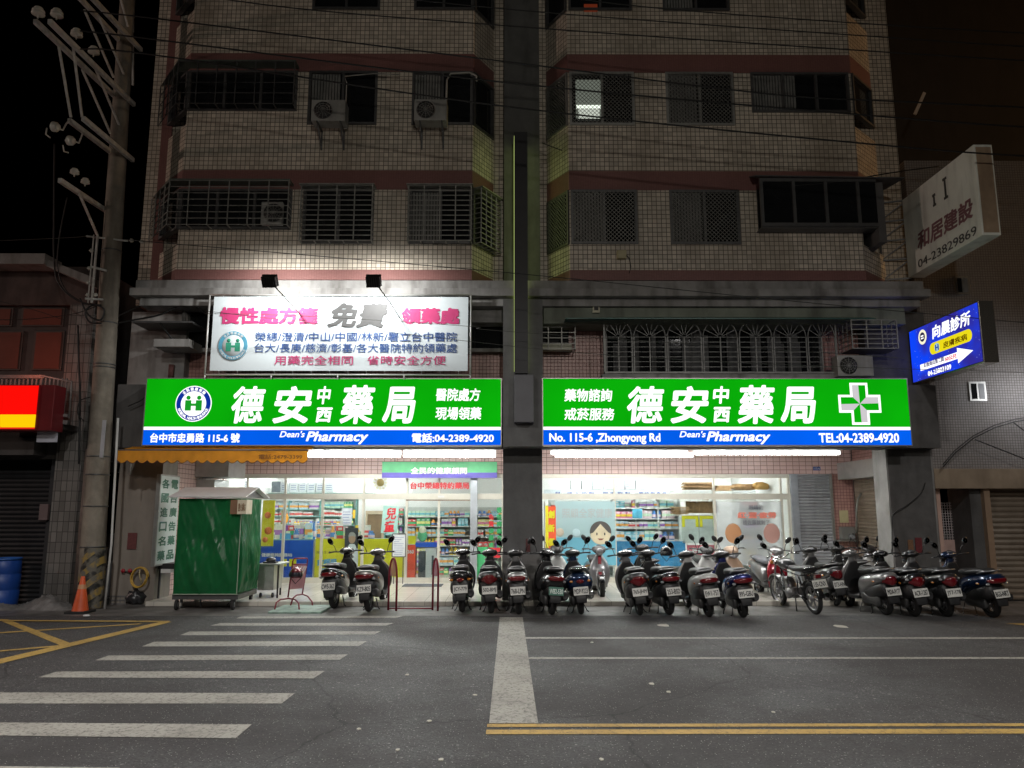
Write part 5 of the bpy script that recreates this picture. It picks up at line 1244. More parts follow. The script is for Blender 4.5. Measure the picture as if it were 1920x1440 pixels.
    # leg shield: outer painted shell, inner black panel
    m = MB(); m.loft([(V3(0, .36, .26), V3(.15, 0, 0), V3(0, .04, 0)), (V3(0, .40, .40), V3(.175 * w, 0, 0), V3(0, .05, .0)), (V3(0, .39, .58), V3(.19 * w, 0, 0), V3(0, .075, .0)), (V3(0, .345, .74), V3(.155 * w, 0, 0), V3(0, .07, 0)), (V3(0, .30, .87), V3(.085, 0, 0), V3(0, .05, 0)), (V3(0, .27, .96), V3(.06, 0, 0), V3(0, .03, 0))], 20, 4, 2.4)
    m.build('leg_shield', legshield or panel, root, uv=False)
    m = MB(); m.loft([(V3(0, .315, .30), V3(.13, 0, 0), V3(0, .02, 0)), (V3(0, .335, .42), V3(.15 * w, 0, 0), V3(0, .022, 0)), (V3(0, .305, .58), V3(.165 * w, 0, 0), V3(0, .03, 0)), (V3(0, .268, .74), V3(.125 * w, 0, 0), V3(0, .03, 0)), (V3(0, .24, .88), V3(.07, 0, 0), V3(0, .02, 0))], 18, 4, 3)
    m.build('inner_panel', BLK, root, uv=False)
    # front fender, fork
    m = MB(); n = 9; sec = []
    for i in range(n):
        t = R(25) + R(125) * i / (n - 1); rr = .265; sec.append((V3(0, .64 + rr * math.cos(t), .235 + rr * math.sin(t)), V3(.075 - .03 * abs(i - 4) / 4, 0, 0), V3(0, .018 * math.cos(t), .018 * math.sin(t))))
    m.loft(sec, 12, 2, 3); m.build('front_fender', P, root, uv=False)
    m = MB()
    for s in (-1, 1): m.tube([V3(s * .075, .64, .235), V3(s * .075, .50, .52), V3(s * .05, .40, .62)], .02, 8)
    m.build('fork', ALW, root, uv=False)
    # handlebar with cowl
    z = top
    m = MB(); m.loft([(V3(0, .18, z + .0), V3(.06, 0, 0), V3(0, -.01, .02)), (V3(0, .22, z + .005), V3(.13, 0, 0), V3(0, -.03, .05)), (V3(0, .31, z + .01), V3(.15, 0, 0), V3(0, -.03, .075)), (V3(0, .40, z - .015), V3(.12, 0, 0), V3(0, -.02, .07)), (V3(0, .46, z - .04), V3(.07, 0, 0), V3(0, -.01, .045))], 18, 4, 2.3)
    hb = m.build('handlebar_cowl', P if not dark else BLK, root, uv=False)
    m = MB(); m.lathe(V3(0, .215, z + .052), V3(0, -.55, .83), [(0, 0), (0, .07), (.012, .066), (.012, 0)], 20); m.build('speedometer', mat('gauge_face', (.10, .10, .105), .15, 0, .3, 30, coat=1), hb, uv=False)
    for s in (-1, 1):
        m = MB(); m.tube([V3(s * .09, .27, z + .0), V3(s * .22, .235, z + .015), V3(s * .34, .19, z + .01)], [.013, .014, .017], 8); g = m.build('handle_grip', BLK, root, uv=False)
        m = MB(); m.tube([V3(s * .20, .275, z + .012), V3(s * .27, .29, z + .01), V3(s * .36, .25, z + .0)], .006, 6); m.build('brake_lever', ALW, g, uv=False)
        mirror(root, s, .20, .24, z + .02, .17 + .02 * (s > 0), .085, chrome)
    m = MB()
    if headlamp == 'round': m.lathe(V3(0, .43, z - .03), V3(0, 1, -.08), [(0, .07), (.04, .078), (.06, .06), (.07, 0)], 20)
    else: m.loft([(V3(-.11, .40, z - .11), V3(0, .02, 0), V3(0, 0, .02)), (V3(0, .455, z - .12), V3(0, .025, 0), V3(0, 0, .045)), (V3(.11, .40, z - .11), V3(0, .02, 0), V3(0, 0, .02))], 12, 4, 2.2)
    m.build('headlight', CLEAR, root, uv=False)
    # stand
    m = MB()
    for s in (-1, 1): m.tube([V3(s * .06, -.28, .20), V3(s * .13, -.42, .03), V3(s * .16, -.42, .012)], .010, 6)
    m.tube([V3(-.1, -.1, .22), V3(-.2, -.14, .06), V3(-.22, -.18, .012)], .009, 6)
    m.build('stand', BLK, root, uv=False)
    return root
def place(o, px_, py_, heading, lean=0, rear=True, label='', dz=0.0, steer=0):
    p = G(px_, py_, dz); h = R(heading)
    off = Vector((math.sin(h), math.cos(h), 0)) * .63
    o.location = (p.x + (off.x if rear else -off.x), p.y + (off.y if rear else -off.y), dz)
    o.rotation_euler = (0, R(lean), -h); o['label'] = label
    return o
SIL = cpaint('silver', (.27, .27, .27), .3, .6); BLKP = cpaint('black', (.012, .012, .013), .18, .2); NAV = cpaint('navy', (.01, .025, .07), .15, .4)
WHP = cpaint('white', (.42, .42, .41), .3, 0); REDP = cpaint('red', (.26, .008, .02), .22, .2); BLUP = cpaint('blue', (.012, .02, .13), .2, .4); CRM = cpaint('cream', (.42, .28, .19), .3, 0)
DGR = cpaint('dark_grey', (.04, .04, .043), .3, .6); CHA = cpaint('champagne', (.15, .14, .13), .3, .7); PIK = cpaint('pale_silver', (.25, .25, .26), .3, .5)
S = scooter
place(S(BLKP, 'CW5-362', tail='wide', trim=SIL, rack=True, panel=BLKP), 627, 1141, 5, -4, label='black scooter with plate CW5-362, left of the pair beside the zebra crossing')
place(S(CHA, 'KZ9-805', tail='wide', wide=1.12), 692, 1147, 3, -4, label='grey brown scooter with plate KZ9-805, right of the pair beside the red stand')
place(S(BLKP, 'JCY-779', tail='small', wide=1.05, panel=DGR), 867, 1148, 0, -3, label='black scooter with plate JCY-779 parked just right of the red barrier hoops')
place(S(DGR, '502-BMJ', tail='big', wide=1.08, dark=True), 921, 1150, 0, -3, label='dark scooter with a big red tail lamp and plate 502-BMJ, left of the central pillar')
place(S(SIL, '768-LPN', tail='wide', dark=True), 973, 1152, 0, -3, label='silver scooter with plate 768-LPN in front of the central pillar')
place(S(BLKP, 'WB2-530', tail='wide', green=True, round_=True, trim=SIL, wide=.95), 1034, 1153, -6, 4, label='black scooter with the green plate WB2-530')
place(S(NAV, 'MDP-9223', tail='small', round_=True, chrome=True, dark=True), 1090, 1152, 0, -4, label='glossy dark blue rounded scooter with chrome trim and plate MDP-9223')
place(S(BLKP, '253-KLM', round_=True, chrome=True, dark=True, headlamp='round', legshield=PIK), 1128, 1126, 180, 0, rear=False, label='dark rounded scooter facing the road, with a pale leg shield and red centre strip')
vs_ = [o for o in COL.objects if str(o.get('label', '')).startswith('dark rounded scooter facing')][0]
so_ = MB().bar((0, .478, .48), (0, .375, .88), .07, .014, up=(0, 1, 0)).mesh(); so_ob = bpy.data.objects.new('centre_strip', so_); COL.objects.link(so_ob); so_.materials.append(REDP); so_ob.parent = vs_
place(S(DGR, '765-JHM', tail='big', wide=1.08, panel=PIK), 1200, 1154, 0, -6, label='dark grey scooter with a red tail lamp and plate 765-JHM, leaning left')
place(S(BLKP, '731-GTB', tail='wide', dark=True), 1226, 1126, 0, -3, label='black scooter tucked behind the ones with plates 765-JHM and 253-BSD')
sc_h = place(S(BLKP, '253-BSD', tail='wide', wide=1.06, dark=True), 1255, 1153, -8, -4, label='black scooter with plate 253-BSD carrying a helmet on its mirror')
place(S(WHP, 'EW1-757', tail='wide', dark=True, wide=1.04), 1330, 1157, -3, -6, label='white and silver scooter with plate EW1-757')
place(S(BLUP, '895-GBU', tail='wide', dark=True, wide=1.06), 1394, 1158, 0, -5, label='blue scooter with clear lamps and plate 895-GBU')
place(S(CRM, '118-KPT', round_=True, dark=False), 1392, 1126, 172, 3, rear=False, label='cream scooter facing the road behind the blue one')
place(S(WHP, '402-HVA', dark=True, panel=WHP), 1330, 1127, 183, -3, rear=False, label='white scooter with a dark seat, mostly hidden behind the one with plate EW1-757')
place(S(SIL, '906-DRS', panel=REDP, legshield=REDP, dark=False, seat=mat('seat_grey', (.2, .21, .23), .5)), 1465, 1129, 178, -4, rear=False, label='red and silver scooter standing sideways behind the motorcycle, seat to the left')
place(S(DGR, '073-HNL', tail='big', wide=1.06, panel=SIL), 1568, 1136, 0, -5, label='dark grey scooter with a red tail lamp and plate 073-HNL right behind the motorcycle')
place(S(BLKP, '520-MQE', dark=True), 1622, 1130, 0, -5, label='dark scooter behind the silver one with plate MDA-9177')
place(S(WHP, 'NBX-018', round_=False, legshield=WHP, dark=True), 1050, 1123, 180, 2, rear=False, label='white scooter facing the road between the pillar and the dark blue one')
place(S(SIL, 'MDA-9177', tail='big', wide=1.0, panel=SIL), 1662, 1153, -5, -5, label='silver scooter seen from the side, with plate MDA-9177')
place(S(WHP, 'QWA-335', legshield=WHP, dark=True), 1648, 1122, 180, 0, rear=False, label='white scooter facing the road in front of the right pillar, mostly hidden')
place(S(BLKP, 'ACR-1287', tail='big', wide=1.05), 1716, 1156, 0, -6, label='black scooter with a red tail lamp and plate ACR-1287')
place(S(DGR, 'JT7-178', tail='big', panel=SIL), 1776, 1156, 0, -5, label='grey and black scooter with a red tail lamp and plate JT7-178')
place(S(NAV, 'BGS-NRT', tail='wide', wide=1.1), 1862, 1158, -4, -6, label='dark navy scooter with plate BGS-NRT, rightmost in the row')
# helmets
def helmet(loc, m, label, rot=0):
    t = empty('helmet', loc, label, 'helmet'); L_ = Vector(loc)
    h = MB(); h.sphere(L_, .125, .145, .135, 20, 12, t1=R(115)); h.build('shell', m, t, uv=False)
    v = MB(); v.sphere(L_ + Vector((0, -.012, -.01)), .128, .142, .125, 20, 6, t0=R(62), t1=R(100)); v.build('visor', mat('visor_smoke', (.02, .02, .025), .08, .2), t, uv=False)
    s = MB(); s.tube([L_ + Vector((-.11, 0, -.05)), L_ + Vector((0, -.02, -.17)), L_ + Vector((.11, 0, -.05))], .008, 6); s.build('strap', BLK, t, uv=False)
    t.location = loc
hp = W(1249, 1036, 15.75); helmet(hp, cpaint('helmet_black', (.02, .02, .02), .15), 'glossy black open face helmet on the mirror of the scooter with plate 253-BSD')
# ---- motorcycle
def motorcycle():
    root = empty('motorcycle', (0, 0, 0), '', 'motorcycle', 'scooters and motorcycles parked in front of the shops')
    def wh(y, r, name):
        m = MB(); w = .038; pr = [(w * math.cos(i * math.tau / 10), r - .035 + .038 * math.sin(i * math.tau / 10)) for i in range(10)]
        m.lathe((0, y, r), (1, 0, 0), pr, 36, closed=True); o = m.build(name, RUB, root, uv=False)
        q = MB(); ri = r - .07; q.lathe((0, y, r), (1, 0, 0), [(-.02, ri + .005), (-.018, ri - .018), (.018, ri - .018), (.02, ri + .005)], 36)
        q.lathe((0, y, r), (1, 0, 0), [(-.045, 0), (-.045, .05), (.045, .05), (.045, 0)], 16)
        for i in range(6):
            t = i * math.tau / 6; q.bar((0, y + .04 * math.cos(t), r + .04 * math.sin(t)), (0, y + (ri - .01) * math.cos(t + .2), r + (ri - .01) * math.sin(t + .2)), .03, .02, up=(1, 0, 0))
        q.build('rim', ALW, o, uv=False)
    wh(-.62, .28, 'rear_wheel'); wh(.66, .29, 'front_wheel')
    for y, r, n, a0, a1, m_ in ((.66, .32, 'front_fender', 30, 150, SIL), (-.62, .31, 'rear_fender', 40, 175, BLKP)):
        f = MB(); f.loft([(V3(0, y + r * math.cos(R(a0 + (a1 - a0) * i / 8)), .285 + r * math.sin(R(a0 + (a1 - a0) * i / 8))), V3(.055, 0, 0), V3(0, .008 * math.cos(R(a0 + (a1 - a0) * i / 8)), .008 * math.sin(R(a0 + (a1 - a0) * i / 8)))) for i in range(9)], 12, 2, 3); f.build(n, m_, root, uv=False)
    f = MB()
    for s in (-1, 1):
        f.tube([V3(s * .07, .66, .29), V3(s * .07, .50, .70), V3(s * .07, .42, .90)], .019, 8)
    f.build('fork', CHR, root, uv=False)
    f = MB()
    for s in (-1, 1):
        f.tube([V3(0, .42, .80), V3(s * .08, .1, .72), V3(s * .11, -.4, .68), V3(s * .1, -.75, .70)], .014, 8); f.tube([V3(0, .42, .75), V3(s * .07, .30, .35), V3(s * .1, 0, .25), V3(s * .1, -.3, .35), V3(s * .11, -.4, .68)], .013, 8)
        f.tube([V3(s * .12, -.62, .28), V3(s * .1, -.2, .35)], .018, 8); f.tube([V3(s * .125, -.60, .32), V3(s * .125, -.45, .66)], .025, 8)
    f.build('frame', BLKP, root, uv=False)
    f = MB(); f.loft([(V3(0, .36, .84), V3(.06, 0, 0), V3(0, 0, .05)), (V3(0, .28, .85), V3(.125, 0, 0), V3(0, 0, .095)), (V3(0, .08, .83), V3(.13, 0, 0), V3(0, 0, .09)), (V3(0, -.06, .79), V3(.08, 0, 0), V3(0, 0, .05))], 18, 4, 2.3); f.build('fuel_tank', DGR, root, uv=False)
    f = MB(); f.loft([(V3(0, -.04, .79), V3(.08, 0, 0), V3(0, 0, .04)), (V3(0, -.25, .78), V3(.13, 0, 0), V3(0, 0, .05)), (V3(0, -.55, .80), V3(.13, 0, 0), V3(0, 0, .05)), (V3(0, -.72, .82), V3(.09, 0, 0), V3(0, 0, .035))], 16, 4, 3); f.build('seat', SEATM, root, uv=False)
    f = MB(); f.box(-.10, .10, -.15, .18, .24, .42); f.loft([(V3(0, .10, .40), V3(.08, 0, 0), V3(0, .09, 0)), (V3(0, .14, .50), V3(.085, 0, 0), V3(0, .09, 0)), (V3(0, .16, .60), V3(.07, 0, 0), V3(0, .07, 0))], 16, 3, 4)
    for i in range(6): f.box(-.10, .10, .04, .24, .42 + i * .03, .428 + i * .03)
    f.lathe((0, 0, .32), (1, 0, 0), [(-.15, 0), (-.15, .09), (.15, .09), (.15, 0)], 20); f.build('engine', mat('engine_alloy', (.25, .25, .25), .35, .8, .2, 12), root, uv=False)
    f = MB(); f.tube([V3(.08, .25, .45), V3(.12, .27, .28), V3(.14, .0, .20), V3(.15, -.35, .24), V3(.16, -.85, .34)], [.018, .018, .02, .035, .04], 12); f.build('exhaust', CHR, root, uv=False)
    f = MB(); f.tube([V3(-.33, .22, .98), V3(-.2, .34, 1.0), V3(-.1, .38, .93), V3(.1, .38, .93), V3(.2, .34, 1.0), V3(.33, .22, .98)], .012, 8); f.build('handlebar', CHR, root, uv=False)
    for s in (-1, 1):
        mirror(root, s, .22, .32, 1.0, .17, .1, True)
        f = MB(); f.sphere((s * .14, .46, .86), .035, .03, .035, 10, 6); f.build('turn_signal', AMB, root, uv=False)
    f = MB(); f.lathe(V3(0, .44, .88), V3(0, 1, -.1), [(0, .06), (.05, .088), (.10, .09), (.12, .06), (.125, 0)], 24); f.build('headlight', CHR, root, uv=False)
    f = MB(); f.box(-.05, .05, -.93, -.87, .66, .72); f.build('tail_light', TAIL, root, uv=False)
    f = MB(); f.tube([V3(-.10, -.5, .80), V3(-.11, -.8, .84), V3(0, -.9, .86), V3(.11, -.8, .84), V3(.10, -.5, .80)], .010, 8); f.build('grab_rail', CHR, root, uv=False)
    plate(root, (0, -.94, .56), '135-CNX')
    f = MB()
    for s in (-1, 1): f.tube([V3(s * .06, -.1, .24), V3(s * .13, -.2, .02)], .012, 6)
    f.build('stand', BLK, root, uv=False)
    return root
place(motorcycle(), 1530, 1152, -8, -7, label='black and chrome motorcycle with alloy spokes and plate 135-CNX')
# ================================================================ STREET THINGS
CAB = mat('cable_black', (.008, .008, .008), .6); CABG = mat('cable_grey', (.05, .05, .045), .6)
def cable(pts, Y, label, r=.012, m=CAB, depth=None):
    P = [W(x, y, Y if depth is None else depth[i]) for i, (x, y) in enumerate(pts)]
    out = []                                                    # Catmull-Rom through the measured points
    for i in range(len(P) - 1):
        a, b, c, d = P[max(i - 1, 0)], P[i], P[i + 1], P[min(i + 2, len(P) - 1)]
        for j in range(8):
            t = j / 8; out.append(.5 * ((2 * b) + (-a + c) * t + (2 * a - 5 * b + 4 * c - d) * t * t + (-a + 3 * b - 3 * c + d) * t ** 3))
    out.append(P[-1]); out = [q for i, q in enumerate(out) if i == 0 or (q - out[i - 1]).length > 1e-4]
    o = MB().tube(out, r, 6).build('power_line', m, uv=False); return tag(o, label, 'cable', 'overhead lines crossing the facade')
L0 = 'black overhead line '
cable([(-30, -95), (430, 0), (960, 49), (1665, 98), (2000, 118)], 12.6, L0 + 'running from the top edge across the uppermost floor', .011)
cable([(430, -40), (960, 18), (1660, 70), (2000, 92)], 12.6, L0 + 'just below the highest one over the right bay', .010)
cable([(900, -30), (1200, 12), (1662, 47), (2000, 66)], 12.6, L0 + 'highest of all, over the top right of the facade', .010)
cable([(150, 20), (302, 36), (960, 117), (1440, 176), (1680, 190), (2000, 205)], 12.6, L0 + 'passing over the middle of the third floor windows', .013)
cable([(150, 58), (250, 69), (960, 156), (1685, 221), (2000, 243)], 12.6, L0 + 'passing over the lower part of the third floor windows', .014)
cable([(150, 92), (289, 103), (960, 201), (1685, 275), (2000, 297)], 12.6, L0 + 'passing under the third floor windows', .014)
cable([(270, 452), (289, 454), (960, 512), (1500, 566), (2000, 612)], 13.2, L0 + 'thin and low, just above the cornice', .007)
cable([(385, 583), (640, 612), (880, 640), (1120, 664), (1500, 685), (2000, 700)], 14.2, 'thin grey line hanging in front of the white banner', .005, CABG)
cable([(385, 588), (560, 592), (880, 612), (960, 622), (1700, 672)], 14.4, 'second thin grey line in front of the banner and the arched grille', .005, CABG)
cable([(1488, 348), (1560, 342), (1690, 321), (1760, 312)], 14.7, 'black line rising towards the white billboard', .012)
cable([(1016, 268), (1083, 293)], 15.2, 'short black rod sloping from the pilaster', .010)
cable([(-20, 452), (140, 445), (165, 440)], 14.9, 'thin line reaching the pole from the left', .006, CABG)
cable([(-20, 600), (60, 598), (140, 588), (190, 570)], 15.0, 'sagging dark line to the pole over the red lit windows', .008)
cable([(-20, 560), (60, 580), (120, 600)], 15.1, 'dark line sloping over the red lit windows', .006)
cable([(190, 612), (250, 600), (300, 590), (345, 568)], 15.3, 'thick pale ended cable from the pole to the grey pier', .018)
cable([(215, 596), (260, 575), (300, 566), (350, 566), (388, 590), (420, 600)], 15.3, 'looped black cable on the grey pier left of the banner', .012)
cable([(240, 762), (262, 752), (272, 745)], 15.2, 'short cable beside the lower left of the green sign', .012)
# ---- utility pole
pb_ = G(167, 1141, 0); XP = pb_.x; YP = pb_.y
tp = W(243, -160, YP)
pole = empty('utility_pole', (pb_.x, pb_.y, 0), 'tall grey concrete utility pole with black and yellow bands at its foot', 'utility pole')
PC = mat('pole_concrete', (.20, .175, .14), .8, 0, .3, 3, .3, dirt=.75)
top = V3(W(252, -200, YP).x, YP, W(250, -200, YP).z)
pm = MB(); pts = [V3(XP, YP, 0).lerp(top, i / 14) for i in range(15)]
pm.tube(pts, [.225 - .095 * i / 14 for i in range(15)], 24); pm.build('shaft', PC, pole, uv=False)
# warning bands, diagonal
wb = bpy.data.materials.new('warning_bands'); wb.use_nodes = True; n_ = wb.node_tree.nodes; l_ = wb.node_tree.links
tc = n_.new('ShaderNodeTexCoord'); sep = n_.new('ShaderNodeSeparateXYZ'); l_.new(tc.outputs['Object'], sep.inputs[0])
ad = n_.new('ShaderNodeMath'); ad.operation = 'MULTIPLY_ADD'; ad.inputs[1].default_value = -.9; l_.new(sep.outputs[0], ad.inputs[0]); l_.new(sep.outputs[2], ad.inputs[2])
fr_ = n_.new('ShaderNodeMath'); fr_.operation = 'PINGPONG'; fr_.inputs[1].default_value = .14; l_.new(ad.outputs[0], fr_.inputs[0])
gt = n_.new('ShaderNodeMath'); gt.operation = 'GREATER_THAN'; gt.inputs[1].default_value = .07; l_.new(fr_.outputs[0], gt.inputs[0])
mx = n_.new('ShaderNodeMix'); mx.data_type = 'RGBA'; mx.inputs[6].default_value = (.02, .02, .018, 1); mx.inputs[7].default_value = (.26, .18, .05, 1); l_.new(gt.outputs[0], mx.inputs[0])
nn = n_.new('ShaderNodeTexNoise'); nn.inputs['Scale'].default_value = 9; nn.inputs['Detail'].default_value = 8; l_.new(tc.outputs['Object'], nn.inputs[0])
mr = n_.new('ShaderNodeMapRange'); mr.inputs[1].default_value = .44; mr.inputs[2].default_value = .58; l_.new(nn.outputs[0], mr.inputs[0])
m2 = n_.new('ShaderNodeMix'); m2.data_type = 'RGBA'; l_.new(mr.outputs[0], m2.inputs[0]); l_.new(mx.outputs[2], m2.inputs[6]); m2.inputs[7].default_value = (.12, .11, .09, 1); l_.new(m2.outputs[2], n_['Principled BSDF'].inputs[0])
pm = MB(); pm.tube([V3(XP, YP, .02), V3(XP, YP, .6), V3(XP, YP, 1.12)], [.232, .23, .226], 24, cap=False); pm.build('warning_bands', wb, pole, uv=False)
for z in (1.14, 1.9, 2.5, 2.85, 4.6, 4.66, 5.5, 7.0):
    t = z / top.z; c_ = V3(XP, YP, 0).lerp(top, t); r_ = .225 - .095 * t + .004; MB().lathe(c_, (0, 0, 1), [(-.012, r_), (-.012, r_ + .006), (.012, r_ + .006), (.012, r_)], 24).build('steel_band', ALUD, pole, uv=False)
a = W(188, 858, YP - .2); b = W(196, 788, YP - .2); MB().box(a.x, b.x + .05, YP - .235, YP - .222, a.z, b.z).build('stuck_notice', mat('notice_grey', (.33, .33, .35), .7), pole)
MB().tube([V3(XP + .30, YP - .02, 0), V3(XP + .33, YP - .02, 1.2), V3(XP + .26, YP - .02, 3.6)], .022, 10).build('ground_pipe', mat('white_pipe2', (.5, .5, .48), .4), pole, uv=False)
MB().tube([V3(XP - .30, YP + .12, 0), V3(XP - .30, YP + .12, 3.0)], .085, 14).build('side_conduit', mat('rusty_conduit', (.12, .09, .075), .7, .2, .4, 4, dirt=.5), pole, uv=False)
GAL = mat('galvanised_angle', (.50, .50, .47), .55, .25, .3, 7)
def on(px_, py_, x=None): return WX(px_, py_, XP if x is None else x)
XT_ = V3(XP, YP, 0).lerp(top, .8).x
def yarm(p0, p1, off=.0):
    A = W(p0[0], p0[1], YP); X_ = A.x
    d0 = WX(p0[0], p0[1], X_ - .0); B = WX(p1[0], p1[1], X_)
    return A, B
def arm(p0, p1, w=.075, side=.0, name='crossarm'):
    A = W(p0[0], p0[1], YP - .15); B = WX(p1[0], p1[1], A.x)
    m = MB(); m.bar(A + V3(side, .3, 0), B + V3(side, 0, 0), w, w * 1.2); return m.build(name, GAL, pole, uv=False), A, B
arms = []
for (p0, p1) in [((238, 182), (93, 40)), ((212, 176), (66, 40)), ((236, 288), (156, 222)), ((206, 282), (130, 226)), ((252, 78), (165, -12)), ((222, 72), (140, -14)), ((190, 388), (112, 338))]:
    arms.append(arm(p0, p1, .07))
def br2(p0, p1, Xa):
    A = WX(p0[0], p0[1], Xa); B = WX(p1[0], p1[1], Xa); MB().bar(A, B, .035).build('brace', GAL, pole, uv=False)
Xm = arms[0][1].x - .12
for p0, p1 in [((110, 86), (133, 220)), ((136, 80), (154, 220)), ((154, 130), (207, 250)), ((176, 122), (232, 255)), ((158, 18), (213, 145)), ((184, 28), (239, 155)), ((224, -10), (240, 50)), ((250, -5), (249, 60)), ((148, 362), (182, 440)), ((249, 85), (249, 160))]: br2(p0, p1, Xm)
POR = mat('porcelain', (.46, .45, .40), .25, 0, .1, 5, coat=.5)
def insul(px_, py_, s=1.0, X_=None, tilt=(0, 0, 1)):
    c_ = WX(px_, py_, X_ or Xm); m = MB()
    m.lathe(c_, tilt, [(-.12 * s, .012), (-.06 * s, .012), (-.06 * s, .06 * s), (-.045 * s, .10 * s), (-.03 * s, .10 * s), (-.02 * s, .06 * s), (-.005 * s, .06 * s), (.0, .095 * s), (.02 * s, .095 * s), (.03 * s, .05 * s), (.05 * s, .05 * s), (.055 * s, .07 * s), (.07 * s, .06 * s), (.075 * s, 0)], 18)
    m.build('insulator', POR, pole, uv=False)
for x, y in ((72, 22), (107, 25), (144, 62), (176, 95)): insul(x, y, 1.05)
for x, y in ((104, 238), (133, 264)): insul(x, y, .9, None, (.9, -.1, -.2)); 
for x, y in ((140, 322), (160, 340)): insul(x, y, .8, None, (0, 0, 1))
for x, y in ((247, 451), (266, 453), (172, 470), (168, 503), (166, 530), (165, 553), (180, 553)): insul(x, y, .42, W(x, y, YP - .25).x if x < 200 else W(x, y, YP - .1).x, (1, 0, 0))
MB().tube([WX(106, 240, Xm), WX(118, 244, Xm), WX(124, 232, Xm), WX(130, 226, Xm)], .014, 6).build('hook', GAL, pole, uv=False); MB().tube([WX(135, 264, Xm), WX(148, 268, Xm), WX(152, 258, Xm), WX(155, 248, Xm)], .014, 6).build('hook', GAL, pole, uv=False)
MB().tube([WX(88, 240, Xm), WX(86, 252, Xm), WX(94, 258, Xm)], .012, 6).build('clamp', GAL, pole, uv=False); MB().tube([WX(118, 272, Xm), WX(120, 284, Xm), WX(128, 286, Xm)], .012, 6).build('clamp', GAL, pole, uv=False)
hk = MB()
A = W(162, 443, YP - .2); B = W(240, 452, YP - .1); hk.bar(A, B, .03); hk.bar(W(183, 440, YP - .25), W(172, 568, YP - .25), .035); hk.bar(W(176, 440, YP - .25), W(165, 568, YP - .25), .02)
hk.bar(W(170, 500, YP - .25), W(200, 508, YP - .2), .04); hk.bar(W(160, 560, YP - .25), W(193, 562, YP - .2), .04); hk.build('rack', GAL, pole, uv=False)
def loose(pts, Y, r, label):
    P = [W(x, y, Y) for x, y in pts]; out = []
    for i in range(len(P) - 1):
        a, b, c, d = P[max(i - 1, 0)], P[i], P[i + 1], P[min(i + 2, len(P) - 1)]
        for j in range(8):
            t = j / 8; out.append(.5 * ((2 * b) + (-a + c) * t + (2 * a - 5 * b + 4 * c - d) * t * t + (-a + 3 * b - 3 * c + d) * t ** 3))
    out.append(P[-1]); o = MB().tube(out, r, 7).build('hanging_cable', CAB, uv=False); return tag(o, label, 'cable')
loose([(102, 270), (101, 400), (102, 500), (116, 540), (150, 566), (190, 572)], YP - .3, .015, 'thick black cable hanging left of the pole, bending in to it')
loose([(126, 370), (112, 440), (108, 500), (124, 545), (160, 570)], YP - .35, .012, 'second black cable hanging left of the pole')
loose([(150, 560), (165, 590), (188, 600), (195, 580), (175, 572), (160, 585), (168, 604), (190, 606)], YP - .3, .018, 'bundle of coiled cables tied on the pole at cornice height')
loose([(146, 610), (148, 690), (150, 740), (148, 870)], YP + .1, .02, 'vertical black cable just left of the pole')
loose([(168, 745), (150, 752), (146, 775), (158, 790)], YP - .1, .012, 'loop of cable at the left of the pole beside the red sign')
# ---- traffic cone
cb = G(150, 1149, 0)
cn = empty('traffic_cone', (cb.x, cb.y, 0), 'orange traffic cone on a black base at the foot of the pole', 'traffic cone')
MB().box(cb.x - .19, cb.x + .19, cb.y - .19, cb.y + .19, 0, .04).build('base', RUB, cn, bevel=.01)
MB().lathe((cb.x, cb.y, .04), (0, 0, 1), [(0, .14), (.02, .135), (.58, .035), (.60, .03), (.60, 0)], 24).build('cone', mat('cone_orange', (.62, .09, .02), .5, 0, .15, 6, dirt=.4), cn, uv=False)
MB().lathe((cb.x, cb.y, .04), (0, 0, 1), [(.38, .074), (.46, .060)], 24).build('stripe', mat('cone_band', (.5, .25, .12), .5), cn, uv=False)
lt_ = G(162, 1157, 0); o = MB().sphere((lt_.x, lt_.y, .025), .07, .05, .02, 8, 5).build('litter', mat('litter_white', (.6, .6, .6)), uv=False); tag(o, 'crumpled white scrap on the road below the cone', 'litter')
# ---- blue drum at the left
p = G(0, 1137, 0); dr = empty('drum', (p.x, p.y, 0), 'blue plastic drum cut by the left edge of the photo', 'drum')
MB().lathe((p.x, p.y, 0), (0, 0, 1), [(0, 0), (0, .27), (.03, .29), (.3, .30), (.31, .285), (.33, .30), (.6, .30), (.61, .285), (.63, .30), (.86, .29), (.88, .27), (.88, 0)], 28).build('shell', mat('drum_blue', (.01, .06, .3), .45, 0, .1, 3, dirt=.3), dr, uv=False)
MB().lathe((p.x, p.y, .88), (0, 0, 1), [(0, .29), (.0, .3), (.035, .3), (.035, .28), (.01, .27)], 28).build('rim', mat('drum_rim', (.02, .1, .36), .4), dr, uv=False)
# ---- rubble and tarp heap at the left
p0 = G(68, 1142, 0); hv = []; rr = random.Random(8); nx, ny = 60, 20
for j in range(ny + 1):
    for i in range(nx + 1):
        fx, fy = i / nx, j / ny; e = math.sin(math.pi * fx) ** .5 * math.sin(math.pi * fy) ** .7
        h = e * (.10 + .09 * math.sin(fx * 11 + fy * 4) + .06 * abs(math.sin(fx * 23 - fy * 9)) - .05 * abs(math.sin(fx * 37 + fy * 21)) + rr.uniform(-.03, .03)); hv.append((p0.x - .95 + 1.9 * fx, p0.y - .25 + 1.0 * fy, max(.002, h)))
o = MB().add(hv, [(j * (nx + 1) + i, j * (nx + 1) + i + 1, (j + 1) * (nx + 1) + i + 1, (j + 1) * (nx + 1) + i) for j in range(ny) for i in range(nx)], 0, True).build('tarpaulin_heap', mat('tarp_grey', (.17, .165, .16), .6, 0, .4, 4, .3, dirt=.6), fix=False); tag(o, 'crumpled grey tarpaulin heap on the ground between drum and pole', 'tarpaulin')
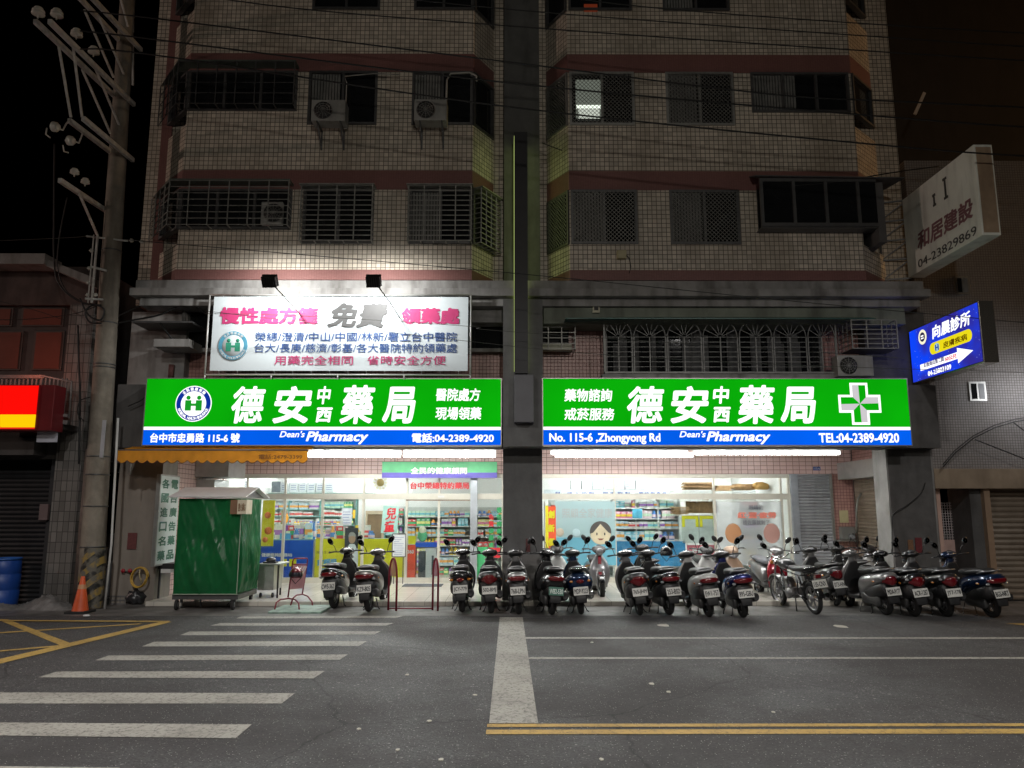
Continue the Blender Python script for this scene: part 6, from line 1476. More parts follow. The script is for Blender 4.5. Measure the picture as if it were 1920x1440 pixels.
# ---- hose reel and valves on the left pillar
HY = 15.66
hs = empty('garden_hose', W(262, 1085, HY), 'coiled yellow hose hanging on the left pillar', 'hose'); HM = mat('hose_yellow', (.45, .27, .04), .45)
c_ = W(264, 1082, HY - .05); hm = MB(); pts = []
rq = random.Random(4)
for i in range(150):
    t = i / 150 * math.tau * 5; k = 1 + .05 * math.sin(i * .37); pts.append(c_ + V3(math.cos(t) * .155 * k, -.02 - .0006 * i + .01 * math.sin(i * .2), math.sin(t) * .185 * k))
hm.tube(pts, .011, 6); hm.build('coil', HM, hs, uv=False)
MB().tube([c_ + V3(.0, -.05, .19), c_ + V3(-.02, -.03, .05), c_ + V3(.03, -.04, -.1), c_ + V3(0, 0, -.02)], .010, 6).build('loose_end', mat('hose_pale', (.5, .42, .25), .45), hs, uv=False)
va = empty('water_valve', W(236, 1070, HY), 'pair of small red valve wheels on the left pillar beside the hose', 'valve')
for x in (231, 244): MB().lathe(W(x, 1070, HY - .02), (0, -1, 0), [(0, 0), (0, .04), (.02, .04), (.02, 0)], 14).build('handwheel', mat('valve_red', (.25, .01, .02), .5), va, uv=False)
MB().tube([W(228, 1072, HY), W(250, 1072, HY)], .012, 8).build('pipe', ALUD, va, uv=False)
n1 = board('pillar_notice', 240, 1030, 255, 999, 15.68, mat('notice_red', (.10, .025, .025), .7, 0, .3, 20), 'small faded red notice on the left pillar', 'notice', .006)
n1.data.update()
for (x0, x1, y0, y1, c, s) in ((1704, 1712, 1012, 1036, (.16, .08, .04), 'small orange notice on the right pillar, beside the red one'), (1718, 1728, 1008, 1038, (.12, .015, .02), 'small red notice low on the right pillar')):
    board('pillar_notice', x0, y0, x1, y1, 15.655, mat('notice_%d' % x0, c, .7, 0, .3, 20), s, 'notice', .006)
board('pillar_notice', 986, 1010, 994, 1036, 15.59, mat('notice_red', (.22, .02, .02), .7), 'small red notice on the central pillar behind the scooters', 'notice', .006)
# crates, heap at the foot of the left pillar
q = G(222, 1133, 0); cr = MB()
for i in range(6): cr.box(q.x - .25 + i * .09, q.x - .235 + i * .09, q.y - .0, q.y + .01, .0, .16)
for z in (0, .07, .145): cr.box(q.x - .26, q.x + .27, q.y - .012, q.y - .001, z, z + .02)
cr.box(q.x - .26, q.x + .27, q.y + .012, q.y + .3, 0, .1); tag(cr.build('plastic_crate', mat('crate_grey', (.10, .10, .10), .6)), 'low dark slatted crate at the foot of the left pillar', 'crate')
q = G(250, 1134, 0); bg_ = MB(); bg_.sphere((q.x, q.y + .1, .12), .2, .15, .15, 22, 14); bg_.v = [(x + .02 * math.sin(z * 60 + x * 30), y + .02 * math.sin(x * 50), max(.003, z + .025 * math.sin(x * 42 + y * 20) + (.05 if abs(x - q.x) < .03 and z > .2 else 0))) for x, y, z in bg_.v]; tag(bg_.build('rubbish_bag', mat('bag_black', (.02, .02, .022), .35, 0, .2, 6, .6, bscale=14), uv=False), 'black rubbish bag at the foot of the left pillar', 'bag')
q = G(194, 1134, 0); ht = empty('water_tank', (q.x, 15.9, 0), 'pale grey narrow tank standing in the gap behind the pole', 'tank')
MB().box(q.x - .11, q.x + .17, 15.8, 16.1, .02, .82).build('tank_body', mat('tank_grey', (.35, .37, .42), .4, .2), ht, bevel=.05)
MB().tube([V3(q.x - .05, 15.78, .8), V3(q.x - .12, 15.7, .5), V3(q.x - .08, 15.72, .2), V3(q.x, 15.75, .05)], .012, 6).build('hose', CAB, ht, uv=False)
# ---- vertical sign board in the left arcade
X_ = XL1 + .03
vb = empty('vertical_signboard', (X_, 15.9, .5), 'tall white board with two columns of dark green characters inside the left pillar', 'sign')
a_ = WX(296, 1062, X_); 
y0, y1 = 15.45, 16.35
zb2, zt2 = W(296, 1062, 15.5).z, W(303, 889, 15.5).z
MB().box(X_ - .03, X_ + .05, y0, y1, zb2, zt2).build('cabinet', ALU, vb)
MB().box(X_ + .05, X_ + .055, y0 + .02, y1 - .02, zb2 + .03, zt2 - .03).build('face', mat('signboard_white', (.62, .67, .66), .5, 0, .06), vb)
INKG = mat('signboard_green', (.02, .12, .07), .5); n = 6; hh = (zt2 - zb2 - .1) / n
for ci, col_ in enumerate(('各國進口名藥', '電台廣告藥品')):
    for i, ch in enumerate(col_):
        yy = y0 + .06 + ci * .42; text(ch, 'lettering', INKG, vb, (X_ + .058, yy, zt2 - .06 - (i + 1) * hh + .06), (0, 1, 0), (0, 0, 1), w=.34, h=hh - .09, bold=.035)
# white steel cabinet & dark box behind
q = empty('meter_cabinet', (XL1 + .4, 18.0, 1.2), 'pale steel cabinet on the left arcade wall behind the tall signboard', 'cabinet')
MB().box(XL1 + .01, XL1 + .42, 17.4, 18.3, .95, 2.5).build('body', mat('cabinet_pale', (.5, .52, .52), .4, .2), q, bevel=.01)
MB().box(XL1 + .01, XL1 + .75, 17.3, 18.4, 2.55, 2.95).build('hood', mat('hood_grey', (.45, .45, .45), .4, .4), q, bevel=.01)
q = empty('side_table', (W(310, 1100, 16.0).x, 16.0, ZF), 'black topped stand with pale drawer left of the green cart', 'table')
a, b = W(297, 1066, 15.9), W(335, 1056, 15.9); MB().box(a.x, b.x + .1, 15.8, 16.4, a.z, b.z).build('top', BLK, q)
a2 = W(302, 1074, 15.8); MB().box(a2.x, a2.x + .2, 15.78, 16.2, a2.z, a.z - .002).build('drawer', mat('drawer_pale', (.6, .6, .58), .5), q)
lg = MB()
for x in (a.x + .03, b.x): lg.box(x, x + .04, 15.85, 15.89, ZF, a.z - .003)
lg.build('leg', BLK, q)
# ---- green covered cart
cf = G(427, 1141, 0); CX0, CX1 = W(325, 1128, 14.9).x, W(453, 1128, 14.9).x
Yc0 = 14.75; cart = empty('covered_cart', ((CX0 + CX1) / 2, Yc0 + .6, 0), 'food cart wrapped in a dark green cover with a small white gabled roof', 'cart')
CX0 = W(324, 1115, Yc0).x; CX1 = W(444, 1115, Yc0).x; zc0 = W(400, 1115, Yc0).z; zc1 = W(400, 935, Yc0).z
Yc1 = 15.95
from mathutils import noise as mnoise
TG = translucent(mat('cover_green', (.018, .18, .062), .28, 0, .18, 2, .15, bscale=8), .5)
def drape(p00, p10, h0, h1, nu, nv, amp, seed, inset=.0):
    """a hanging sheet from p00 to p10 (plan), folds in and out"""
    P0, P1 = Vector(p00), Vector(p10); U = (P1 - P0); N = Vector((U.y, -U.x, 0)).normalized(); v = []; ph = seed
    for j in range(nv + 1):
        fz = j / nv
        for i in range(nu + 1):
            fx = i / nu; k = math.sin(math.pi * fx) ** .3
            nz = lambda a, b: 1 - 2.2 * abs(mnoise.noise(Vector((a, b, ph))))
            f = amp * (1.1 * nz(fx * 3.2 + fz * 1.6, fz * 1.1 - fx * .4) + .55 * nz(fx * 6 - fz * 4.2, fz * 2.2 + 3) * (1 - fz * .5) + .25 * nz(fx * 14 + fz * 5, fz * 4)) * (1 - fz * .35) * k * min(1, fz * 6 + .25)
            f += .05 * max(0, math.sin(math.pi * min(1, fz * 1.7))) * k
            v.append(P0 + U * fx + N * f + Vector((0, 0, h0 + (h1 - h0) * fz)))
    return v, [(j * (nu + 1) + i, j * (nu + 1) + i + 1, (j + 1) * (nu + 1) + i + 1, (j + 1) * (nu + 1) + i) for j in range(nv) for i in range(nu)]
xr = CX1 + .0; dz = .0
fm = MB()
v, f = drape((CX0, Yc0, 0), (CX1, Yc0, 0), zc0, zc1, 60, 50, .055, 1.3); fm.add(v, f, 0, True)
v, f = drape((CX1, Yc0, 0), (CX1 + .02, Yc1 - .1, 0), zc0 + .02, zc1, 60, 50, .05, 4.0); fm.add(v, f, 0, True)
v, f = drape((CX1 + .02, Yc1 - .1, 0), (CX0 + .02, Yc1, 0), zc0, zc1, 20, 20, .02, 2.0); fm.add(v, f, 0, True)
v, f = drape((CX0 + .02, Yc1, 0), (CX0, Yc0, 0), zc0, zc1, 20, 20, .02, 3.0); fm.add(v, f, 0, True)
fm.build('cover', TG, cart, fix=False)
sm = MB(); sm.bar((CX1, Yc0 - .01, zc0), (CX1, Yc0 - .01, zc1), .012); sm.bar((CX0, Yc0 - .02, zc0 + .01), (CX1, Yc0 - .02, zc0 + .01), .014); sm.build('seam', mat('cover_seam', (.3, .36, .28), .6), cart)
# gabled roof, ridge along the front
zr = zc1 + .02; ov = .13
RB = [V3(CX0 - ov - .03, Yc0 - ov, zr), V3(CX1 + ov - .02, Yc0 - ov, zr), V3(CX1 + ov - .02, Yc1 + ov, zr), V3(CX0 - ov, Yc1 + ov, zr)]
rg0 = (RB[0] + RB[3]) / 2 + V3(.0, 0, .19); rg1 = (RB[1] + RB[2]) / 2 + V3(0, 0, .19)
rm = MB()
for q4 in ((RB[0], RB[1], rg1, rg0), (rg0, rg1, RB[2], RB[3])):
    nrm = (q4[1] - q4[0]).cross(q4[3] - q4[0]).normalized() * .02; vs = list(q4) + [p + nrm for p in q4]
    rm.add(vs, [(0, 1, 2, 3), (4, 5, 6, 7), (0, 1, 5, 4), (1, 2, 6, 5), (2, 3, 7, 6), (3, 0, 4, 7)])
rm.build('roof', mat('roof_sheet', (.85, .84, .85), .35, .3, .08, 4), cart)
MB().add([RB[1] + V3(-.1, 0, 0), RB[2] + V3(-.1, 0, 0), rg1 + V3(-.1, 0, -.02)], [(0, 1, 2)]).build('gable', mat('gable_grey', (.12, .12, .12), .6), cart, fix=False)
a, b = W(443, 964, Yc0 - .25), W(462, 937, Yc0 - .25); sb = MB().box(a.x, b.x, Yc0 - .22, Yc0 + .1, a.z, b.z).build('sign_box', mat('sign_box_cream', (.62, .56, .42), .5), cart, bevel=.006)
MB().box(a.x - .17, a.x - .01, Yc0 - .1, Yc0 + .02, a.z, b.z).build('sign_side', mat('box_brown', (.20, .11, .06), .5), sb)
ctext('靈火鍋G', 'lettering', mat('box_ink', (.25, .15, .08), .5), sb, a.x + .02, b.x - .02, a.z + .05, b.z - .06, Yc0 - .224, bold=.02)
ch = MB(); ch.box(CX0 - .02, CX1 + .02, Yc0 + .02, Yc1 - .1, zc0 - .09, zc0 - .002)
for x in (CX0 + .1, CX1 - .1): ch.box(x, x + .04, Yc0 + .1, Yc0 + .14, .12, zc0 - .09)
ch.bar((CX0 + .4, Yc0 + .3, zc0 - .09), (CX0 + .42, Yc0 + .3, .02), .03); ch.bar((CX0 + .95, Yc0 + .6, zc0 - .09), (CX0 + .8, Yc0 + .6, .02), .02)
ch.build('chassis', ALUD, cart)
for (x, y) in ((CX0 + .06, Yc0 + .05), (CX1 - .08, Yc0 + .05), (CX1 - .06, Yc1 - .2), (CX0 + .06, Yc1 - .2)):
    w_ = MB(); w_.lathe((x - .025, y, .095), (1, .15, 0), [(0, 0), (0, .06), (.0, .088), (.012, .095), (.038, .095), (.05, .088), (.05, .06), (.05, 0)], 20); wo = w_.build('castor', RUB, cart, uv=False)
    MB().box(x - .045, x + .045, y - .03, y + .03, .19, zc0 - .09).build('fork', ALUD, wo)
    MB().lathe((x - .03, y, .095), (1, .15, 0), [(0, 0), (0, .045), (.06, .045), (.06, 0)], 14).build('hub', ALW, wo, uv=False)
# small steel table to the right of the cart
q = G(500, 1122, ZF); tb = empty('steel_table', (q.x, 16.1, ZF), 'small steel work table on castors right of the green cart', 'table')
a, b = W(481, 1066, 15.9), W(525, 1057, 15.9)
MB().box(a.x, b.x, 15.9, 16.6, b.z - .03, b.z).build('top', ALU, tb, bevel=.004); MB().box(a.x + .02, a.x + .34, 15.95, 16.5, ZF + .15, b.z - .032).build('cabinet', ALU, tb)
lg = MB(); lg.box(b.x - .05, b.x - .02, 15.92, 15.95, ZF, b.z - .032); lg.box(b.x - .16, b.x - .13, 16.5, 16.53, ZF, b.z - .032); lg.build('leg', BLK, tb)
c2 = MB()
for x in (a.x + .06, a.x + .30): c2.lathe((x, 16.0, ZF + .05), (1, 0, 0), [(0, 0), (0, .05), (.03, .05), (.03, 0)], 14)
c2.build('castor', RUB, tb, uv=False)
o = MB(); p = W(508, 1055, 16.1); o.sphere((p.x, 16.1, b.z + .06), .10, .10, .06); o.box(p.x - .14, p.x + .12, 16.02, 16.2, b.z + .001, b.z + .03); tag(o.build('kettle', BLK, uv=False), 'dark pot on the small steel table beside the cart', 'pot')
# ---- red frame sign with curved feet
RF = mat('red_frame', (.20, .015, .03), .35, .3)
fs_ = empty('folding_sign', G(555, 1135, ZF), 'leaning red tubular frame stand with a striped pink panel, right of the green cart', 'sign stand')
Yf = 15.25; fl_ = [W(540, 1120, Yf), W(552, 1047, Yf), W(576, 1047, Yf + .3), W(567, 1113, Yf + .45)]
t_ = MB(); t_.tube([fl_[0], W(549, 1052, Yf), fl_[1], fl_[2], W(576.5, 1052, Yf + .3), fl_[3]], .014, 8)
t_.tube([W(550, 1058, Yf), W(575, 1058, Yf + .3)], .012, 8)
t_.tube([W(515, 1143, 14.6), W(518, 1130, 14.7), W(526, 1124, 14.85), W(541, 1122, Yf), W(553, 1124, 15.0), W(560, 1131, 14.8), W(561, 1143, 14.6)], .014, 8)
t_.tube([W(545, 1135, 15.2), W(549, 1122, 15.3), W(556, 1116, 15.4), W(567, 1114, Yf + .45), W(577, 1118, 15.4), W(585, 1128, 15.3), W(586, 1137, 15.2)], .014, 8)
t_.build('frame', RF, fs_, uv=False)
pq = [W(543, 1105, Yf), W(550, 1059, Yf), W(575, 1060, Yf + .3), W(569, 1103, Yf + .42)]; pp = MB().add(pq + [p + V3(0, .012, 0) for p in pq], [(0, 1, 2, 3), (4, 5, 6, 7), (0, 1, 5, 4), (1, 2, 6, 5), (2, 3, 7, 6), (3, 0, 4, 7)]).build('panel', mat('panel_pink', (.48, .22, .25), .6), fs_)
st_ = MB()
for i in range(3):
    f0, f1 = .45 + i * .2, .12 + i * .2
    A = pq[0].lerp(pq[3], f1 + .12).lerp(pq[1].lerp(pq[2], f1 + .12), .45); B = pq[1].lerp(pq[2], min(.98, f0 + .2)); st_.bar(A + V3(0, -.01, 0), B + V3(0, -.01, -.02), .03, .006, up=(0, 1, 0))
st_.build('stripe', mat('stripe_white', (.6, .58, .58), .6), pp)
helmet(W(555, 1077, Yf - .17), cpaint('helmet_red', (.12, .01, .015), .25), 'dark red helmet hanging on the leaning red frame stand')
# ---- two red hoop barriers
def hoop(pxl, pyl, pxr, pyr, pyt, label):
    A = G(pxl, pyl, 0); B = G(pxr, pyr, ZF); t = empty('hoop_barrier', (A.x, (A.y + B.y) / 2, 0), label, 'barrier', 'red hoop barriers before the sliding door')
    zt = W((pxl + pxr) / 2, pyt, (A.y + B.y) / 2).z; m = MB(); n = 14; pts = [V3(A.x, A.y, 0)]; mid = (A + B) / 2
    for i in range(n + 1):
        a_ = math.pi * i / n; k = (1 - math.cos(a_)) / 2; zz = zt - .38 + .38 * math.sin(a_); pts.append(V3(A.x + (B.x - A.x) * k, A.y + (B.y - A.y) * k, zz))
    pts.append(V3(B.x, B.y, 0)); m.tube(pts, .019, 10); m.build('hoop', RF, t, uv=False)
    q = [p + V3(0, 0, 0) for p in pts[1:-1]]; lo_ = .62
    poly = [V3(p.x, p.y, max(p.z - .02, lo_)) for p in q]; poly = [V3(A.x, A.y + .02, lo_)] + poly + [V3(B.x, B.y - .02, lo_)]
    MB().add(poly, [tuple(range(len(poly)))]).build('panel', clear('panel_pink_film', (.38, .12, .18), .75), t, fix=False)
    return t
hoop(728, 1144, 743, 1136, 1047, 'left red hoop barrier, beside the scooter with plate KZ9-805'); hoop(811, 1144, 821, 1136, 1047, 'right red hoop barrier, left of the scooter with plate JCY-779')
A, B = G(728, 1144, 0), G(811, 1144, 0)
tag(MB().tube([V3(A.x, A.y, .03), V3(B.x, B.y, .03)], .012, 8).build('floor_rail', RF, uv=False), 'thin red rail on the ground joining the two hoop barriers', 'rail')
# ---- orange awning at the left
aw = empty('awning', (W(400, 850, 14.9).x, 15.2, 2.9), 'orange awning with a scalloped edge under the left green sign', 'awning')
AO = translucent(mat('awning_orange', (.72, .30, .02), .6, 0, .15, 3, dirt=.2), .4)
xa, xb = W(221, 850, 14.75).x, W(577, 850, 14.75).x; za, zb_ = W(300, 866, 14.75).z, W(300, 845, 14.75).z
v = []; f = []; n = 210
for i in range(n + 1):
    x = xa + (xb - xa) * i / n; sc_ = abs(math.sin(math.pi * i / n * 19)) ; y_ = 14.75 + .006 * math.sin(i * .5)
    v += [(x, y_, za + .03 - sc_ * .055), (x, 14.75, zb_), (x, 15.3, zb_ + .12)]
f = [(3 * i, 3 * i + 3, 3 * i + 4, 3 * i + 1) for i in range(n)] + [(3 * i + 1, 3 * i + 4, 3 * i + 5, 3 * i + 2) for i in range(n)]
MB().add(v, f).build('cloth', AO, aw, fix=False)
tr_ = MB(); tr_.tube([(v[3 * i][0], v[3 * i][1] - .004, v[3 * i][2]) for i in range(0, n + 1)], .006, 5); tr_.build('trim', mat('trim_brown', (.12, .03, .01), .6), aw, uv=False)
ptext('電話:2479-3399', 'lettering', mat('awning_ink', (.22, .08, .02), .6), aw, 485, 852, 567, 861, 14.735, bold=.01)
MB().tube([V3(xa, 14.77, zb_ + .01), V3(xb, 14.77, zb_ + .01)], .02, 8).build('roller', ALUD, aw, uv=False)
MB().tube([V3(W(245, 870, 14.8).x, 14.8, zb_), V3(W(244, 885, 14.8).x, 14.8, W(244, 890, 14.8).z)], .01, 6).build('crank', ALU, aw, uv=False)
# ---- mezzanine things: AC units, grilles, arched grille, awning sheet
ACW = mat('ac_white', (.30, .30, .28), .5, .1, .1, 4, dirt=.5); ACD = mat('ac_fan_dark', (.02, .02, .02), .6)
def ac_unit(x0, x1, y0, y1, Y, label, bracket=True, depth=.32):
    a, b = W(x0, y1, Y), W(x1, y0, Y); t = empty('air_conditioner', ((a.x + b.x) / 2, Y + depth / 2, a.z), label, 'air conditioner', 'air conditioners hung on the facade')
    MB().box(a.x, b.x, Y, Y + depth, a.z, b.z).build('casing', ACW, t, bevel=.012)
    h = (b.z - a.z); c_ = V3(a.x + h * .52, Y - .004, (a.z + b.z) / 2); g = MB(); g.lathe(c_, (0, -1, 0), [(0, 0), (0, h * .42), (.003, h * .42), (.003, 0)], 28); fo = g.build('fan_opening', ACD, t, uv=False)
    g = MB()
    for k in range(1, 5): g.lathe(c_ + V3(0, -.008, 0), (0, -1, 0), [(0, h * .42 * k / 4.2), (.006, h * .42 * k / 4.2 + .006)], 24)
    for k in range(6): t_ = k * math.pi / 6; g.bar(c_ + V3(math.cos(t_) * h * .4, -.012, math.sin(t_) * h * .4), c_ - V3(math.cos(t_) * h * .4, .012, math.sin(t_) * h * .4), .006)
    g.build('fan_guard', STEEL, fo, uv=False)
    if bracket:
        for x in (a.x + .12, b.x - .1): g = MB(); g.bar((x, Y, a.z - .015), (x, Yb + .0, a.z - .015), .03); g.bar((x, Y + .05, a.z - .02), (x, Yb - .0, a.z - .38), .025); g.bar((x, Yb - .015, a.z), (x, Yb - .015, a.z - .42), .03); g.build('bracket', ALUD, t)
    return t
ac_unit(583, 648, 187, 226, 14.55, 'grey outdoor air conditioner under the middle third floor window of the left bay')
ac_unit(776, 838, 186, 225, 14.55, 'grey outdoor air conditioner under the right third floor window of the left bay')
ac_unit(1572, 1636, 666, 705, 15.1, 'white outdoor air conditioner sitting over the right green sign', False, .3)
ac_unit(488, 530, 378, 420, 14.86, 'old air conditioner inside the second floor balcony cage at the left', False, .12)
def ungroup_pipe(pts, Y, r, label, m=ACW):
    o = MB().tube([W(x, y, Y) for x, y in pts], r, 8).build('pipe', m, uv=False); tag(o, label, 'pipe')
ungroup_pipe([(836, 212), (838, 150), (845, 138), (880, 136), (893, 142), (894, 152)], 14.8, .02, 'bent white refrigerant pipe beside the right air conditioner')
ungroup_pipe([(648, 210), (650, 155), (646, 143), (700, 138), (750, 140)], 14.85, .012, 'thin pipe running from the middle air conditioner')
# small window grille, left of the arched grille
def flat_grille(name, x0, x1, y0, y1, Y, nv, nh, label, depth=.3, back=15.9, m=STEEL):
    a, b = W(x0, y1, Y), W(x1, y0, Y); t = empty(name, ((a.x + b.x) / 2, Y, a.z), label, 'window grille'); g = MB()
    for i in range(nh + 1): z = a.z + (b.z - a.z) * i / nh; g.bar((a.x, Y, z), (b.x, Y, z), .016); g.bar((a.x, Y, z), (a.x, Y + depth, z), .014); g.bar((b.x, Y, z), (b.x, Y + depth, z), .014)
    for i in range(nv + 1): x = a.x + (b.x - a.x) * i / nv; g.bar((x, Y, a.z), (x, Y, b.z), .022)
    for i in range(4):
        for x in (a.x, b.x): g.bar((x, Y + depth * i / 3, a.z), (x, Y + depth * i / 3, b.z), .014)
    g.build('bars', m, t); return t, a, b
t, a, b = flat_grille('window_grille', 1003, 1078, 603, 654, 15.45, 3, 5, 'small pale window grille right of the pilaster over the right green sign', .3)
MB().box(a.x + .08, b.x - .1, 15.85, 15.9, a.z + .05, b.z).build('window_glass', GD, t); MB().box(a.x + .05, b.x - .05, 15.6, 15.8, a.z + .01, a.z + .13).build('shelf_item', mat('pale_item', (.5, .5, .4), .6), t)
t, a, b = flat_grille('window_grille', 1599, 1680, 600, 653, 14.95, 3, 6, 'white box shaped grille above the air conditioner at the right', .6)
MB().box(a.x, b.x, 14.96, 15.5, a.z - .01, a.z - .002).build('base_tray', ALUD, t)
# arched grille
ag = empty('arched_grille', (W(1350, 700, 15.3).x, 15.3, 4.4), 'long window grille of seven fan topped arches above the right green sign', 'window grille')
Yg = 15.3; xs_ = [1133, 1187, 1250, 1317, 1385, 1450, 1514, 1568]; g = MB(); zb0 = W(1300, 697, Yg).z; zm = W(1300, 632, Yg).z; zt0 = W(1300, 600, Yg).z
for i in range(7):
    x0, x1 = W(xs_[i], 650, Yg).x + .02, W(xs_[i + 1], 650, Yg).x - .02; c_ = (x0 + x1) / 2; r = (x1 - x0) / 2; rz = zt0 - zm
    g.tube([(c_ + r * math.cos(math.pi * k / 16), Yg, zm + rz * math.sin(math.pi * k / 16)) for k in range(17)], .012, 6)
    for k in range(1, 7): t_ = math.pi * k / 7; g.bar((c_ + .05 * math.cos(t_), Yg, zm + .05 * math.sin(t_)), (c_ + r * math.cos(t_), Yg, zm + rz * math.sin(t_)), .010)
    for x in (x0, c_, x1): g.bar((x, Yg, zb0), (x, Yg, zm), .02)
    for k in range(8): z = zb0 + (zm - zb0) * k / 7; g.bar((x0, Yg + .006, z), (x1, Yg + .006, z), .009)
xA, xB = W(xs_[0], 650, Yg).x, W(xs_[-1], 650, Yg).x
for z in (zb0 - .02, zt0 + .03): g.bar((xA, Yg, z), (xB, Yg, z), .035)
g.bar((xA, Yg, zb0), (xA, Yg, zt0), .03); g.bar((xB, Yg, zb0), (xB, Yg, zt0), .03); g.build('bars', mat('arch_grille_steel', (.20, .20, .19), .5, .4, .2, 8), ag)
MB().box(xA - .05, xB + .05, Yg - .02, 15.9, zb0 - .2, zb0 - .05).build('ledge', CONC, ag)
MB().box(xA + .05, xB - .05, 15.86, 15.91, zb0, zt0).build('window_glass', GD, ag)
for i in range(8): x = xA + .1 + (xB - xA - .2) * i / 7; MB().box(x - .03, x + .03, 15.83, 15.858, zb0, zt0).build('mullion', ALUD, ag)
cu = MB(); rq = random.Random(9)
for k in range(40):
    x = xA + .2 + rq.random() * (xB - xA - .5); 
    if rq.random() < .5: cu.box(x, x + rq.uniform(.08, .2), 15.80 + rq.random() * .02, 15.825, zb0 + rq.uniform(0, .1), zt0 - rq.uniform(.0, .4))
cu.build('stored_things', mat('laundry_grey', (.10, .10, .10), .9, 0, .5, 3), ag)
# green sheet canopy above the arches
gs = MB(); xL, xR = W(1060, 598, 15.0).x, W(1640, 598, 15.0).x; zS = W(1300, 597, 14.95).z
gs.add([(xL, 14.95, zS - .01), (xR, 14.95, zS - .01), (xR, 15.9, zS + .28), (xL, 15.9, zS + .0), (xL, 14.95, zS + .01), (xR, 14.95, zS + .01), (xR, 15.9, zS + .30), (xL, 15.9, zS + .02)], [(0, 1, 2, 3), (4, 5, 6, 7), (0, 1, 5, 4), (1, 2, 6, 5), (2, 3, 7, 6), (3, 0, 4, 7)])
tag(gs.build('canopy', mat('canopy_green', (.03, .10, .085), .4, .1, .2, 3, dirt=.3)), 'dark green sheet canopy over the arched grille', 'canopy')
o = empty('socket_box', W(1117, 577, 15.2), 'small pale fan socket box on the fascia right of the pilaster', 'box'); a, b = W(1111, 587, 15.24), W(1124, 569, 15.24); MB().box(a.x, b.x, 15.2, 15.245, a.z, b.z).build('case', mat('beige_plastic', (.45, .42, .3), .5), o); MB().box(a.x + .03, b.x - .03, 15.19, 15.198, a.z + .05, b.z - .05).build('vent', ACD, o)
o = empty('wall_lamp', W(1165, 478, 14.95), 'small yellowish box lamp with a dangling wire under the second floor window', 'lamp'); a, b = W(1157, 485, 14.93), W(1174, 470, 14.93); MB().box(a.x, b.x, 14.88, 14.998, a.z, b.z).build('case', mat('lamp_beige', (.38, .34, .2), .5), o, bevel=.01)
MB().tube([W(1174, 478, 14.96), W(1180, 484, 14.96), W(1183, 500, 14.96), W(1180, 512, 14.96)], .008, 6).build('wire', CAB, o, uv=False)
# left pier things: bracket platform, pale tray, down pipe
o = MB(); a, b = W(250, 606, 15.0), W(362, 603, 15.0); o.box(a.x, b.x, 14.95, 15.65, a.z, b.z + .0); o.bar((W(300, 610, 15.0).x, 15.0, a.z), (W(312, 638, 15.0).x, 15.5, a.z - .35), .03); tag(o.build('rain_canopy', ALUD), 'flat dark canopy on the grey pier left of the banner', 'canopy')
a, b = W(291, 652, 15.1), W(359, 642, 15.1); tag(MB().box(a.x, b.x, 15.0, 15.64, a.z, b.z + .05).build('cable_tray', CONC, bevel=.01), 'pale box shelf on the grey pier above the left end of the green sign', 'shelf')
ungroup_pipe([(346, 565), (345, 603)], 15.6, .045, 'short grey down pipe at the edge of the grey pier', CONC); ungroup_pipe([(322, 684), (320, 708)], 15.6, .06, 'stub of pinkish pipe just above the left green sign', T_BAND)
# camera on the arcade wall, intercom boxes at the right
q = empty('security_camera', W(395, 872, 18.8), 'small white security camera under the left arcade ceiling', 'camera'); p = W(394, 866, 18.6); MB().tube([p, p + V3(.12, -.22, -.06)], .035, 10).build('barrel', FIX, q, uv=False); MB().tube([p + V3(0, .0, .0), p + V3(-.05, .2, .2)], .012, 6).build('mount', FIX, q, uv=False)
q = empty('meter_box', W(1590, 1005, 18.9), 'grey electric meter box on the pink tiles right of the shutter', 'meter box'); a, b = W(1580, 1012, 18.9), W(1603, 988, 18.9); MB().box(a.x, b.x, 18.9, 19.09, a.z, b.z).build('case', mat('meter_grey', (.16, .16, .15), .4), q, bevel=.01); MB().box(a.x - .08, b.x + .02, 18.85, 19.09, a.z - .04, a.z - .01).build('shelf', ALU, q)
board('paper_notice', 1575, 957, 1590, 980, 19.08, mat('notice_yellow', (.5, .45, .25), .7, 0, .1, 9), 'pale yellow paper notice on the pink tiles right of the shutter', 'notice', .006)
MB().tube([W(1606, 1000, 18.6), W(1606, 950, 18.6), W(1609, 935, 18.6), W(1615, 925, 18.6)], .025, 8).build('pipe', STEEL, uv=False); tag(bpy.data.objects['pipe.005'] if 'pipe.005' in bpy.data.objects else bpy.context.scene.objects[-1], 'upright pale pipe beside the side shutter', 'pipe')
loose([(1735, 905), (1727, 925), (1700, 948), (1680, 960), (1673, 975), (1673, 1040)], 15.6, .01, 'black wire curving down the face of the right pillar')

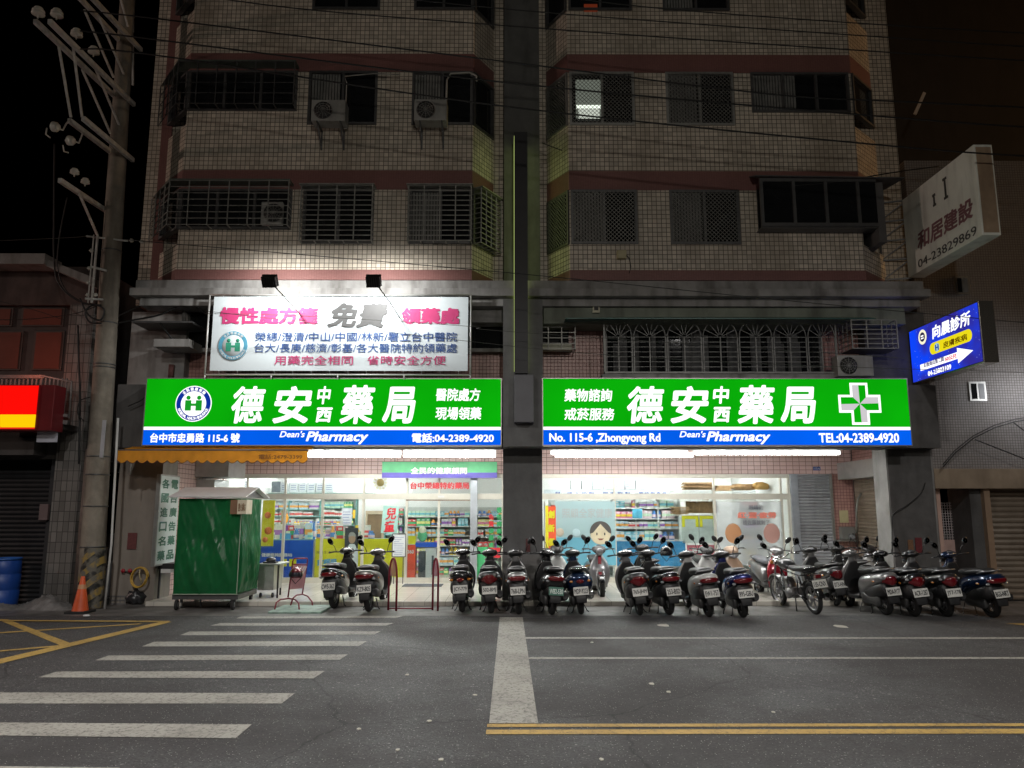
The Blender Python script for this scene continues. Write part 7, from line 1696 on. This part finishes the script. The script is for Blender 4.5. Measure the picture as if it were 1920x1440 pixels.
# ================================================================ RIGHT NEIGHBOUR
nb_ = empty('neighbour_building', (12, 15.7, 0), 'neighbouring building with small grey tiles and brown roller shutter at the right edge', 'building')
Yn = 15.9; xn0 = W(1722, 880, Yn).x; TG_ = tile('tile_grey', (.20, .19, .185), (.10, .09, .085), .055, .055, .006, .5, .08, .25)
zl = W(1800, 879, Yn).z; zf = W(1800, 916, Yn).z
xn0 = W(1738, 800, Yn).x
MB().box(xn0, 22, Yn, 27, zl, 9.4).build('wall', TG_, nb_); MB().box(xn0 + .3, 22, Yn + 2.5, 27, 9.4, 17).build('upper_wall', mat('far_wall_dark', (.016, .014, .013), .9, 0, .2, 1, dirt=.4), nb_)
MB().box(xn0 + .0, 22, Yn - .12, Yn + .6, zf, zl - .003).build('fascia', SSTEEL, nb_)
for (x0, x1, y0, y1) in ((1818, 1846, 716, 752), (1792, 1815, 519, 552)):
    a, b = W(x0, y1, Yn), W(x1, y0, Yn); w_ = MB().box(a.x, b.x, Yn - .03, Yn + .01, a.z, b.z).build('window', ALU, nb_)
    m_ = (a.x + b.x) / 2; MB().box(a.x + .04, m_ - .02, Yn - .035, Yn - .031, a.z + .04, b.z - .04).build('pane', GD, w_); MB().box(m_ + .02, b.x - .04, Yn - .035, Yn - .031, a.z + .04, b.z - .04).build('pane', mat('frosted', (.16, .17, .18), .3), w_)
shx = W(1862, 1000, Yn).x; shutter(shx, 22, 0.02, zf, Yn + .25, SHUTB, 'roller_shutter', nb_, .11, .04)
MB().box(shx - .12, shx, Yn - .02, Yn + .35, 0, zf - .002).build('shutter_post', mat('post_tan', (.36, .25, .17), .4, .3), nb_)
dx = W(1830, 1000, Yn).x
MB().box(dx, shx - .12, Yn + .1, Yn + .9, 0, zf - .002).build('dark_column', CONCD, nb_)
MB().box(8.82, shx, Yn + 3.0, Yn + 3.1, 0, 3.2).build('stair_wall', mat('stair_wall_pink', (.50, .33, .27), .7, 0, .1, 2), nb_)
MB().box(8.82, dx + .4, Yn + .62, Yn + 3.0, zf + .1, zf + .2).build('lobby_ceiling', WPAINT, nb_)
MB().box(8.82, 8.9, Yn + .1, Yn + 3.0, 0, zf + .1).build('lobby_side', mat('stair_wall_pink', (.50, .33, .27), .7), nb_)
gt_ = empty('metal_gate', (W(1790, 1000, Yn + .8).x, Yn + .8, 0), 'white lattice metal gate beside the right pillar', 'gate'); Yt_ = Yn + .8
a, b = W(1758, 1075, Yt_), W(1818, 942, Yt_); g = MB(); g.tube([(a.x, Yt_, .05), (a.x, Yt_, b.z), (b.x, Yt_, b.z), (b.x, Yt_, .05)], .02, 8); z = .1
gp = MB()
zm1, zm0 = W(1780, 1012, Yt_).z, W(1780, 1035, Yt_).z
k = a.x
while k < b.x: gp.bar((k, Yt_, .1), (k, Yt_, zm0), .010); gp.bar((k, Yt_, zm1), (k, Yt_, b.z), .010); k += .055
z = .1
while z < b.z:
    if z < zm0 or z > zm1: gp.bar((a.x, Yt_, z), (b.x, Yt_, z), .010)
    z += .055
g.build('frame', STEEL, gt_); gp.build('lattice', mat('gate_white', (.55, .5, .5), .5), gt_); MB().box(a.x, b.x, Yt_ - .01, Yt_ + .01, zm0, zm1).build('plate', mat('gate_plate', (.5, .34, .3), .5), gt_)
lamp('lobby_lamp', 'POINT', (a.x + .3, Yn + 1.9, 2.4), 16, (1, .62, .42), None, .1)
# arch rails on the tiled wall
ar_ = MB(); c_ = W(1990, 1010, Yn - .1); pts = []
for (x, y) in ((1768, 876), (1790, 850), (1825, 822), (1865, 802), (1905, 790), (1960, 783), (2020, 790)): pts.append(W(x, y, Yn - .35))
ar_.tube(pts, .012, 8); ar_.tube([p + V3(0, 0, .05) for p in pts], .010, 8); ar_.bar(W(1828, 824, Yn - .35), W(1925, 862, Yn - .35), .018); ar_.bar(W(1900, 792, Yn - .35), W(1930, 815, Yn - .35), .018); tag(ar_.build('arched_canopy', BLK, uv=False), 'black arched canopy frame on the grey tiled wall at the right', 'canopy frame')
# cool wall wash at the far right edge: the lamp over the neighbour's door, out of frame
lamp('wall_lamp_light', 'SPOT', (W(2000, 740, 14.9).x, 14.9, W(1960, 740, 14.9).z + .2), 80, (.95, .96, 1), (W(1900, 740, Yn).x, Yn, W(1900, 750, Yn).z), .45, 150, .9)
a, b = W(1708, 222, 17.0), W(1737, 170, 17.0); o = MB().bar(a + V3(.1, 0, .1), b - V3(.05, 0, .05), .03, .07); tag(o.build('far_glint', mat('far_glint', (.5, .45, .4), .6)), 'slanted pale strip high in the dark beyond the right corner', 'panel')  # pale strip painted in place of a reflection of window light

# ================================================================ LEFT NEIGHBOUR
ln_ = empty('neighbour_building', (-12, 15.7, 0), 'low two storey neighbour with red lit windows and dark roller shutter at the left edge', 'building')
Yl = 15.6; xl1 = W(150, 900, Yl).x; BRK = mat('left_plaster', (.055, .05, .048), .85, 0, .25, 2, .3, dirt=.7)
z2 = W(60, 600, Yl).z; z3 = W(60, 572, Yl).z; z4 = W(60, 500, Yl).z; zw = W(60, 695, Yl).z; zd = W(60, 860, Yl).z
MB().box(-22, xl1, Yl, Yl + 6, z3, z4).build('parapet', mat('left_roof_wood', (.07, .05, .045), .85, 0, .3, 3, dirt=.6), ln_)
MB().box(-22, W(88, 500, Yl - .4).x, Yl - .5, Yl + .1, z4 - .1, z4 + .12).build('roof_edge', CONC, ln_)
MB().add([(W(88, 505, Yl).x, Yl - .4, z4 - .02), (xl1 + .1, Yl - .4, W(175, 545, Yl).z), (xl1 + .1, Yl + .3, W(175, 545, Yl).z), (W(88, 505, Yl).x, Yl + .3, z4 + .0), (W(88, 505, Yl).x, Yl - .4, z4 + .12), (xl1 + .1, Yl - .4, W(175, 530, Yl).z), (xl1 + .1, Yl + .3, W(175, 530, Yl).z), (W(88, 505, Yl).x, Yl + .3, z4 + .14)], [(0, 1, 2, 3), (4, 5, 6, 7), (0, 1, 5, 4), (1, 2, 6, 5), (2, 3, 7, 6), (3, 0, 4, 7)]).build('roof_slope', CONC, ln_)
MB().box(-22, xl1, Yl + .12, Yl + 6, zd, z3 - .002).build('wall', BRK, ln_)
xc = W(126, 650, Yl).x; MB().box(xc, xl1, Yl - .03, Yl + .117, 0, z3 - .003).build('corner_pier', tile('tile_left', (.15, .14, .13), (.04, .038, .035), .11, .2, .006, .5, .25, .8), ln_)
RW = mat('red_glow_glass', (.16, .05, .035), .35, 0, .15, 2)  # the sign's red glow is put into the pane colour
for (x0, x1, y0, y1) in ((-40, 26, 577, 612), (38, 122, 577, 612), (-40, 45, 621, 694), (58, 122, 621, 694)):
    a, b = W(x0, y1, Yl + .1), W(x1, y0, Yl + .1); w_ = MB().box(a.x, b.x, Yl + .09, Yl + .119, a.z, b.z).build('window', mat('left_frame', (.06, .045, .04), .5), ln_); MB().box(a.x + .05, b.x - .05, Yl + .08, Yl + .088, a.z + .03, b.z - .03).build('pane', RW, w_)
lamp('sign_glow_light', 'POINT', (W(40, 700, 14.9).x, 14.7, W(40, 700, 14.9).z + .15), 7, (1, .22, .12), None, .15)
shutter(-22, W(76, 1000, Yl).x, .02, zd - .3, Yl + .2, mat('dark_shutter', (.022, .022, .024), .5, .3, .2, 3, dirt=.5), 'roller_shutter', ln_, .09, .03)
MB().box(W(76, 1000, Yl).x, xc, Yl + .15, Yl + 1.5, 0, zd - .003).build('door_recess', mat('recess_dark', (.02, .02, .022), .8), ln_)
MB().box(-22, W(78, 870, Yl).x, Yl - .3, Yl + .12, W(60, 853, Yl - .3).z, W(60, 822, Yl - .3).z).build('shutter_box', BRK, ln_)
bc = empty('balcony_rail', (W(100, 740, 15.1).x, 15.1, 3.5), 'steel balcony rail with close upright bars behind the red sign', 'railing'); g = MB()
x0, x1 = W(-20, 720, 15.15).x, W(84, 720, 15.15).x; zb1, zt1 = W(90, 776, 15.1).z, W(90, 706, 15.1).z
k = x0
while k < x1: g.bar((k, 15.15, zb1), (k, 15.15, zt1), .035); k += .085
x2 = W(128, 740, 15.1).x; k = x1 + .03
while k < x2: g.bar((k, 15.0, zb1), (k, 15.0, zt1 - .05), .028); k += .08
g.tube([(x1, 15.0, zt1), (x2 + .1, 15.0, zt1 - .12), (x2 + .12, 15.0, zb1 - .1)], .02, 8); g.bar((x0, 15.15, zt1), (x1, 15.15, zt1), .07); g.bar((x1, 15.0, zb1), (x2 + .1, 15.0, zb1 - .05), .06); g.bar((x1, 15.02, zb1 - .13), (x2 + .1, 15.02, zb1 - .18), .08); g.build('bars', mat('rail_grey_old', (.20, .19, .185), .5, .4, .3, 6), bc)
MB().box(x0, x2, 15.05, Yl, zb1 - .3, zb1 - .2).build('balcony_floor', BRK, bc)
tag(MB().box(W(68, 985, 15.6).x, W(84, 985, 15.6).x, Yl + .05, Yl + .12, W(68, 975, 15.6).z, W(68, 945, 15.6).z).build('letter_box', mat('letterbox', (.14, .10, .10), .5)), 'small dull red box on the dark shutter wall at the left', 'letter box')
